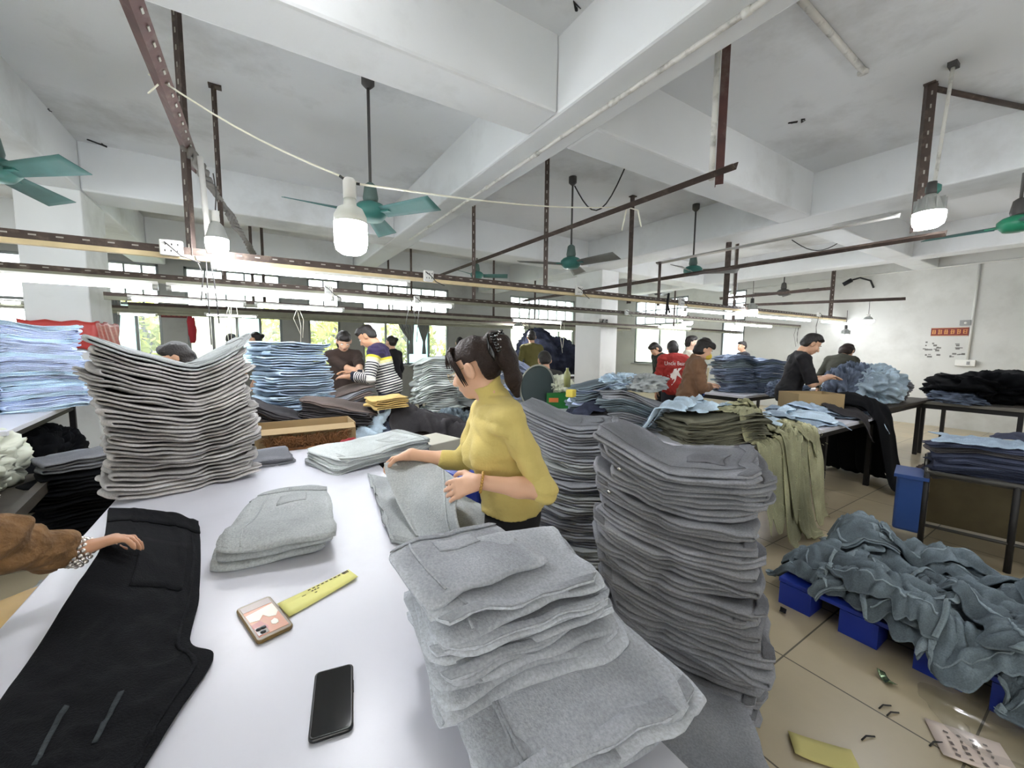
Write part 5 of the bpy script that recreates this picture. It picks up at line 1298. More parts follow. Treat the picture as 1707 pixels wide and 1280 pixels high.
ctrl = [[(180, 850, .89), (226, 851, .85), (280, 857, .81), (330, 872, Z0)],
        [(170, 908, .915), (228, 905, .87), (286, 912, .815), (334, 922, Z0)],
        [(122, 985, .87), (205, 985, .84), (272, 990, .80), (331, 1000, Z0)],
        [(66, 1078, .80), (155, 1075, .812), (240, 1075, .80), (317, 1072, Z0)],
        [(8, 1160, Z0), (110, 1160, .80), (230, 1150, .80), (356, 1094, Z0)],
        [(-50, 1250, Z0), (60, 1250, .80), (180, 1240, .795), (298, 1186, Z0)],
        [(-110, 1345, Z0), (20, 1345, .795), (140, 1345, .795), (226, 1302, Z0)],
        [(-200, 1480, Z0), (-60, 1490, Z0), (60, 1490, Z0), (150, 1450, Z0)]]
P = net(ctrl, 70, 40)
u = np.linspace(0, 1, 70)[:, None]; v = np.linspace(0, 1, 40)[None]; q = np.stack([u*1.0+0*v, v*0.5+0*u], -1)
P[..., 2] += 0.008*np.clip(ridged(q*np.array([1.6, 1]), 77, 4.0, 2)-0.1, 0, 1)*np.clip(v*8, 0, 1)*np.clip((1-v)*8, 0, 1)
bj = made(P, 0.008, 'black_jeans', D_black, 'black jeans being pulled flat over the table edge by a sleeved arm', 'jeans')
over(P, (slice(0, 6), slice(0, 40)), 0.006, 0.005, 'waistband', D_black, bj)
over(P, (slice(9, 20), slice(14, 33)), 0.0055, 0.003, 'front_pocket', D_black, bj)
over(P, (slice(6, 62), slice(34, 36)), 0.005, 0.003, 'side_seam', D_black, bj)
M_fade = denim('faded_print_on_black', (46, 50, 52), 0.3, 0.0)
over(P, (slice(40, 50), slice(23, 25)), 0.0055, 0.002, 'faded_print', M_fade, bj)
over(P, (slice(42, 54), slice(14, 16)), 0.0055, 0.002, 'faded_print', M_fade, bj)

A = net([[(613, 792, .795), (660, 800, .825), (722, 808, .845), (785, 835, .82)],
         [(634, 850, .795), (692, 860, .835), (762, 862, .85), (838, 874, .82)],
         [(652, 902, Z0), (735, 917, .80), (802, 914, .80), (895, 905, Z0)]], 34, 44)
u = np.linspace(0, 1, 34)[:, None]; v = np.linspace(0, 1, 44)[None]; q = np.stack([u*0.5+0*v, v*0.7+0*u], -1)
A[..., 2] += 0.012*np.clip(ridged(q, 78, 4.0, 2), 0, 1)*np.clip(u*6, 0, 1)*np.clip((1-u)*6, 0, 1)
hj = made(A, 0.016, 'held_jeans', D_pale, 'pale grey jeans lifted off the table in the hands of the woman in yellow', 'jeans')
B = net([[(640, 772, 1.0), (683, 769, 1.0), (728, 776, 1.0), (772, 808, 1.02)],
         [(644, 798, .95), (686, 812, .935), (733, 838, .94), (760, 846, .965)],
         [(662, 846, .88), (700, 862, .865), (738, 880, .885), (770, 888, .905)],
         [(690, 897, .825), (716, 906, .82), (748, 912, .835), (800, 915, .81)]], 40, 36)
u = np.linspace(0, 1, 40)[:, None]; v = np.linspace(0, 1, 36)[None]
B[..., 2] += 0.010*np.sin(v*14+u*2)*np.clip(1.2-u, 0, 1)*np.clip(u*5, 0, 1)
B += (0.02*np.sin(v*9+1)*u)[..., None]*np.array([0.7, 0.7, 0])
made(B, 0.007, 'lifted_leg', D_pale, parent=hj)
D_pt = MATS['pale_grey_denim_trim']
over(B, (slice(0, 40), slice(26, 28)), 0.005, 0.004, 'side_seam', D_pt, hj)
over(A, (slice(0, 34), slice(0, 3)), 0.009, 0.006, 'waistband', D_pt, hj)
over(A, (slice(30, 34), slice(2, 44)), 0.009, 0.006, 'hem', D_pt, hj)

# ---------------------------------------------- phones, paper, stool, bags, litter
def rrect(L, W, r, z0, z1, n=6):
    pts = []
    for (sx, sy, a0) in ((1, 1, 0), (-1, 1, 90), (-1, -1, 180), (1, -1, 270)):
        for k in range(n+1):
            a = math.radians(a0+90*k/n); pts.append((sx*(L/2-r)+r*math.cos(a), sy*(W/2-r)+r*math.sin(a)))
    m = len(pts); V = [(x, y, z0) for x, y in pts]+[(x, y, z1) for x, y in pts]
    Fc = [list(range(m))[::-1], list(range(m, 2*m))]+[[i, (i+1) % m, m+(i+1) % m, m+i] for i in range(m)]
    return np.array(V), Fc
def placed(V, c, a): return np.asarray(V) @ rotz(a).T+np.asarray(c, float)
pc = onz(555, 1170, TOP); a_ = onz(560, 1104, TOP); b_ = onz(554, 1232, TOP); pa = math.atan2(a_[1]-b_[1], a_[0]-b_[0])
t = thing('mobile_phone', 'black mobile phone lying face up on the white table', 'phone', pc)
V, Fc = rrect(0.166, 0.077, 0.011, 0.0005, 0.0095); bevel(MB().add(placed(V, pc, pa), Fc, False).build('phone_body', mat('black_phone_case', (14, 14, 15), 0.35), t), 0.003)
V, Fc = rrect(0.157, 0.069, 0.008, 0.0095, 0.0100); MB().add(placed(V, pc, pa), Fc, False).build('screen', mat('dark_screen_glass', (12, 11, 12), 0.06, spec=0.6), t)
MB().box(placed([(0.02, -0.0388, 0.005)], pc, pa)[0], (0.03, 0.0016, 0.003), rotz(pa)).build('side_button', M_black, t)
c4 = [onz(*p, TOP) for p in ((392, 1022), (450, 997), (490, 1048), (430, 1077))]
pc = sum(c4)/4; du = (c4[3]+c4[2]-c4[0]-c4[1])/2; dv = (c4[1]+c4[2]-c4[0]-c4[3])/2; pa = math.atan2(du[1], du[0]); Lp, Wp = np.linalg.norm(du), np.linalg.norm(dv)
t = thing('mobile_phone', 'mobile phone face down in a printed amber case beside the yellow strip', 'phone', pc)
V, Fc = rrect(Lp, Wp, 0.012, 0.0005, 0.0105); bevel(MB().add(placed(V, pc, pa), Fc, False).build('phone_case', mat('amber_phone_case', (112, 88, 40), 0.3), t), 0.003)
def patch(pts, z, nm, m):
    V = [(x*Lp/2, -y*Wp/2, z) for x, y in pts]+[(x*Lp/2, -y*Wp/2, z+0.0005) for x, y in pts]; n = len(pts)
    V = placed(V, pc, pa)
    MB().add(V, [list(range(n))[::-1], list(range(n, 2*n))]+[[i, (i+1) % n, n+(i+1) % n, n+i] for i in range(n)], False).build(nm, m, t)
patch([(-.88, -.82), (.85, -.82), (.85, .82), (-.88, .82)], 0.0106, 'back_print', mat('orange_brown_print', (186, 110, 58), 0.3))
patch([(-.88, -.82), (-.55, -.82), (-.55, .82), (-.88, .82)], 0.0112, 'back_print', mat('taupe_print', (150, 128, 112), 0.3))
patch([(-.5, -.8), (-.36, .8), (.02, .78), (.1, .3), (-.1, 0), (.12, -.2), (.2, -.55), (.0, -.8)], 0.0112, 'back_print', mat('cream_print', (214, 208, 186), 0.3))
patch([(.3, -.4), (.42, -.5), (.56, -.45), (.6, -.25), (.5, -.1), (.36, -.15)], 0.0114, 'back_print', MATS['cream_print'])
patch([(.12, .3), (.5, .1), (.82, .3), (.82, .8), (.2, .8)], 0.0112, 'back_print', mat('rust_print', (166, 70, 44), 0.3))
patch([(.42, .22), (.8, .22), (.8, .78), (.42, .78)], 0.0116, 'camera_bump', mat('brown_camera_glass', (92, 74, 54), 0.2))
for (x, y) in ((.52, .36), (.52, .62), (.7, .5)):
    q = placed([(x*Lp/2, -y*Wp/2, 0.0122)], pc, pa)[0]; MB().lathe(q, [(0.006, 0), (0.006, 0.001)], 14).build('camera_lens', M_black, t)
c4 = [onz(*p, TOP+0.001) for p in ((462, 1008), (581, 952), (597, 965), (482, 1030))]
P = np.zeros((12, 4, 3))
for i in range(12):
    f = i/11; a_ = c4[0]+(c4[1]-c4[0])*f; b_ = c4[3]+(c4[2]-c4[3])*f
    for j in range(4): P[i, j] = a_+(b_-a_)*j/3+_z*(0.001+0.006*max(0, f-0.35)**2*(1+0.3*j)+0.002)
st = made(P, 0.0008, 'paper_strip', mat('pale_yellow_paper', (232, 228, 140), 0.7), 'long strip of pale yellow paper with printed dashes on the table', 'paper')
mb = MB(); rs = random.Random(2); du = unit(c4[1]-c4[0]); dv = unit(c4[3]-c4[0]); ln = np.linalg.norm(c4[1]-c4[0]); wl = np.linalg.norm(c4[3]-c4[0])
ang = math.atan2(du[1], du[0])
def mark(f, g, w, h):
    i = min(10, int(f*11)); p = P[i, 0]+(P[i+1, 0]-P[i, 0])*(f*11-i)+dv*wl*g*(1-0.25*f)+_z*0.0012
    mb.box(p, (w, h, 0.0006), rotz(ang))
for k in range(9): mark(0.40+k*0.062, 0.10, ln*0.035, 0.0035)
for k in range(3): mark(0.42+k*0.04, 0.26, ln*0.025, 0.0035)
for k in range(4): mark(0.90+k*0.022, 0.12, 0.0025, 0.012)
mark(0.3, 0.3, ln*0.05, 0.0015); mark(0.44, 0.45, ln*0.03, 0.0025)
mb.build('printing', mat('brown_black_ink', (60, 50, 44), 0.8), st)

# wooden stool at the left edge
q = onz(16, 1022, 0.5); t = thing('wooden_stool', 'yellowish wooden stool at the picture edge beside the table', 'stool', (q[0], q[1], 0))
M_stool = mat('varnished_yellow_wood', (196, 160, 88), 0.3, var=0.15, scale=4)
V, Fc = rrect(0.36, 0.28, 0.05, 0.46, 0.5); bevel(MB().add(placed(V, (q[0]-0.02, q[1], 0), 0.7), Fc, False).build('seat', M_stool, t), 0.012)
for (a_, b_) in ((-.13, -.09), (.13, -.09), (-.13, .09), (.13, .09)):
    p0 = placed([(a_*1.2, b_*1.2, 0.0)], (q[0]-0.02, q[1], 0), 0.7)[0]; p1 = placed([(a_, b_, 0.46)], (q[0]-0.02, q[1], 0), 0.7)[0]
    MB().bar(p0, p1, 0.035, 0.035, 0.7).build('leg', mat('dark_red_wood', (84, 44, 34), 0.5), t)
mb = MB()
for s in (-1, 1): mb.bar(placed([(-.14, s*.1, 0.2)], (q[0]-0.02, q[1], 0), 0.7)[0], placed([(.14, s*.1, 0.2)], (q[0]-0.02, q[1], 0), 0.7)[0], 0.025, 0.02)
mb.build('stretcher', MATS['dark_red_wood'], t)

# left: plastic sacks on a low rack, dark pile, cloth strip
M_sack = mat('crumpled_white_plastic', (206, 208, 190), 0.4, var=0.1, scale=5)
RZ = 0.5; ra = onz(0, 872, RZ+0.06); rb = onz(92, 784, RZ+0.06); rd = unit(rb-ra); rn = np.array([-rd[1], rd[0], 0])
rang = math.atan2(rd[1], rd[0])-math.pi/2; rl = 1.9; rc0 = rb-rd*0.8; rc = rc0+rn*0.36; rc[2] = 0
t = thing('low_rack', 'low dark rack under the white plastic sacks at the picture edge', 'rack', rc)
MB().box((rc[0], rc[1], RZ), (0.68, rl, 0.05), rotz(rang)).build('deck', M_dkwood, t)
for (a_, b_) in ((-.3, -.75), (.3, -.75), (-.3, .75), (.3, .75)): q = rotz(rang) @ np.array([a_, b_, 0]); MB().box((rc[0]+q[0], rc[1]+q[1], RZ/2-0.012), (0.06, 0.06, RZ-0.025)).build('leg', M_leg, t)
MB().box((rc0[0], rc0[1], RZ+0.03), (0.05, rl, 0.07), rotz(rang)).build('side_rail', M_dkwood, t)
def rk(a, b): q = rc+rd*a+rn*b; return (q[0], q[1], RZ+0.026)
blob(rk(0.55, 0.05), (0.27, 0.28, 0.20), 101, M_sack, 'white plastic sack, upper one on the low rack', 'plastic_sack', 'sack', 0.2, 2.4, 0.25)
blob(rk(0.12, 0.0), (0.25, 0.26, 0.15), 102, M_sack, 'white plastic sack, lower one on the low rack', 'plastic_sack', 'sack', 0.22, 2.4, 0.25)
blob(rk(-0.4, 0.02), (0.27, 0.28, 0.16), 103, M_sack, 'white plastic sack at the near end of the low rack', 'plastic_sack', 'sack', 0.22, 2.4, 0.25)
pf = Pile(-2.4, -0.4, 2.4, 5.4, lambda X, Y: 0.02+0*X)
pf.add((-1.22, 3.15), 0.75, 0.17, 1.25, D_pale, 'pale grey cloth strip lying on the floor by the low rack', 'cloth', None, 0.014, 0.03, 4, 111, name='cloth_strip', legs=False, wmin=0.9)
pf.add((-1.35, 2.85), 0.5, 0.2, 1.2, D_mint, 'pale cloth scrap on the floor at the picture edge', 'cloth', None, 0.014, 0.03, 4, 112, name='cloth_strip', legs=False, wmin=0.9)
blob((-2.15, 5.0, 0.0), (0.5, 0.6, 0.36), 104, D_black, 'dark blob added for the shaded clutter under the white topped side table', 'black_sack', 'sack', 0.2, 2.2, 0.2)  # dark blobs added to deepen the shaded, cluttered space under the table
blob((-1.75, 5.5, 0.0), (0.4, 0.4, 0.34), 105, D_black, 'dark blob added for the shaded clutter under the table beside the column', 'black_sack', 'sack', 0.2, 2.2, 0.2)
stack((-1.05, 4.15, 0.03), 0.15, 11, 0.052, 0.55, 0.5, D_black, 'black folded jeans, {} of the floor pile left of the big warm grey stack', 'black floor pile', None, lambda f: (0.03*math.sin(f*6), 0.0), 1, 8, 6, 0.03, 0.1, 0.5, 0.012, 0.03, False, 113)
stack((-1.02, 4.15, 0.60), 0.25, 2, 0.05, 0.6, 0.42, D_dark, 'grey folded jeans, {} on the black floor pile', 'grey jeans on the black floor pile', None, None, 1, 9, 7, 0.03, 0.1, 0.5, 0.015, 0.03, False, 114)

# litter on the tiles
def litter(px, py, L, W, a, name, m, label, cat, curl=0.01):
    c = onz(px, py, 0.004); P = np.zeros((8, 6, 3))
    for i in range(8):
        for j in range(6):
            x, y = (i/7-0.5)*L, (j/5-0.5)*W
            P[i, j] = c+rotz(a) @ np.array([x, y, 0.002+curl*(abs(i/7-0.5)*2)**3*(0.4+j/8)])
    return made(P, 0.0015, name, m, label, cat)
litter(1372, 1256, 0.20, 0.10, 2.2, 'paper_slip', mat('dull_yellow_paper', (206, 196, 128), 0.8), 'pale yellow paper slip on the tiles at the bottom', 'paper')
s = litter(1620, 1250, 0.17, 0.21, 0.5, 'paper_sheet', mat('pinkish_paper', (216, 200, 190), 0.8), 'pinkish printed sheet on the tiles in the bottom corner', 'paper', 0.004)
c = onz(1620, 1250, 0.011); mb = MB(); rs = random.Random(5)
for i in range(5):
    for j in range(4): mb.box(c+rotz(0.5) @ np.array([(i-2)*0.026, (j-1.5)*0.036, 0]), (rs.uniform(0.008, 0.016), rs.uniform(0.006, 0.014), 0.0008), rotz(0.5+rs.uniform(-.4, .4)))
mb.build('printing', mat('grey_ink', (110, 100, 96), 0.8), s)
litter(1478, 1135, 0.07, 0.035, 0.9, 'foil_scrap', mat('green_silver_foil', (120, 140, 110), 0.2, 0.7), 'small shiny green wrapper on the tiles before the pallet', 'wrapper', 0.03)
litter(1305, 1019, 0.05, 0.03, 0.3, 'paper_scrap', M_black, 'small black scrap on the tiles beside the tall grey stack', 'scrap')
litter(1412, 902, 0.3, 0.02, 0.2, 'paper_scrap', M_white, 'white strip on the tiles behind the pallet', 'scrap')
for i, (px, py) in enumerate(((1447, 1230), (1475, 1178), (1488, 1190), (1560, 1240))):
    c = onz(px, py, 0.005); tag(MB().tube([c+np.array([-.03, 0.01, 0]), c+np.array([0, .006, 0.004]), c+np.array([.03, -0.012, 0])], 0.003, 6).build('thread_scrap', M_fleck, origin=c),
        'dark thread scrap on the tiles, %s' % ['by the yellow slip', 'below the green wrapper', 'right below the green wrapper', 'by the pinkish sheet'][i], 'scrap')
m = glass_mat('clear_plastic_film', (210, 215, 210), 0.10)
c = onz(1680, 1225, 0.03); blob((c[0], c[1], 0.0), (0.16, 0.2, 0.02), 121, m, 'clear plastic film on the tiles beside the pinkish sheet', 'plastic_film', 'film', 0.06, 1.2, 0.3)
# ------------------------------------------------------------------ people: one smooth surface per body
class Body:
    def __init__(s): s.p = []
    def cap(s, a, b, ra, rb=None, k=0.03, flat=None): s.p.append(('c', np.asarray(a, float), np.asarray(b, float), ra, ra if rb is None else rb, k, flat)); return s
    def ell(s, c, r, R=None, k=0.03): s.p.append(('e', np.asarray(c, float), np.asarray(r, float), np.eye(3) if R is None else np.asarray(R), 0, k, None)); return s
    def sub(s, c, r, R=None, k=0.01): s.p.append(('s', np.asarray(c, float), np.asarray(r, float), np.eye(3) if R is None else np.asarray(R), 0, k, None)); return s
    def field(s, h):
        lo = np.full(3, 1e9); hi = -lo
        for q in s.p:
            if q[0] == 'c':
                r = max(q[3], q[4]); lo = np.minimum(lo, np.minimum(q[1], q[2])-r); hi = np.maximum(hi, np.maximum(q[1], q[2])+r)
            elif q[0] == 'e': r = q[2].max(); lo = np.minimum(lo, q[1]-r); hi = np.maximum(hi, q[1]+r)
        lo -= 4*h; hi += 4*h
        n = np.ceil((hi-lo)/h).astype(int)+1; Fd = np.full(n, 9.0, np.float32)
        ax = [lo[i]+h*np.arange(n[i]) for i in range(3)]
        for q in s.p:
            if q[0] == 'c': r = max(q[3], q[4])+q[5]+3*h; a = np.minimum(q[1], q[2])-r; b = np.maximum(q[1], q[2])+r
            else: r = q[2].max()+q[5]+3*h; a = q[1]-r; b = q[1]+r
            i0 = np.maximum(np.floor((a-lo)/h).astype(int), 0); i1 = np.minimum(np.ceil((b-lo)/h).astype(int)+1, n)
            X, Y, Zz = np.meshgrid(ax[0][i0[0]:i1[0]], ax[1][i0[1]:i1[1]], ax[2][i0[2]:i1[2]], indexing='ij')
            Pn = np.stack([X, Y, Zz], -1)
            sl = (slice(i0[0], i1[0]), slice(i0[1], i1[1]), slice(i0[2], i1[2]))
            if q[0] == 'c':
                ab = q[2]-q[1]; w = Pn-q[1]; t = np.clip((w @ ab)/(ab @ ab+1e-12), 0, 1)
                d = np.linalg.norm(w-t[..., None]*ab, axis=-1)-(q[3]+(q[4]-q[3])*t)
                if q[6] is not None:
                    un = unit(ab)
                    if 'b' in q[6]: d = np.maximum(d, (Pn-q[2]) @ un)
                    if 'a' in q[6]: d = np.maximum(d, (q[1]-Pn) @ un)
            else:
                w = (Pn-q[1]) @ q[3]; k0 = np.linalg.norm(w/q[2], axis=-1); k1 = np.linalg.norm(w/q[2]**2, axis=-1)+1e-9
                d = k0*(k0-1)/k1
            cur = Fd[sl]; k = q[5]
            if q[0] == 's':
                hh = np.clip(0.5-0.5*(cur+d)/k, 0, 1); Fd[sl] = cur*(1-hh)+(-d)*hh+k*hh*(1-hh)
            else:
                hh = np.clip(0.5+0.5*(cur-d)/k, 0, 1); Fd[sl] = cur*(1-hh)+d*hh-k*hh*(1-hh)
        return Fd, lo, ax
    def mesh(s, h, clip=None, noise=None):
        Fd, lo, ax = s.field(h)
        if clip is not None or noise is not None:
            near = np.abs(Fd) < 0.05
            I = np.argwhere(near); P = lo+h*I
            v = Fd[near]
            if noise is not None: v = v+noise(P)
            if clip is not None: v = np.maximum(v, clip(P))
            Fd[near] = v
            if clip is not None:
                deep = Fd <= -0.05
                I = np.argwhere(deep)
                if len(I): Fd[deep] = np.maximum(Fd[deep], clip(lo+h*I))
        return surfnet(Fd, lo, h)

def surfnet(Fd, lo, h):
    ins = Fd < 0; n = Fd.shape
    cnt = np.zeros((n[0]-1, n[1]-1, n[2]-1), np.int8)
    for dx in (0, 1):
        for dy in (0, 1):
            for dz in (0, 1): cnt += ins[dx:n[0]-1+dx, dy:n[1]-1+dy, dz:n[2]-1+dz]
    act = (cnt > 0) & (cnt < 8); idx = -np.ones(act.shape, np.int64); A = np.argwhere(act); idx[act] = np.arange(len(A))
    acc = np.zeros((len(A), 3)); num = np.zeros(len(A))
    cor = [np.array([a, b, c]) for a in (0, 1) for b in (0, 1) for c in (0, 1)]
    for i in range(8):
        for j in range(i+1, 8):
            if np.abs(cor[i]-cor[j]).sum() != 1: continue
            fa = Fd[tuple((A+cor[i]).T)]; fb = Fd[tuple((A+cor[j]).T)]; m = (fa < 0) != (fb < 0)
            t = np.where(m, fa/(fa-fb+1e-12*(fa == fb)), 0)
            acc += np.where(m[:, None], cor[i]+(cor[j]-cor[i])*t[:, None], 0); num += m
    V = lo+h*(A+acc/num[:, None])
    Fc = []
    for axis in range(3):
        o1, o2 = [(1, 2), (2, 0), (0, 1)][axis]
        sl0 = [slice(1, n[k]-1) for k in range(3)]; sl0[axis] = slice(0, n[axis]-1)
        sl1 = list(sl0); sl1[axis] = slice(1, n[axis])
        a = ins[tuple(sl0)]; b = ins[tuple(sl1)]; ch = a != b
        I = np.argwhere(ch); off = np.ones(3, int); off[axis] = 0; I = I+off
        e1 = np.zeros(3, int); e1[o1] = 1; e2 = np.zeros(3, int); e2[o2] = 1
        q = np.stack([idx[tuple((I-e1-e2).T)], idx[tuple((I-e2).T)], idx[tuple(I.T)], idx[tuple((I-e1).T)]], 1)
        fl = a[ch]; q[~fl] = q[~fl][:, ::-1]
        Fc.append(q)
    Fc = np.concatenate(Fc); Fc = Fc[(Fc >= 0).all(1)]
    return V, Fc.tolist()

SKIN = mat('skin', (214, 168, 138), 0.5, var=0.04, scale=9, sheen=0.1)
SKIN_T = mat('tanned_skin', (196, 146, 114), 0.5, var=0.05, scale=9, sheen=0.1)
HAIR = mat('black_brown_hair', (30, 24, 22), 0.45, var=0.25, scale=30, bump=0.5, bscale=90, spec=0.5)
HAIRB = mat('dark_brown_hair', (44, 32, 27), 0.6, var=0.25, scale=26, bump=0.4, bscale=140, spec=0.3)
EYE_W = mat('eye_white', (232, 228, 220), 0.2); EYE_D = mat('dark_iris', (28, 20, 16), 0.15); LIP = mat('lip', (176, 96, 88), 0.45)

def hand(B, wrist, d, palm, thumb, curl=0.5, s=1.0, k=0.006, spread=0.5):
    """wrist point, direction of the fingers, palm normal, direction the thumb leaves; five separate fingers"""
    d = unit(d); palm = unit(palm-d*np.dot(palm, d)); side = unit(thumb-d*np.dot(thumb, d)-palm*np.dot(thumb, palm))
    wrist = np.asarray(wrist, float)
    B.cap(wrist, wrist+d*0.03*s, 0.023*s, 0.022*s, 0.02)
    for w in (-0.026, -0.009, 0.009, 0.026):
        B.cap(wrist+d*0.02*s+side*w*0.7*s, wrist+d*0.085*s+side*w*s, 0.0135*s, 0.0115*s, 0.012)
    ln = [0.066, 0.078, 0.083, 0.075]
    for i, w in enumerate((-0.031, -0.0105, 0.0105, 0.030)):
        p = wrist+d*(0.085+0.004*(1-abs(i-2)))*s+side*w*s
        dd = unit(d+side*(w*4*spread)); a = 0.25*curl+0.05*i*curl
        L = ln[i]*s
        for q, (f, r0, r1) in enumerate(((0.45, 0.0095, 0.0085), (0.31, 0.0085, 0.0078), (0.24, 0.0078, 0.0066))):
            dd = unit(dd*math.cos(a)+palm*math.sin(a)); e = p+dd*L*f
            B.cap(p, e, r0*s, r1*s, k if q == 0 else 0.003); p = e; a = (0.85 if q == 0 else 0.6)*curl
    p = wrist+d*0.025*s+side*0.022*s+palm*0.006*s
    q1 = p+unit(d*0.75+side*0.75+palm*0.25)*0.042*s; q2 = q1+unit(d*0.9+side*(0.5-0.5*curl)+palm*0.35*(0.4+curl))*0.034*s; q3 = q2+unit(d*0.9+side*(0.2-0.6*curl)+palm*0.5*(0.3+curl))*0.026*s
    B.cap(p, q1, 0.016*s, 0.0115*s, 0.012); B.cap(q1, q2, 0.0112*s, 0.0095*s, 0.003); B.cap(q2, q3, 0.0095*s, 0.0075*s, 0.003)

def ik(a, c, l1, l2, pole):
    a = np.asarray(a, float); c = np.asarray(c, float); v = c-a; D = np.linalg.norm(v)
    if D > (l1+l2)*0.995: c = a+v/D*(l1+l2)*0.995; v = c-a; D = np.linalg.norm(v)
    x = (l1*l1-l2*l2+D*D)/(2*D); h = math.sqrt(max(l1*l1-x*x, 1e-6)); d = v/D
    p = unit(np.asarray(pole, float)-d*np.dot(pole, d)); return a+d*x+p*h, c

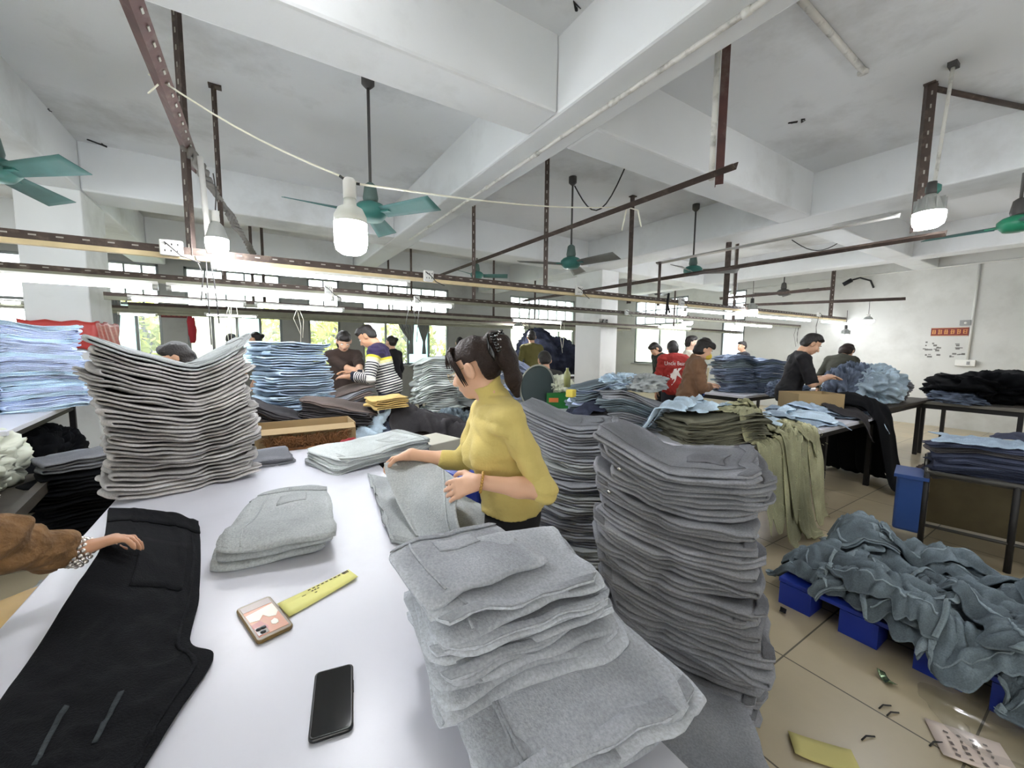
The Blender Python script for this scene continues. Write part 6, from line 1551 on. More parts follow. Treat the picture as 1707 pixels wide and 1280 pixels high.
class Person:
    def __init__(s, label, base, facing, H=1.62, lean=0.0, twist=0.0, head_pitch=0.1, head_yaw=0.0, head_roll=0.0, male=False, seat=None, vox=0.012, skin=None, wide=1.0, tilt=0.0):
        s.label, s.base, s.H, s.male, s.vox, s.skin = label, np.array([base[0], base[1], 0.0]), H, male, vox, skin or SKIN
        s.sc = sc_ = H/1.65; a = facing
        s.F = np.array([math.cos(a), math.sin(a), 0]); s.R = np.array([s.F[1], -s.F[0], 0])
        s.B0 = np.stack([s.R, s.F, _z], 1); drop = 0 if seat is None else (0.93*sc_-seat-0.09)
        s.drop = drop
        Lm = rotx(-lean) @ roty(tilt); Tm = rotz(twist); piv = np.array([0, 0, 0.95*sc_])
        def up(p): return s.base+s.B0 @ (piv+Lm @ Tm @ (np.asarray(p, float)*sc_-piv))-_z*drop
        def lo(p): return s.base+s.B0 @ (np.asarray(p, float)*sc_)-_z*drop
        s.up, s.lo = up, lo; s.RB = s.B0 @ Lm @ Tm
        sw = (0.185 if male else 0.162)*wide; s.sw = sw
        s.sh = {-1: up((-sw, 0, 1.355)), 1: up((sw, 0, 1.355))}
        s.neck0 = up((0, -0.012, 1.40)); 
        s.RH = s.RB @ rotz(-head_yaw) @ rotx(-head_pitch) @ roty(head_roll)
        s.neck1 = up((0, 0.012, 1.475)); s.hc = s.neck1+s.RH @ (np.array([0, 0.022, 0.10])*sc_)
        s.hip = {-1: lo((-0.085, 0, 0.90)), 1: lo((0.085, 0, 0.90))}
        s.seat = seat; s.arm = {}
        for g in (-1, 1):
            if seat is None:
                s.hip[g] = lo((g*0.085, 0, 0.90)); kn = lo((g*0.095, 0.02, 0.49)); an = lo((g*0.10, -0.02, 0.08))
            else:
                kn = lo((g*0.11, 0.40, 0.90)); an = s.base+s.B0 @ np.array([g*0.11*sc_, 0.38*sc_, 0.08])
            s.arm[('leg', g)] = (kn, an)
            s.pose_arm(g, None)
        s.finger = {-1: None, 1: None}
    def pose_arm(s, g, target, pole=None, hd=None, palm=None, thumb=None, curl=0.5):
        sc_ = s.sc; a = s.sh[g]
        if target is None: target = a+s.RB @ np.array([g*0.07, 0.10, -0.50])*sc_
        if pole is None: pole = s.RB @ np.array([g*0.5, -0.8, -0.6])
        el, wr = ik(a, target, 0.285*sc_, 0.245*sc_, pole)
        d = unit(wr-el) if hd is None else unit(hd)
        s.arm[g] = (el, wr, d, palm if palm is not None else s.RB @ np.array([-g*0.4, 0.2, -1.0]), thumb if thumb is not None else s.RB @ np.array([-g*1.0, 0.4, 0.3]), curl)
    def body(s):
        sc_ = s.sc; B = Body(); m = s.male; e = s.RB
        def E(c, r, k=0.05, low=False): B.ell((s.lo if low else s.up)(c), np.array(r)*sc_, s.B0 if low else e, k)
        E((0, -0.01, 0.93), (0.155, 0.105, 0.12), 0.05, True); E((0, 0, 1.07), (0.125, 0.09, 0.14)); E((0, 0.005, 1.24), (0.15 if not m else 0.17, 0.105, 0.17))
        B.cap(s.sh[-1], s.sh[1], 0.048*sc_, None, 0.06)
        for g in (-1, 1): B.cap(s.neck0-_z*0.01, s.sh[g]*0.75+s.neck0*0.25, 0.05*sc_, 0.045*sc_, 0.05)
        B.cap(s.neck0, s.neck1, 0.052*sc_, 0.047*sc_, 0.03)
        h = lambda p: s.hc+s.RH @ (np.array(p)*sc_)
        B.ell(h((0, -0.008, 0.018)), np.array((0.073, 0.092, 0.092))*sc_, s.RH, 0.02); B.ell(h((0, 0.028, -0.045)), np.array((0.056, 0.062, 0.068))*sc_, s.RH, 0.03)
        B.ell(h((0, 0.062, -0.088)), np.array((0.026, 0.022, 0.022))*sc_, s.RH, 0.025)
        B.cap(s.neck1, h((0, -0.01, -0.04)), 0.047*sc_, 0.045*sc_, 0.03)
        B.cap(h((0, 0.088, -0.004)), h((0, 0.106, -0.033)), 0.009*sc_, 0.0125*sc_, 0.012)
        for g in (-1, 1):
            B.ell(h((g*0.012, 0.094, -0.038)), np.array((0.009, 0.011, 0.008))*sc_, s.RH, 0.008)
            B.ell(h((g*0.040, 0.062, -0.028)), np.array((0.022, 0.02, 0.022))*sc_, s.RH, 0.02)
            B.sub(h((g*0.031, 0.096, 0.002)), np.array((0.019, 0.014, 0.011))*sc_, s.RH, 0.014)
            B.ell(h((g*0.081, -0.006, -0.010)), np.array((0.012, 0.025, 0.036))*sc_, s.RH @ rotz(g*0.35), 0.004)
            B.sub(h((g*0.094, 0.000, -0.008)), np.array((0.008, 0.014, 0.022))*sc_, s.RH, 0.006)
        B.cap(h((-0.017, 0.086, -0.062)), h((0.017, 0.086, -0.062)), 0.008*sc_, None, 0.01)
        for g in (-1, 1):
            el, wr, d, pl, th, cu = s.arm[g]; w = 1.12 if m else 1.0
            B.cap(s.sh[g], el, 0.044*sc_*w, 0.036*sc_*w, 0.03); B.cap(el, el*0.6+wr*0.4, 0.036*sc_*w, 0.035*sc_*w, 0.02); B.cap(el*0.6+wr*0.4, wr, 0.035*sc_*w, 0.024*sc_*w, 0.02)
            hand(B, wr, d, pl, th, cu, sc_*w)
            kn, an = s.arm[('leg', g)]
            B.cap(s.hip[g], kn, 0.078*sc_, 0.052*sc_, 0.04); B.cap(kn, an, 0.05*sc_, 0.034*sc_, 0.03)
            fw = s.F; B.cap(an-_z*0.035*sc_-fw*0.03, an-_z*0.045*sc_+fw*0.15*sc_, 0.034*sc_, 0.028*sc_, 0.03)
        return B
    def finish(s, shirt, pants, hair, hairm=HAIR, sleeve=1.0, hem=0.86, name_top='shirt', name_low='trousers', loose=0.016, neck=0.02, extra=None, wr=0.004, group=None, shoes=True, vox_top=None, clipr=0.27, armk=0.03):
        h = s.vox; sc_ = s.sc
        root = thing('person', s.label, 'person', s.base, group); s.root = root
        B = s.body()
        if extra: extra(B, False)
        V, Fc = B.mesh(h); b = MB().add(V, Fc).build('body', s.skin, root)
        hl = lambda p: s.hc+s.RH @ (np.array(p)*sc_)
        mb = MB(); mc = MB()
        for g in (-1, 1):
            mb.ell(hl((g*0.031, 0.078, 0.001)), np.array((0.0135, 0.0115, 0.0085))*sc_, s.RH, 8, 12); mc.ell(hl((g*0.031, 0.0845, 0.001)), np.array((0.006, 0.006, 0.006))*sc_, s.RH, 6, 8)
        mb.build('eyes', EYE_W, b); mc.build('irises', EYE_D, b)
        mb = MB(); mb.ell(hl((0, 0.0905, -0.059)), np.array((0.019, 0.007, 0.0045))*sc_, s.RH, 6, 12); mb.ell(hl((0, 0.0895, -0.067)), np.array((0.016, 0.007, 0.005))*sc_, s.RH, 6, 12); mb.build('lips', LIP, b)
        mb = MB()
        for g in (-1, 1): mb.tube([hl((g*0.014, 0.090, 0.020)), hl((g*0.032, 0.088, 0.026)), hl((g*0.050, 0.074, 0.020))], [0.002*sc_, 0.003*sc_, 0.0015*sc_], 6)
        mb.build('eyebrows', hairm, b)
        # upper garment
        T = Body(); m = s.male; lo_ = loose; e = s.RB
        def E(c, r, k=0.05, low=False): T.ell((s.lo if low else s.up)(c), np.array(r)*sc_+lo_, s.B0 if low else e, k)
        T.ell(s.lo((0, -0.01, 0.93)), np.array((0.155, 0.105, 0.12))*sc_+lo_+0.012, s.B0, 0.05); T.ell(s.lo((0, -0.012, 0.985)), np.array((0.148, 0.102, 0.09))*sc_+lo_+0.008, s.B0, 0.03); E((0, 0, 1.07), (0.128, 0.092, 0.15)); E((0, 0.005, 1.24), (0.15 if not m else 0.17, 0.105, 0.17))
        T.cap(s.sh[-1], s.sh[1], 0.048*sc_+lo_, None, 0.06)
        for g in (-1, 1): T.cap(s.neck0-_z*0.01, s.sh[g]*0.75+s.neck0*0.25, 0.05*sc_+lo_*0.7, 0.045*sc_+lo_, 0.05)
        T.cap(s.neck0-(s.neck1-s.neck0)*0.2, s.neck0+(s.neck1-s.neck0)*neck/0.075, 0.054*sc_+lo_*0.5, 0.05*sc_+lo_*0.5, 0.03, 'b')
        for g in (-1, 1):
            el, w, d, pl, th, cu = s.arm[g]; k = 1.12 if m else 1.0
            slv = sleeve[g] if isinstance(sleeve, dict) else sleeve
            if slv > 0.5:
                T.cap(s.sh[g], el, 0.046*sc_*k+lo_, 0.038*sc_*k+lo_*0.9, armk); q = el+(w-el)*(slv-0.5)*2
                T.cap(el, q, 0.037*sc_*k+lo_*0.9, 0.030*sc_*k+lo_*0.7, 0.015, 'b')
            else:
                q = s.sh[g]+(el-s.sh[g])*slv*2; T.cap(s.sh[g], q, 0.046*sc_*k+lo_, 0.042*sc_*k+lo_*1.2, 0.03, 'b')
        if extra: extra(T, True)
        hz = s.lo((0, 0, hem))[2]; hipx = s.lo((0, 0, 1.0))
        def clip(P):
            # hem plane, only around the trunk
            dist = np.linalg.norm((P-hipx)[:, :2], axis=1)
            return np.where(dist < clipr*sc_, hz-P[:, 2], -9)
        sd = (len(s.label)*37+int(s.H*1000)) % 997
        tv = vox_top or h
        V, Fc = T.mesh(tv, clip, lambda P: wr*ridged(P*np.array([1, 1, 1.7]), sd, 5.0, 2))
        top = MB().add(V, Fc).build(name_top, shirt, root); s.top = top
        # lower garment
        L = Body(); L.ell(s.lo((0, -0.01, 0.93)), np.array((0.155, 0.105, 0.12))*sc_+0.010, s.B0, 0.05); L.ell(s.lo((0, -0.012, 0.985)), np.array((0.148, 0.102, 0.09))*sc_+0.006, s.B0, 0.03)
        for g in (-1, 1):
            kn, an = s.arm[('leg', g)]; L.cap(s.hip[g], kn, 0.080*sc_+0.012, 0.054*sc_+0.014, 0.04); L.cap(kn, an+_z*0.0, 0.054*sc_+0.014, 0.045*sc_+0.014, 0.02, 'b')
        V, Fc = L.mesh(max(h, 0.010)); s.low = MB().add(V, Fc).build(name_low, pants, root)
        if shoes:
            for g in (-1, 1):
                kn, an = s.arm[('leg', g)]; S = Body(); z0 = np.array([an[0], an[1], 0.0])
                S.cap(z0+_z*0.045-s.F*0.04, z0+_z*0.042+s.F*0.15*sc_, 0.042, 0.036, 0.03)
                V, Fc = S.mesh(0.010); V[:, 2] = np.maximum(V[:, 2], 0.002); MB().add(V, Fc).build('shoe', M_black, root)
        # hair
        Hb = Body(); hh = lambda p, r, k=0.02: Hb.ell(hl(p), np.array(r)*sc_, s.RH, k)
        hh((0, -0.018, 0.030), (0.083, 0.095, 0.095))
        if hair == 'short': hh((0, -0.05, -0.01), (0.074, 0.062, 0.075)); hh((0, 0.03, 0.085), (0.062, 0.055, 0.035))
        if hair == 'tail' or hair == 'bun': hh((0, -0.04, 0.0), (0.078, 0.075, 0.085))
        if hair == 'bob': hh((0, -0.045, -0.02), (0.086, 0.078, 0.10)); hh((0, -0.05, -0.08), (0.076, 0.06, 0.07)); hh((0, 0.045, 0.08), (0.066, 0.05, 0.04))
        if hair == 'shaggy': hh((0, -0.045, -0.02), (0.092, 0.08, 0.10)); hh((0, 0.05, 0.07), (0.078, 0.055, 0.05)); hh((0, -0.03, 0.06), (0.095, 0.10, 0.08))
        if hair == 'bun': hh((0, -0.125, 0.035), (0.042, 0.036, 0.042), 0.01)
        def fclip(P):
            q = (P-s.hc) @ s.RH/sc_
            line = 0.045 if hair != 'bob' else 0.03
            f = np.minimum(q[:, 1]-(0.012 if hair != 'bob' else 0.03), (line+0.35*np.abs(q[:, 0])*0)-q[:, 2])   # front of ears and below the fringe is face
            side = np.minimum(q[:, 1]+(0.046 if hair == 'tail' else 0.022), 0.02-q[:, 2]) if hair in ('short','tail','bun') else -np.ones(len(q))
            low = (-0.075 if hair in ('short', 'tail', 'bun') else -0.14)-q[:, 2]
            return np.maximum(np.maximum(f, side), low)*sc_
        if hair == 'tail':
            c = s.tailpts; 
            for i in range(len(c)-1): Hb.cap(c[i][0], c[i+1][0], c[i][1], c[i+1][1], 0.02)
            base_clip = fclip; tz = np.array([q[0] for q in c])
            def fclip2(P):
                v = base_clip(P); d = np.min(np.linalg.norm(P[:, None]-tz[None], axis=2), axis=1); return np.where(d < 0.075, -9.0, v)
            V, Fc = Hb.mesh(h*0.8, fclip2, lambda P: 0.0016*ridged(P*np.array([3, 3, 0.35]), 5, 9.0, 1))
        else: V, Fc = Hb.mesh(h*0.8, fclip, lambda P: 0.003*fbm(P, 5, 12.0, 1))
        s.hairo = MB().add(V, Fc).build('hair', hairm, root)
        return root
# ------------------------------------------------------------------ the people
def cloth(name, rgb, **k): return mat(name, rgb, 0.9, var=k.get('var', 0.05), scale=10, bump=0.12, bscale=120, sheen=0.05)
C_yel = cloth('mustard_yellow_jersey', (204, 184, 110)); C_blk = mat('black_trouser_cloth', (18, 18, 20), 0.9)
C_navyk = cloth('dark_trousers', (36, 36, 44)); C_blue = cloth('dull_blue_trousers', (70, 74, 92))

# woman in yellow
w = Person('woman in a mustard high neck top folding pale jeans at the white table', (0.80, 1.26), math.radians(146), 1.51, lean=0.16, twist=0.42, head_pitch=0.24, head_yaw=0.66, vox=0.0055)
Lw = dep(797, 803, 1.33); Lt = dep(748, 818, 1.36)
Rw = dep(686, 757, 1.72); Rt = dep(645, 772, 1.76)
w.pose_arm(-1, Lw, -_z*1.0-w.R*0.28, Lt-Lw, -_z*0.5+w.R*0.9, _z*0.8+w.R*0.3, 0.55)
w.pose_arm(1, Rw, -_z*1.0+w.R*0.4-w.F*0.4, Rt-Rw, -_z*0.9-w.R*0.4, -w.R*0.9+_z*0.2, 0.9)
hp = lambda p: w.hc+w.RH @ (np.array(p)*w.sc)
w.tailpts = [(hp((0, -0.085, 0.055)), 0.028), (hp((0.0, -0.118, 0.072)), 0.030), (hp((0.0, -0.142, 0.045)), 0.032), (hp((0.0, -0.146, -0.02)), 0.033), (hp((0.0, -0.138, -0.10)), 0.027), (hp((0, -0.124, -0.17)), 0.010)]
def bust(B, cl):
    k = 0.010 if cl else 0
    for g in (-1, 1): B.ell(w.up((g*0.062, 0.085, 1.215)), np.array((0.062, 0.058, 0.062))*w.sc+k, w.RB, 0.035)
    if cl:
        d = w.neck1-w.neck0
        B.cap(w.neck0+d*0.05, w.neck0+d*1.35, 0.064*w.sc, 0.060*w.sc, 0.015, 'b')
        B.cap(w.neck0-d*0.05, w.neck0+d*0.55, 0.074*w.sc, 0.066*w.sc, 0.012, 'b')
wr_ = w.finish(C_yel, C_blk, 'tail', HAIRB, sleeve={-1: 0.56, 1: 0.72}, hem=0.98, name_top='high_neck_top', loose=0.010, neck=0.03, extra=bust, wr=0.005, clipr=0.36, armk=0.008, vox_top=0.006)
mb = MB()
for g, dx in ((-1, 0.0), (-1, 0.008), (-1, -0.006), (1, 0.0), (1, 0.007)):
    mb.tube([hp((g*0.050, 0.062+dx, 0.092)), hp((g*0.074, 0.052+dx, 0.050)), hp((g*0.080, 0.040+dx, 0.010)), hp((g*0.077, 0.036+dx, -0.030)), hp((g*0.070, 0.034+dx, -0.060))], [0.004, 0.006, 0.005, 0.003, 0.001], 7)
for k in range(7):
    x = -0.05+k*0.0165; mb.tube([hp((x*0.8, 0.045, 0.105)), hp((x, 0.072, 0.082)), hp((x*1.15, 0.084, 0.055)), hp((x*1.2, 0.088, 0.032))], [0.008, 0.009, 0.005, 0.001], 7)
mb.build('fringe_of_hair', HAIRB, wr_)
# hair claw, spectacles, bead bracelet
c = hp((0, -0.125, 0.055)); mb = MB()
for g in (-1, 1):
    P = np.zeros((9, 5, 3))
    for i in range(9):
        for j in range(5):
            a = -0.9+1.8*i/8; q = (g*(0.052-0.02*abs(a)*0.4), -0.125+0.045*math.cos(a)*(0.4+0.15*j)*0.6, 0.06+0.05*math.sin(a)-0.008*j); P[i, j] = hp(q)
    mb.sheet(P, 0.006)
for k in range(7): a = -1.2+0.4*k; mb.tube([hp((-0.05, -0.13, 0.05+0.012*k-0.03)), hp((0, -0.165, 0.05+0.012*k-0.03)), hp((0.05, -0.13, 0.05+0.012*k-0.03))], 0.005, 6)
claw = mb.build('hair_claw', mat('glossy_black_plastic', (12, 12, 13), 0.15), wr_)
mb = MB(); rs = random.Random(1)
for k in range(24): mb.ell(hp((rs.uniform(-.052, .0), -0.135-rs.uniform(0, .03), 0.03+rs.uniform(0, 0.07))), (0.0028,)*3, None, 4, 6)
mb.build('rhinestones', mat('bright_rhinestone', (230, 230, 232), 0.1, 0.6), claw)
mb = MB()
for g in (-1, 1):
    mb.tube([hp((g*0.078, -0.005, 0.012)), hp((g*0.074, 0.06, 0.006)), hp((g*0.058, 0.100, 0.003))], 0.0018, 6)
    mb.tube([hp((g*0.034+0.024*math.cos(a), 0.108-0.010*abs(math.cos(a))*(1 if g*math.cos(a) > 0 else 0), -0.004+0.018*math.sin(a))) for a in np.linspace(0, 6.283, 17)], 0.0014, 5, False)
mb.build('spectacles', mat('thin_gold_wire', (170, 150, 110), 0.3, 0.8), wr_)
def beads(at, d, r, n, br, m, parent, rows=1, name='bracelet', gap=0.008):
    Bx = basis(d); mb = MB()
    for q in range(rows):
        for k in range(n):
            a = 6.283*(k+0.5*(q % 2))/n; mb.ell(np.asarray(at)+Bx @ np.array([math.cos(a)*r, math.sin(a)*r, q*gap]), (br,)*3, None, 6, 8)
    return mb.build(name, m, parent)
el, wrp, d, *_ = w.arm[-1]; beads(wrp-unit(wrp-el)*0.012, unit(wrp-el), 0.031, 20, 0.0055, mat('amber_beads', (186, 142, 70), 0.25, 0.2), wr_)

# person at the table edge whose sleeved arm reaches in
hw = onz(122, 920, 0.925); ht = onz(186, 899, 0.935)
p = Person('person at the picture edge in a brown coat reaching in to pull black jeans', (-0.93, 1.38), math.radians(44), 1.6, lean=0.42, twist=-0.15, head_pitch=0.3, vox=0.008, skin=SKIN_T)
p.pose_arm(1, hw, p.R*0.5-_z*0.8-p.F*0.3, ht-hw, -_z*0.9+p.R*0.2, _z*0.3+np.array([0.2, 1.0, 0]), 1.25)
C_coat = mat('brown_fleecy_coat', (116, 86, 54), 0.95, var=0.35, scale=22, bump=0.5, bscale=60)
pr = p.finish(C_coat, C_navyk, 'bun', sleeve={-1: 1.0, 1: 0.97}, hem=0.72, name_top='coat', loose=0.034, neck=0.04, wr=0.010, vox_top=0.008)
el, wrp, d, *_ = p.arm[1]; dd = unit(wrp-el); beads(wrp-dd*0.016, dd, 0.036, 16, 0.0062, mat('silver_rhinestone_cuff', (226, 220, 214), 0.15, 0.7), pr, 4, 'rhinestone_bracelet', 0.0125)

# man in the striped sweater
def striped():
    m = bpy.data.materials.new('striped_knit'); m.use_nodes = True; nt = m.node_tree; N = nt.nodes; L = nt.links; b = N['Principled BSDF']; b.inputs['Roughness'].default_value = 0.95
    tc = N.new('ShaderNodeTexCoord'); sp = N.new('ShaderNodeSeparateXYZ'); L.new(tc.outputs['UV'], sp.inputs[0])
    cr = N.new('ShaderNodeValToRGB'); cr.color_ramp.interpolation = 'CONSTANT'; L.new(sp.outputs['Y'], cr.inputs[0])
    els = [(0.0, (36, 36, 48))]
    z = 0.02; dark = False
    while z < 0.62:
        els.append((z, (36, 36, 48) if dark else (216, 212, 204))); dark = not dark; z += 0.0235
    els = els[:26]+[(0.625, (226, 218, 160)), (0.675, (204, 192, 60)), (0.715, (48, 38, 70))]
    e = cr.color_ramp.elements; e[0].position = 0; e[0].color = (*lin(els[0][1]), 1); e[1].position = els[1][0]; e[1].color = (*lin(els[1][1]), 1)
    for pz, c in els[2:]: q = e.new(pz); q.color = (*lin(c), 1)
    L.new(cr.outputs[0], b.inputs['Base Color']); return m
mp = dep(648, 640, 4.75)
s_ = Person('man in a purple, yellow and striped sweater bending over brown grey jeans', (mp[0], mp[1]), math.radians(152), 1.74, lean=0.26, head_pitch=0.45, head_yaw=0.0, male=True, vox=0.010, skin=SKIN_T)
s_.pose_arm(-1, dep(583, 628, 4.5), None, None, None, None, 0.5); s_.pose_arm(1, dep(590, 622, 4.75))
sr = s_.finish(striped(), C_blue, 'short', sleeve=0.93, hem=0.90, name_top='striped_sweater', loose=0.022, wr=0.006, vox_top=0.008)
# stripes follow the body: height up the trunk on the trunk, distance down the arm on the sleeves
me = s_.top.data; uv = me.uv_layers.new(name='UVMap'); V = np.array([v.co for v in me.vertices])
loc = ((V-s_.base) @ s_.B0); z0 = np.zeros(len(V))
inv = np.linalg.inv(s_.RB); piv = s_.up((0, 0, 0.95/1.0)); rel = (V-s_.up((0, 0, 0.95))) @ s_.RB/s_.sc; zt = (rel[:, 2]+0.95-0.86)/0.58
for g in (-1, 1):
    el, w_, *_q = s_.arm[g]; a = s_.sh[g]; la = np.linalg.norm(el-a); lb = np.linalg.norm(w_-el)
    def seg(P, q0, q1):
        d = q1-q0; t = np.clip(((P-q0) @ d)/(d @ d), 0, 1); return np.linalg.norm(P-q0-t[:, None]*d, axis=1), t
    d1, t1 = seg(V, a, el); d2, t2 = seg(V, el, w_); dist = np.where(d1 < d2, t1*la, la+t2*lb); dm = np.minimum(d1, d2)
    lat = rel[:, 0]*g; arm = (dm < 0.085) & ((lat > 0.165) | (np.minimum(d2, 9) < 0.075)) & (dist > 0.02)
    zt = np.where(arm, 0.80-dist/0.58*0.95, zt)
li = np.empty(len(me.loops), np.int32); me.loops.foreach_get('vertex_index', li)
uvs = np.stack([np.zeros(len(li)), np.clip(zt[li], 0.001, 0.999)], 1).astype(np.float32); uv.data.foreach_set('uv', uvs.ravel())

def simple(label, px, py, k, facing, H, **kw):
    q = dep(px, py, k); ps = {a: kw.pop(a) for a in ('lean', 'twist', 'head_pitch', 'head_yaw', 'male', 'seat', 'vox', 'skin', 'wide') if a in kw}
    P = Person(label, (q[0], q[1]), facing, H, **ps); hands = kw.pop('hands', None)
    if hands:
        for g, c in hands.items(): P.pose_arm(g, dep(*c), P.R*g*0.6-_z*1.0-P.F*0.2)
    P.finish(**kw); return P
BR = mat('dark_brown_cloth', (58, 44, 38), 0.9)
Fv = lambda deg: math.radians(deg)
to_cam = math.atan2(-_h[1], -_h[0]); away = to_cam+math.pi; leftw = math.atan2(-_r[1], -_r[0]); rightw = leftw+math.pi
simple('woman in a dark brown blouse handing cloth to the striped man', 572, 620, 5.2, to_cam+0.5, 1.66, lean=0.2, head_pitch=0.4, hands={1: (610, 626, 4.9), -1: (600, 628, 4.7)}, shirt=BR, pants=C_blk, hair='bob', sleeve=0.5, name_top='blouse', hem=0.85)
RED = cloth('brick_red_sweatshirt', (158, 44, 38))
rp = simple('person in a brick red sweatshirt seen from behind', 1122, 640, 6.2, away-0.15, 1.60, lean=0.12, head_pitch=0.5, shirt=RED, pants=C_navyk, hair='bob', sleeve=0.97, name_top='sweatshirt', loose=0.03, hem=0.80, wr=0.008)
simple('person in a white patterned shirt, face turned right, behind the red sweatshirt', 1146, 620, 6.9, rightw-0.3, 1.66, head_pitch=0.1, skin=mat('fair_skin', (232, 196, 172), 0.5), shirt=cloth('white_patterned_shirt', (222, 214, 196), var=0.35), pants=C_navyk, hair='short', sleeve=0.9, hem=0.85)
simple('person in dark green bending beyond the red sweatshirt', 1108, 620, 7.6, leftw+0.3, 1.62, lean=0.3, head_pitch=0.5, shirt=mat('dark_green_cloth', (44, 50, 42), 0.9), pants=C_blk, hair='bob', sleeve=0.9)
hood = cloth('brown_hooded_top', (120, 88, 64))
hp_ = simple('person in a brown hooded top with fluffy dark hair and a yellow mask', 1150, 640, 4.95, rightw-0.25, 1.58, lean=0.14, head_pitch=0.35, hands={1: (1186, 645, 4.9), -1: (1180, 640, 5.2)}, shirt=hood, pants=C_blk, hair='shaggy', sleeve=0.92, name_top='hooded_top', loose=0.03, neck=0.06, wr=0.008)
hq = lambda p: hp_.hc+hp_.RH @ (np.array(p)*hp_.sc)
b = Body(); b.ell(hq((0, 0.07, -0.055)), (0.05, 0.055, 0.045), hp_.RH, 0.02); V, Fc = b.mesh(0.008); MB().add(V, Fc).build('face_mask', mat('yellow_mask', (214, 186, 70), 0.8), hp_.root)
o = hp_.up((0, 0.145, 1.05)); R = hp_.RB; mb = MB()
for g in (-1, 1): mb.tube([hp_.up((g*0.03, 0.155, 1.34)), hp_.up((g*0.035, 0.165, 1.15)), hp_.up((g*0.03, 0.160, 1.06))], 0.006, 6)
mb.build('drawstring', mat('pale_cord', (206, 190, 150), 0.8), hp_.root)
MB().box(hp_.up((0, 0.150, 1.03)), (0.17, 0.01, 0.09), R).build('blue_print', mat('blue_white_print', (60, 96, 190), 0.7, var=0.5, scale=40), hp_.root)
simple('man in a black crew neck top hunched over his work behind the cardboard box', 1316, 640, 4.9, rightw-0.35, 1.68, lean=0.2, head_pitch=0.4, male=True, hands={1: (1376, 630, 4.7), -1: (1372, 630, 4.95)}, shirt=mat('black_jersey', (20, 18, 22), 0.9), pants=C_navyk, hair='short', sleeve=0.5, hem=0.84, vox=0.01)
simple('person in dark olive bent over, back to the room, by the right wall', 1390, 640, 6.2, rightw+0.5, 1.66, lean=0.45, head_pitch=0.5, shirt=mat('dark_olive_cloth', (54, 54, 44), 0.9), pants=C_blk, hair='bob', hairm=HAIRB, sleeve=0.9)
simple('person in an olive shirt, back to the room, far away at the window', 886, 600, 8.4, away+0.1, 1.78, shirt=mat('olive_shirt', (98, 92, 48), 0.9), pants=C_blk, hair='short', sleeve=0.8, vox=0.014)
sp = simple('person in dark grey seated behind the round chair back', 912, 640, 5.0, away+0.2, 1.62, seat=0.62, lean=0.15, head_pitch=0.2, shirt=mat('dark_grey_cloth', (58, 58, 56), 0.9), pants=C_navyk, hair='short', sleeve=0.9)
q = sp.base; R = sp.B0; t = thing('round_back_chair', 'chair with a round dark teal back behind the seated person', 'chair', (q[0], q[1], 0))
def ch(p): return q+R @ np.array(p)
P = np.zeros((13, 13, 3))
for i in range(13):
    for j in range(13):
        x = (i-6)/6; y = (j-6)/6; X = x*math.sqrt(1-y*y/2); Y = y*math.sqrt(1-x*x/2); P[i, j] = ch((X*0.20-0.20, -0.27-0.05*(1-X*X), 1.02+Y*0.26))
MB().sheet(P, 0.02).build('backrest', mat('dark_teal_vinyl', (44, 58, 58), 0.5), t)
MB().tube([ch((-0.20+0.205*math.cos(a), -0.28-0.05*math.sin(a)**2, 1.02+0.265*math.sin(a))) for a in np.linspace(0, 6.283, 33)], 0.011, 6).build('backrest_rim', mat('pale_grey_rim', (150, 152, 140), 0.5), t)
MB().lathe(ch((0, 0.05, 0.56)), [(0.2, 0), (0.22, 0.02), (0.2, 0.05)], 20).build('seat', MATS['dark_teal_vinyl'], t)
for a in range(4): MB().tube([ch((0.1*math.cos(a*1.571+.785), 0.05+0.1*math.sin(a*1.571+.785), 0.56)), ch((0.22*math.cos(a*1.571+.785), 0.05+0.22*math.sin(a*1.571+.785), 0.0))], 0.014, 6).build('leg', M_leg, t)
MB().tube([ch((-0.1, -0.24, 0.58)), ch((-0.16, -0.30, 0.85))], 0.014, 6).build('back_post', M_leg, t)
simple('dark haired person behind the big warm grey stack', 327, 600, 3.1, leftw+0.6, 1.49, lean=0.1, head_pitch=0.4, shirt=mat('black_jersey', (20, 18, 22), 0.9), pants=C_blk, hair='bob', sleeve=0.9)
simple('person with black hair by the pale frosted window', 385, 600, 8.6, away, 1.66, shirt=BR, pants=C_blk, hair='short', vox=0.014)
simple('person in brown leaning at the window left of the blue stack', 438, 600, 7.0, leftw+0.3, 1.66, lean=0.1, shirt=BR, pants=C_blk, hair='bun', sleeve=0.9, vox=0.014)
simple('person with a hair bun behind the striped man', 655, 600, 7.2, leftw-0.4, 1.62, shirt=mat('black_jersey', (20, 18, 22), 0.9), pants=C_blk, hair='bun', sleeve=0.9, vox=0.014)
simple('person with short dark hair far behind the woman in yellow', 766, 600, 8.8, away, 1.64, shirt=C_navyk, pants=C_blk, hair='short', vox=0.014)
simple('person in dark clothes by the barred window', 1238, 600, 9.3, leftw, 1.62, shirt=C_navyk, pants=C_blk, hair='short', vox=0.014)

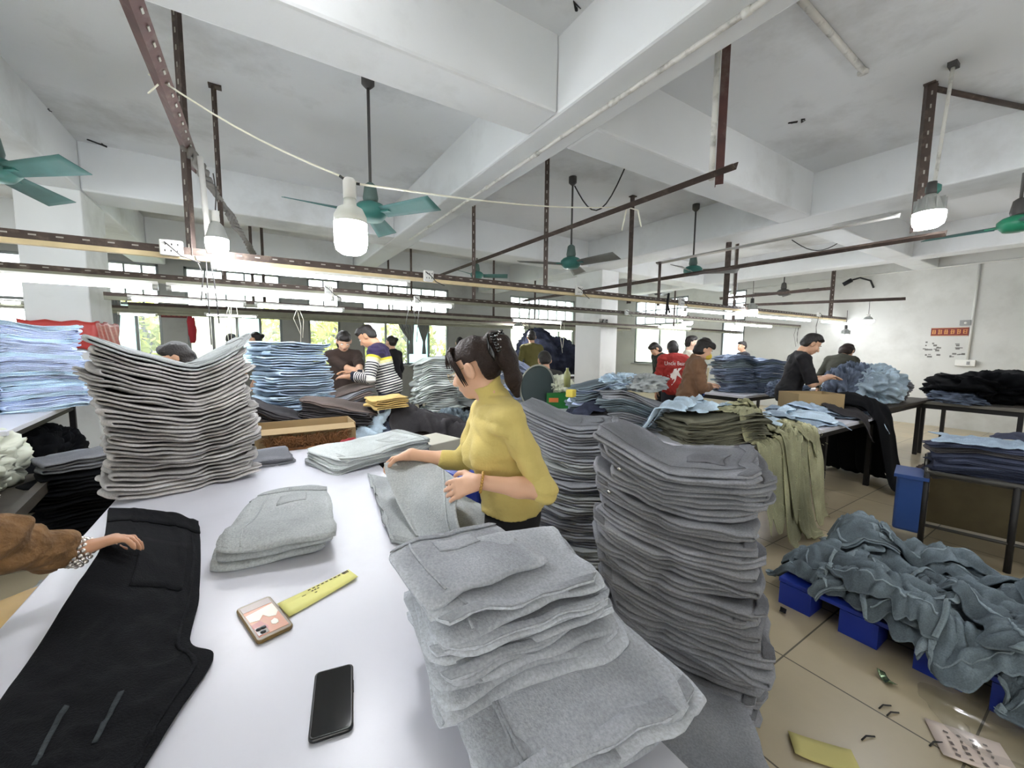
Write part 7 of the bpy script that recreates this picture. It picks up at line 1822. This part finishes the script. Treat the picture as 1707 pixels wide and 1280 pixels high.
# lettering and bird emblem on the back of the sweatshirt, laid onto the cloth
def on_back(V2, P, lift, nm, m, Fc):
    """map flat (x, z) points to the garment's back"""
    me = P.top.data; T = bvhtree.BVHTree.FromPolygons([tuple(v.co) for v in me.vertices], [tuple(f.vertices) for f in me.polygons])
    out = []
    for (x, z) in V2:
        o = P.up((x, -0.6, z)); d = P.RB @ np.array([0, 1.0, 0]); h = T.ray_cast(Vector(o), Vector(d))
        hit = np.array(h[0]) if h[0] is not None else P.up((x, -0.14, z)); out.append(hit-d*lift)
    return MB().add(out, Fc).build(nm, m, P.root)
cu = bpy.data.curves.new('lettering', 'FONT'); cu.body = 'Uncle Bear'; cu.size = 0.095; cu.align_x = 'CENTER'; cu.resolution_u = 3
to = bpy.data.objects.new('lettering', cu); COL.objects.link(to)
me = bpy.data.meshes.new_from_object(to.evaluated_get(bpy.context.evaluated_depsgraph_get())); bpy.data.objects.remove(to); bpy.data.curves.remove(cu)
M_wht = mat('white_print', (226, 214, 208), 0.8)
V2 = [(v.co.x*0.74, 1.26+v.co.y*0.95) for v in me.vertices]; on_back(V2, rp, 0.006, 'lettering', M_wht, [list(f.vertices) for f in me.polygons]); bpy.data.meshes.remove(me)
poly = [(-.02, 1.20), (.10, 1.22), (.05, 1.16), (.10, 1.05), (.03, 1.12), (.0, 1.02), (-.06, .94), (-.05, 1.05), (-.11, 1.10), (-.04, 1.14)]
ctr = (0.0, 1.12); V2 = []; Fc = []
for i in range(len(poly)):
    a_, b_ = poly[i], poly[(i+1) % len(poly)]
    k = len(V2); V2 += [ctr, a_, b_]; Fc.append([k, k+1, k+2])
on_back(V2, rp, 0.010, 'emblem', M_wht, Fc)
# ------------------------------------------------------------------ daylight and exposure
w_ = bpy.data.worlds.new('World'); sc.world = w_; w_.use_nodes = True
nt = w_.node_tree; bg = nt.nodes['Background']
sky = nt.nodes.new('ShaderNodeTexSky'); sky.sky_type = 'NISHITA'; sky.sun_disc = False; sky.sun_elevation = math.radians(42); sky.sun_rotation = math.radians(200); sky.air_density = 1.5; sky.dust_density = 4.0
mx = nt.nodes.new('ShaderNodeMix'); mx.data_type = 'RGBA'; mx.inputs['Factor'].default_value = 0.75; mx.inputs['B'].default_value = (5.8, 6.2, 6.6, 1)
nt.links.new(sky.outputs[0], mx.inputs['A']); nt.links.new(mx.outputs['Result'], bg.inputs[0]); bg.inputs[1].default_value = 0.6
sl = bpy.data.lights.new('sun', 'SUN'); sl.energy = 9.0; sl.angle = math.radians(1.0); slo = bpy.data.objects.new('sun', sl); COL.objects.link(slo)
slo.rotation_euler = Vector((0.25, 1.0, -1.1)).to_track_quat('-Z', 'Y').to_euler()
sc.view_settings.exposure = 1.5
sc.cycles.use_denoising = True
sc.cycles.max_bounces = 8; sc.cycles.diffuse_bounces = 5; sc.cycles.glossy_bounces = 3; sc.cycles.transmission_bounces = 4; sc.cycles.transparent_max_bounces = 12
sc.cycles.caustics_reflective = False; sc.cycles.caustics_refractive = False
sc.cycles.sample_clamp_indirect = 8.0
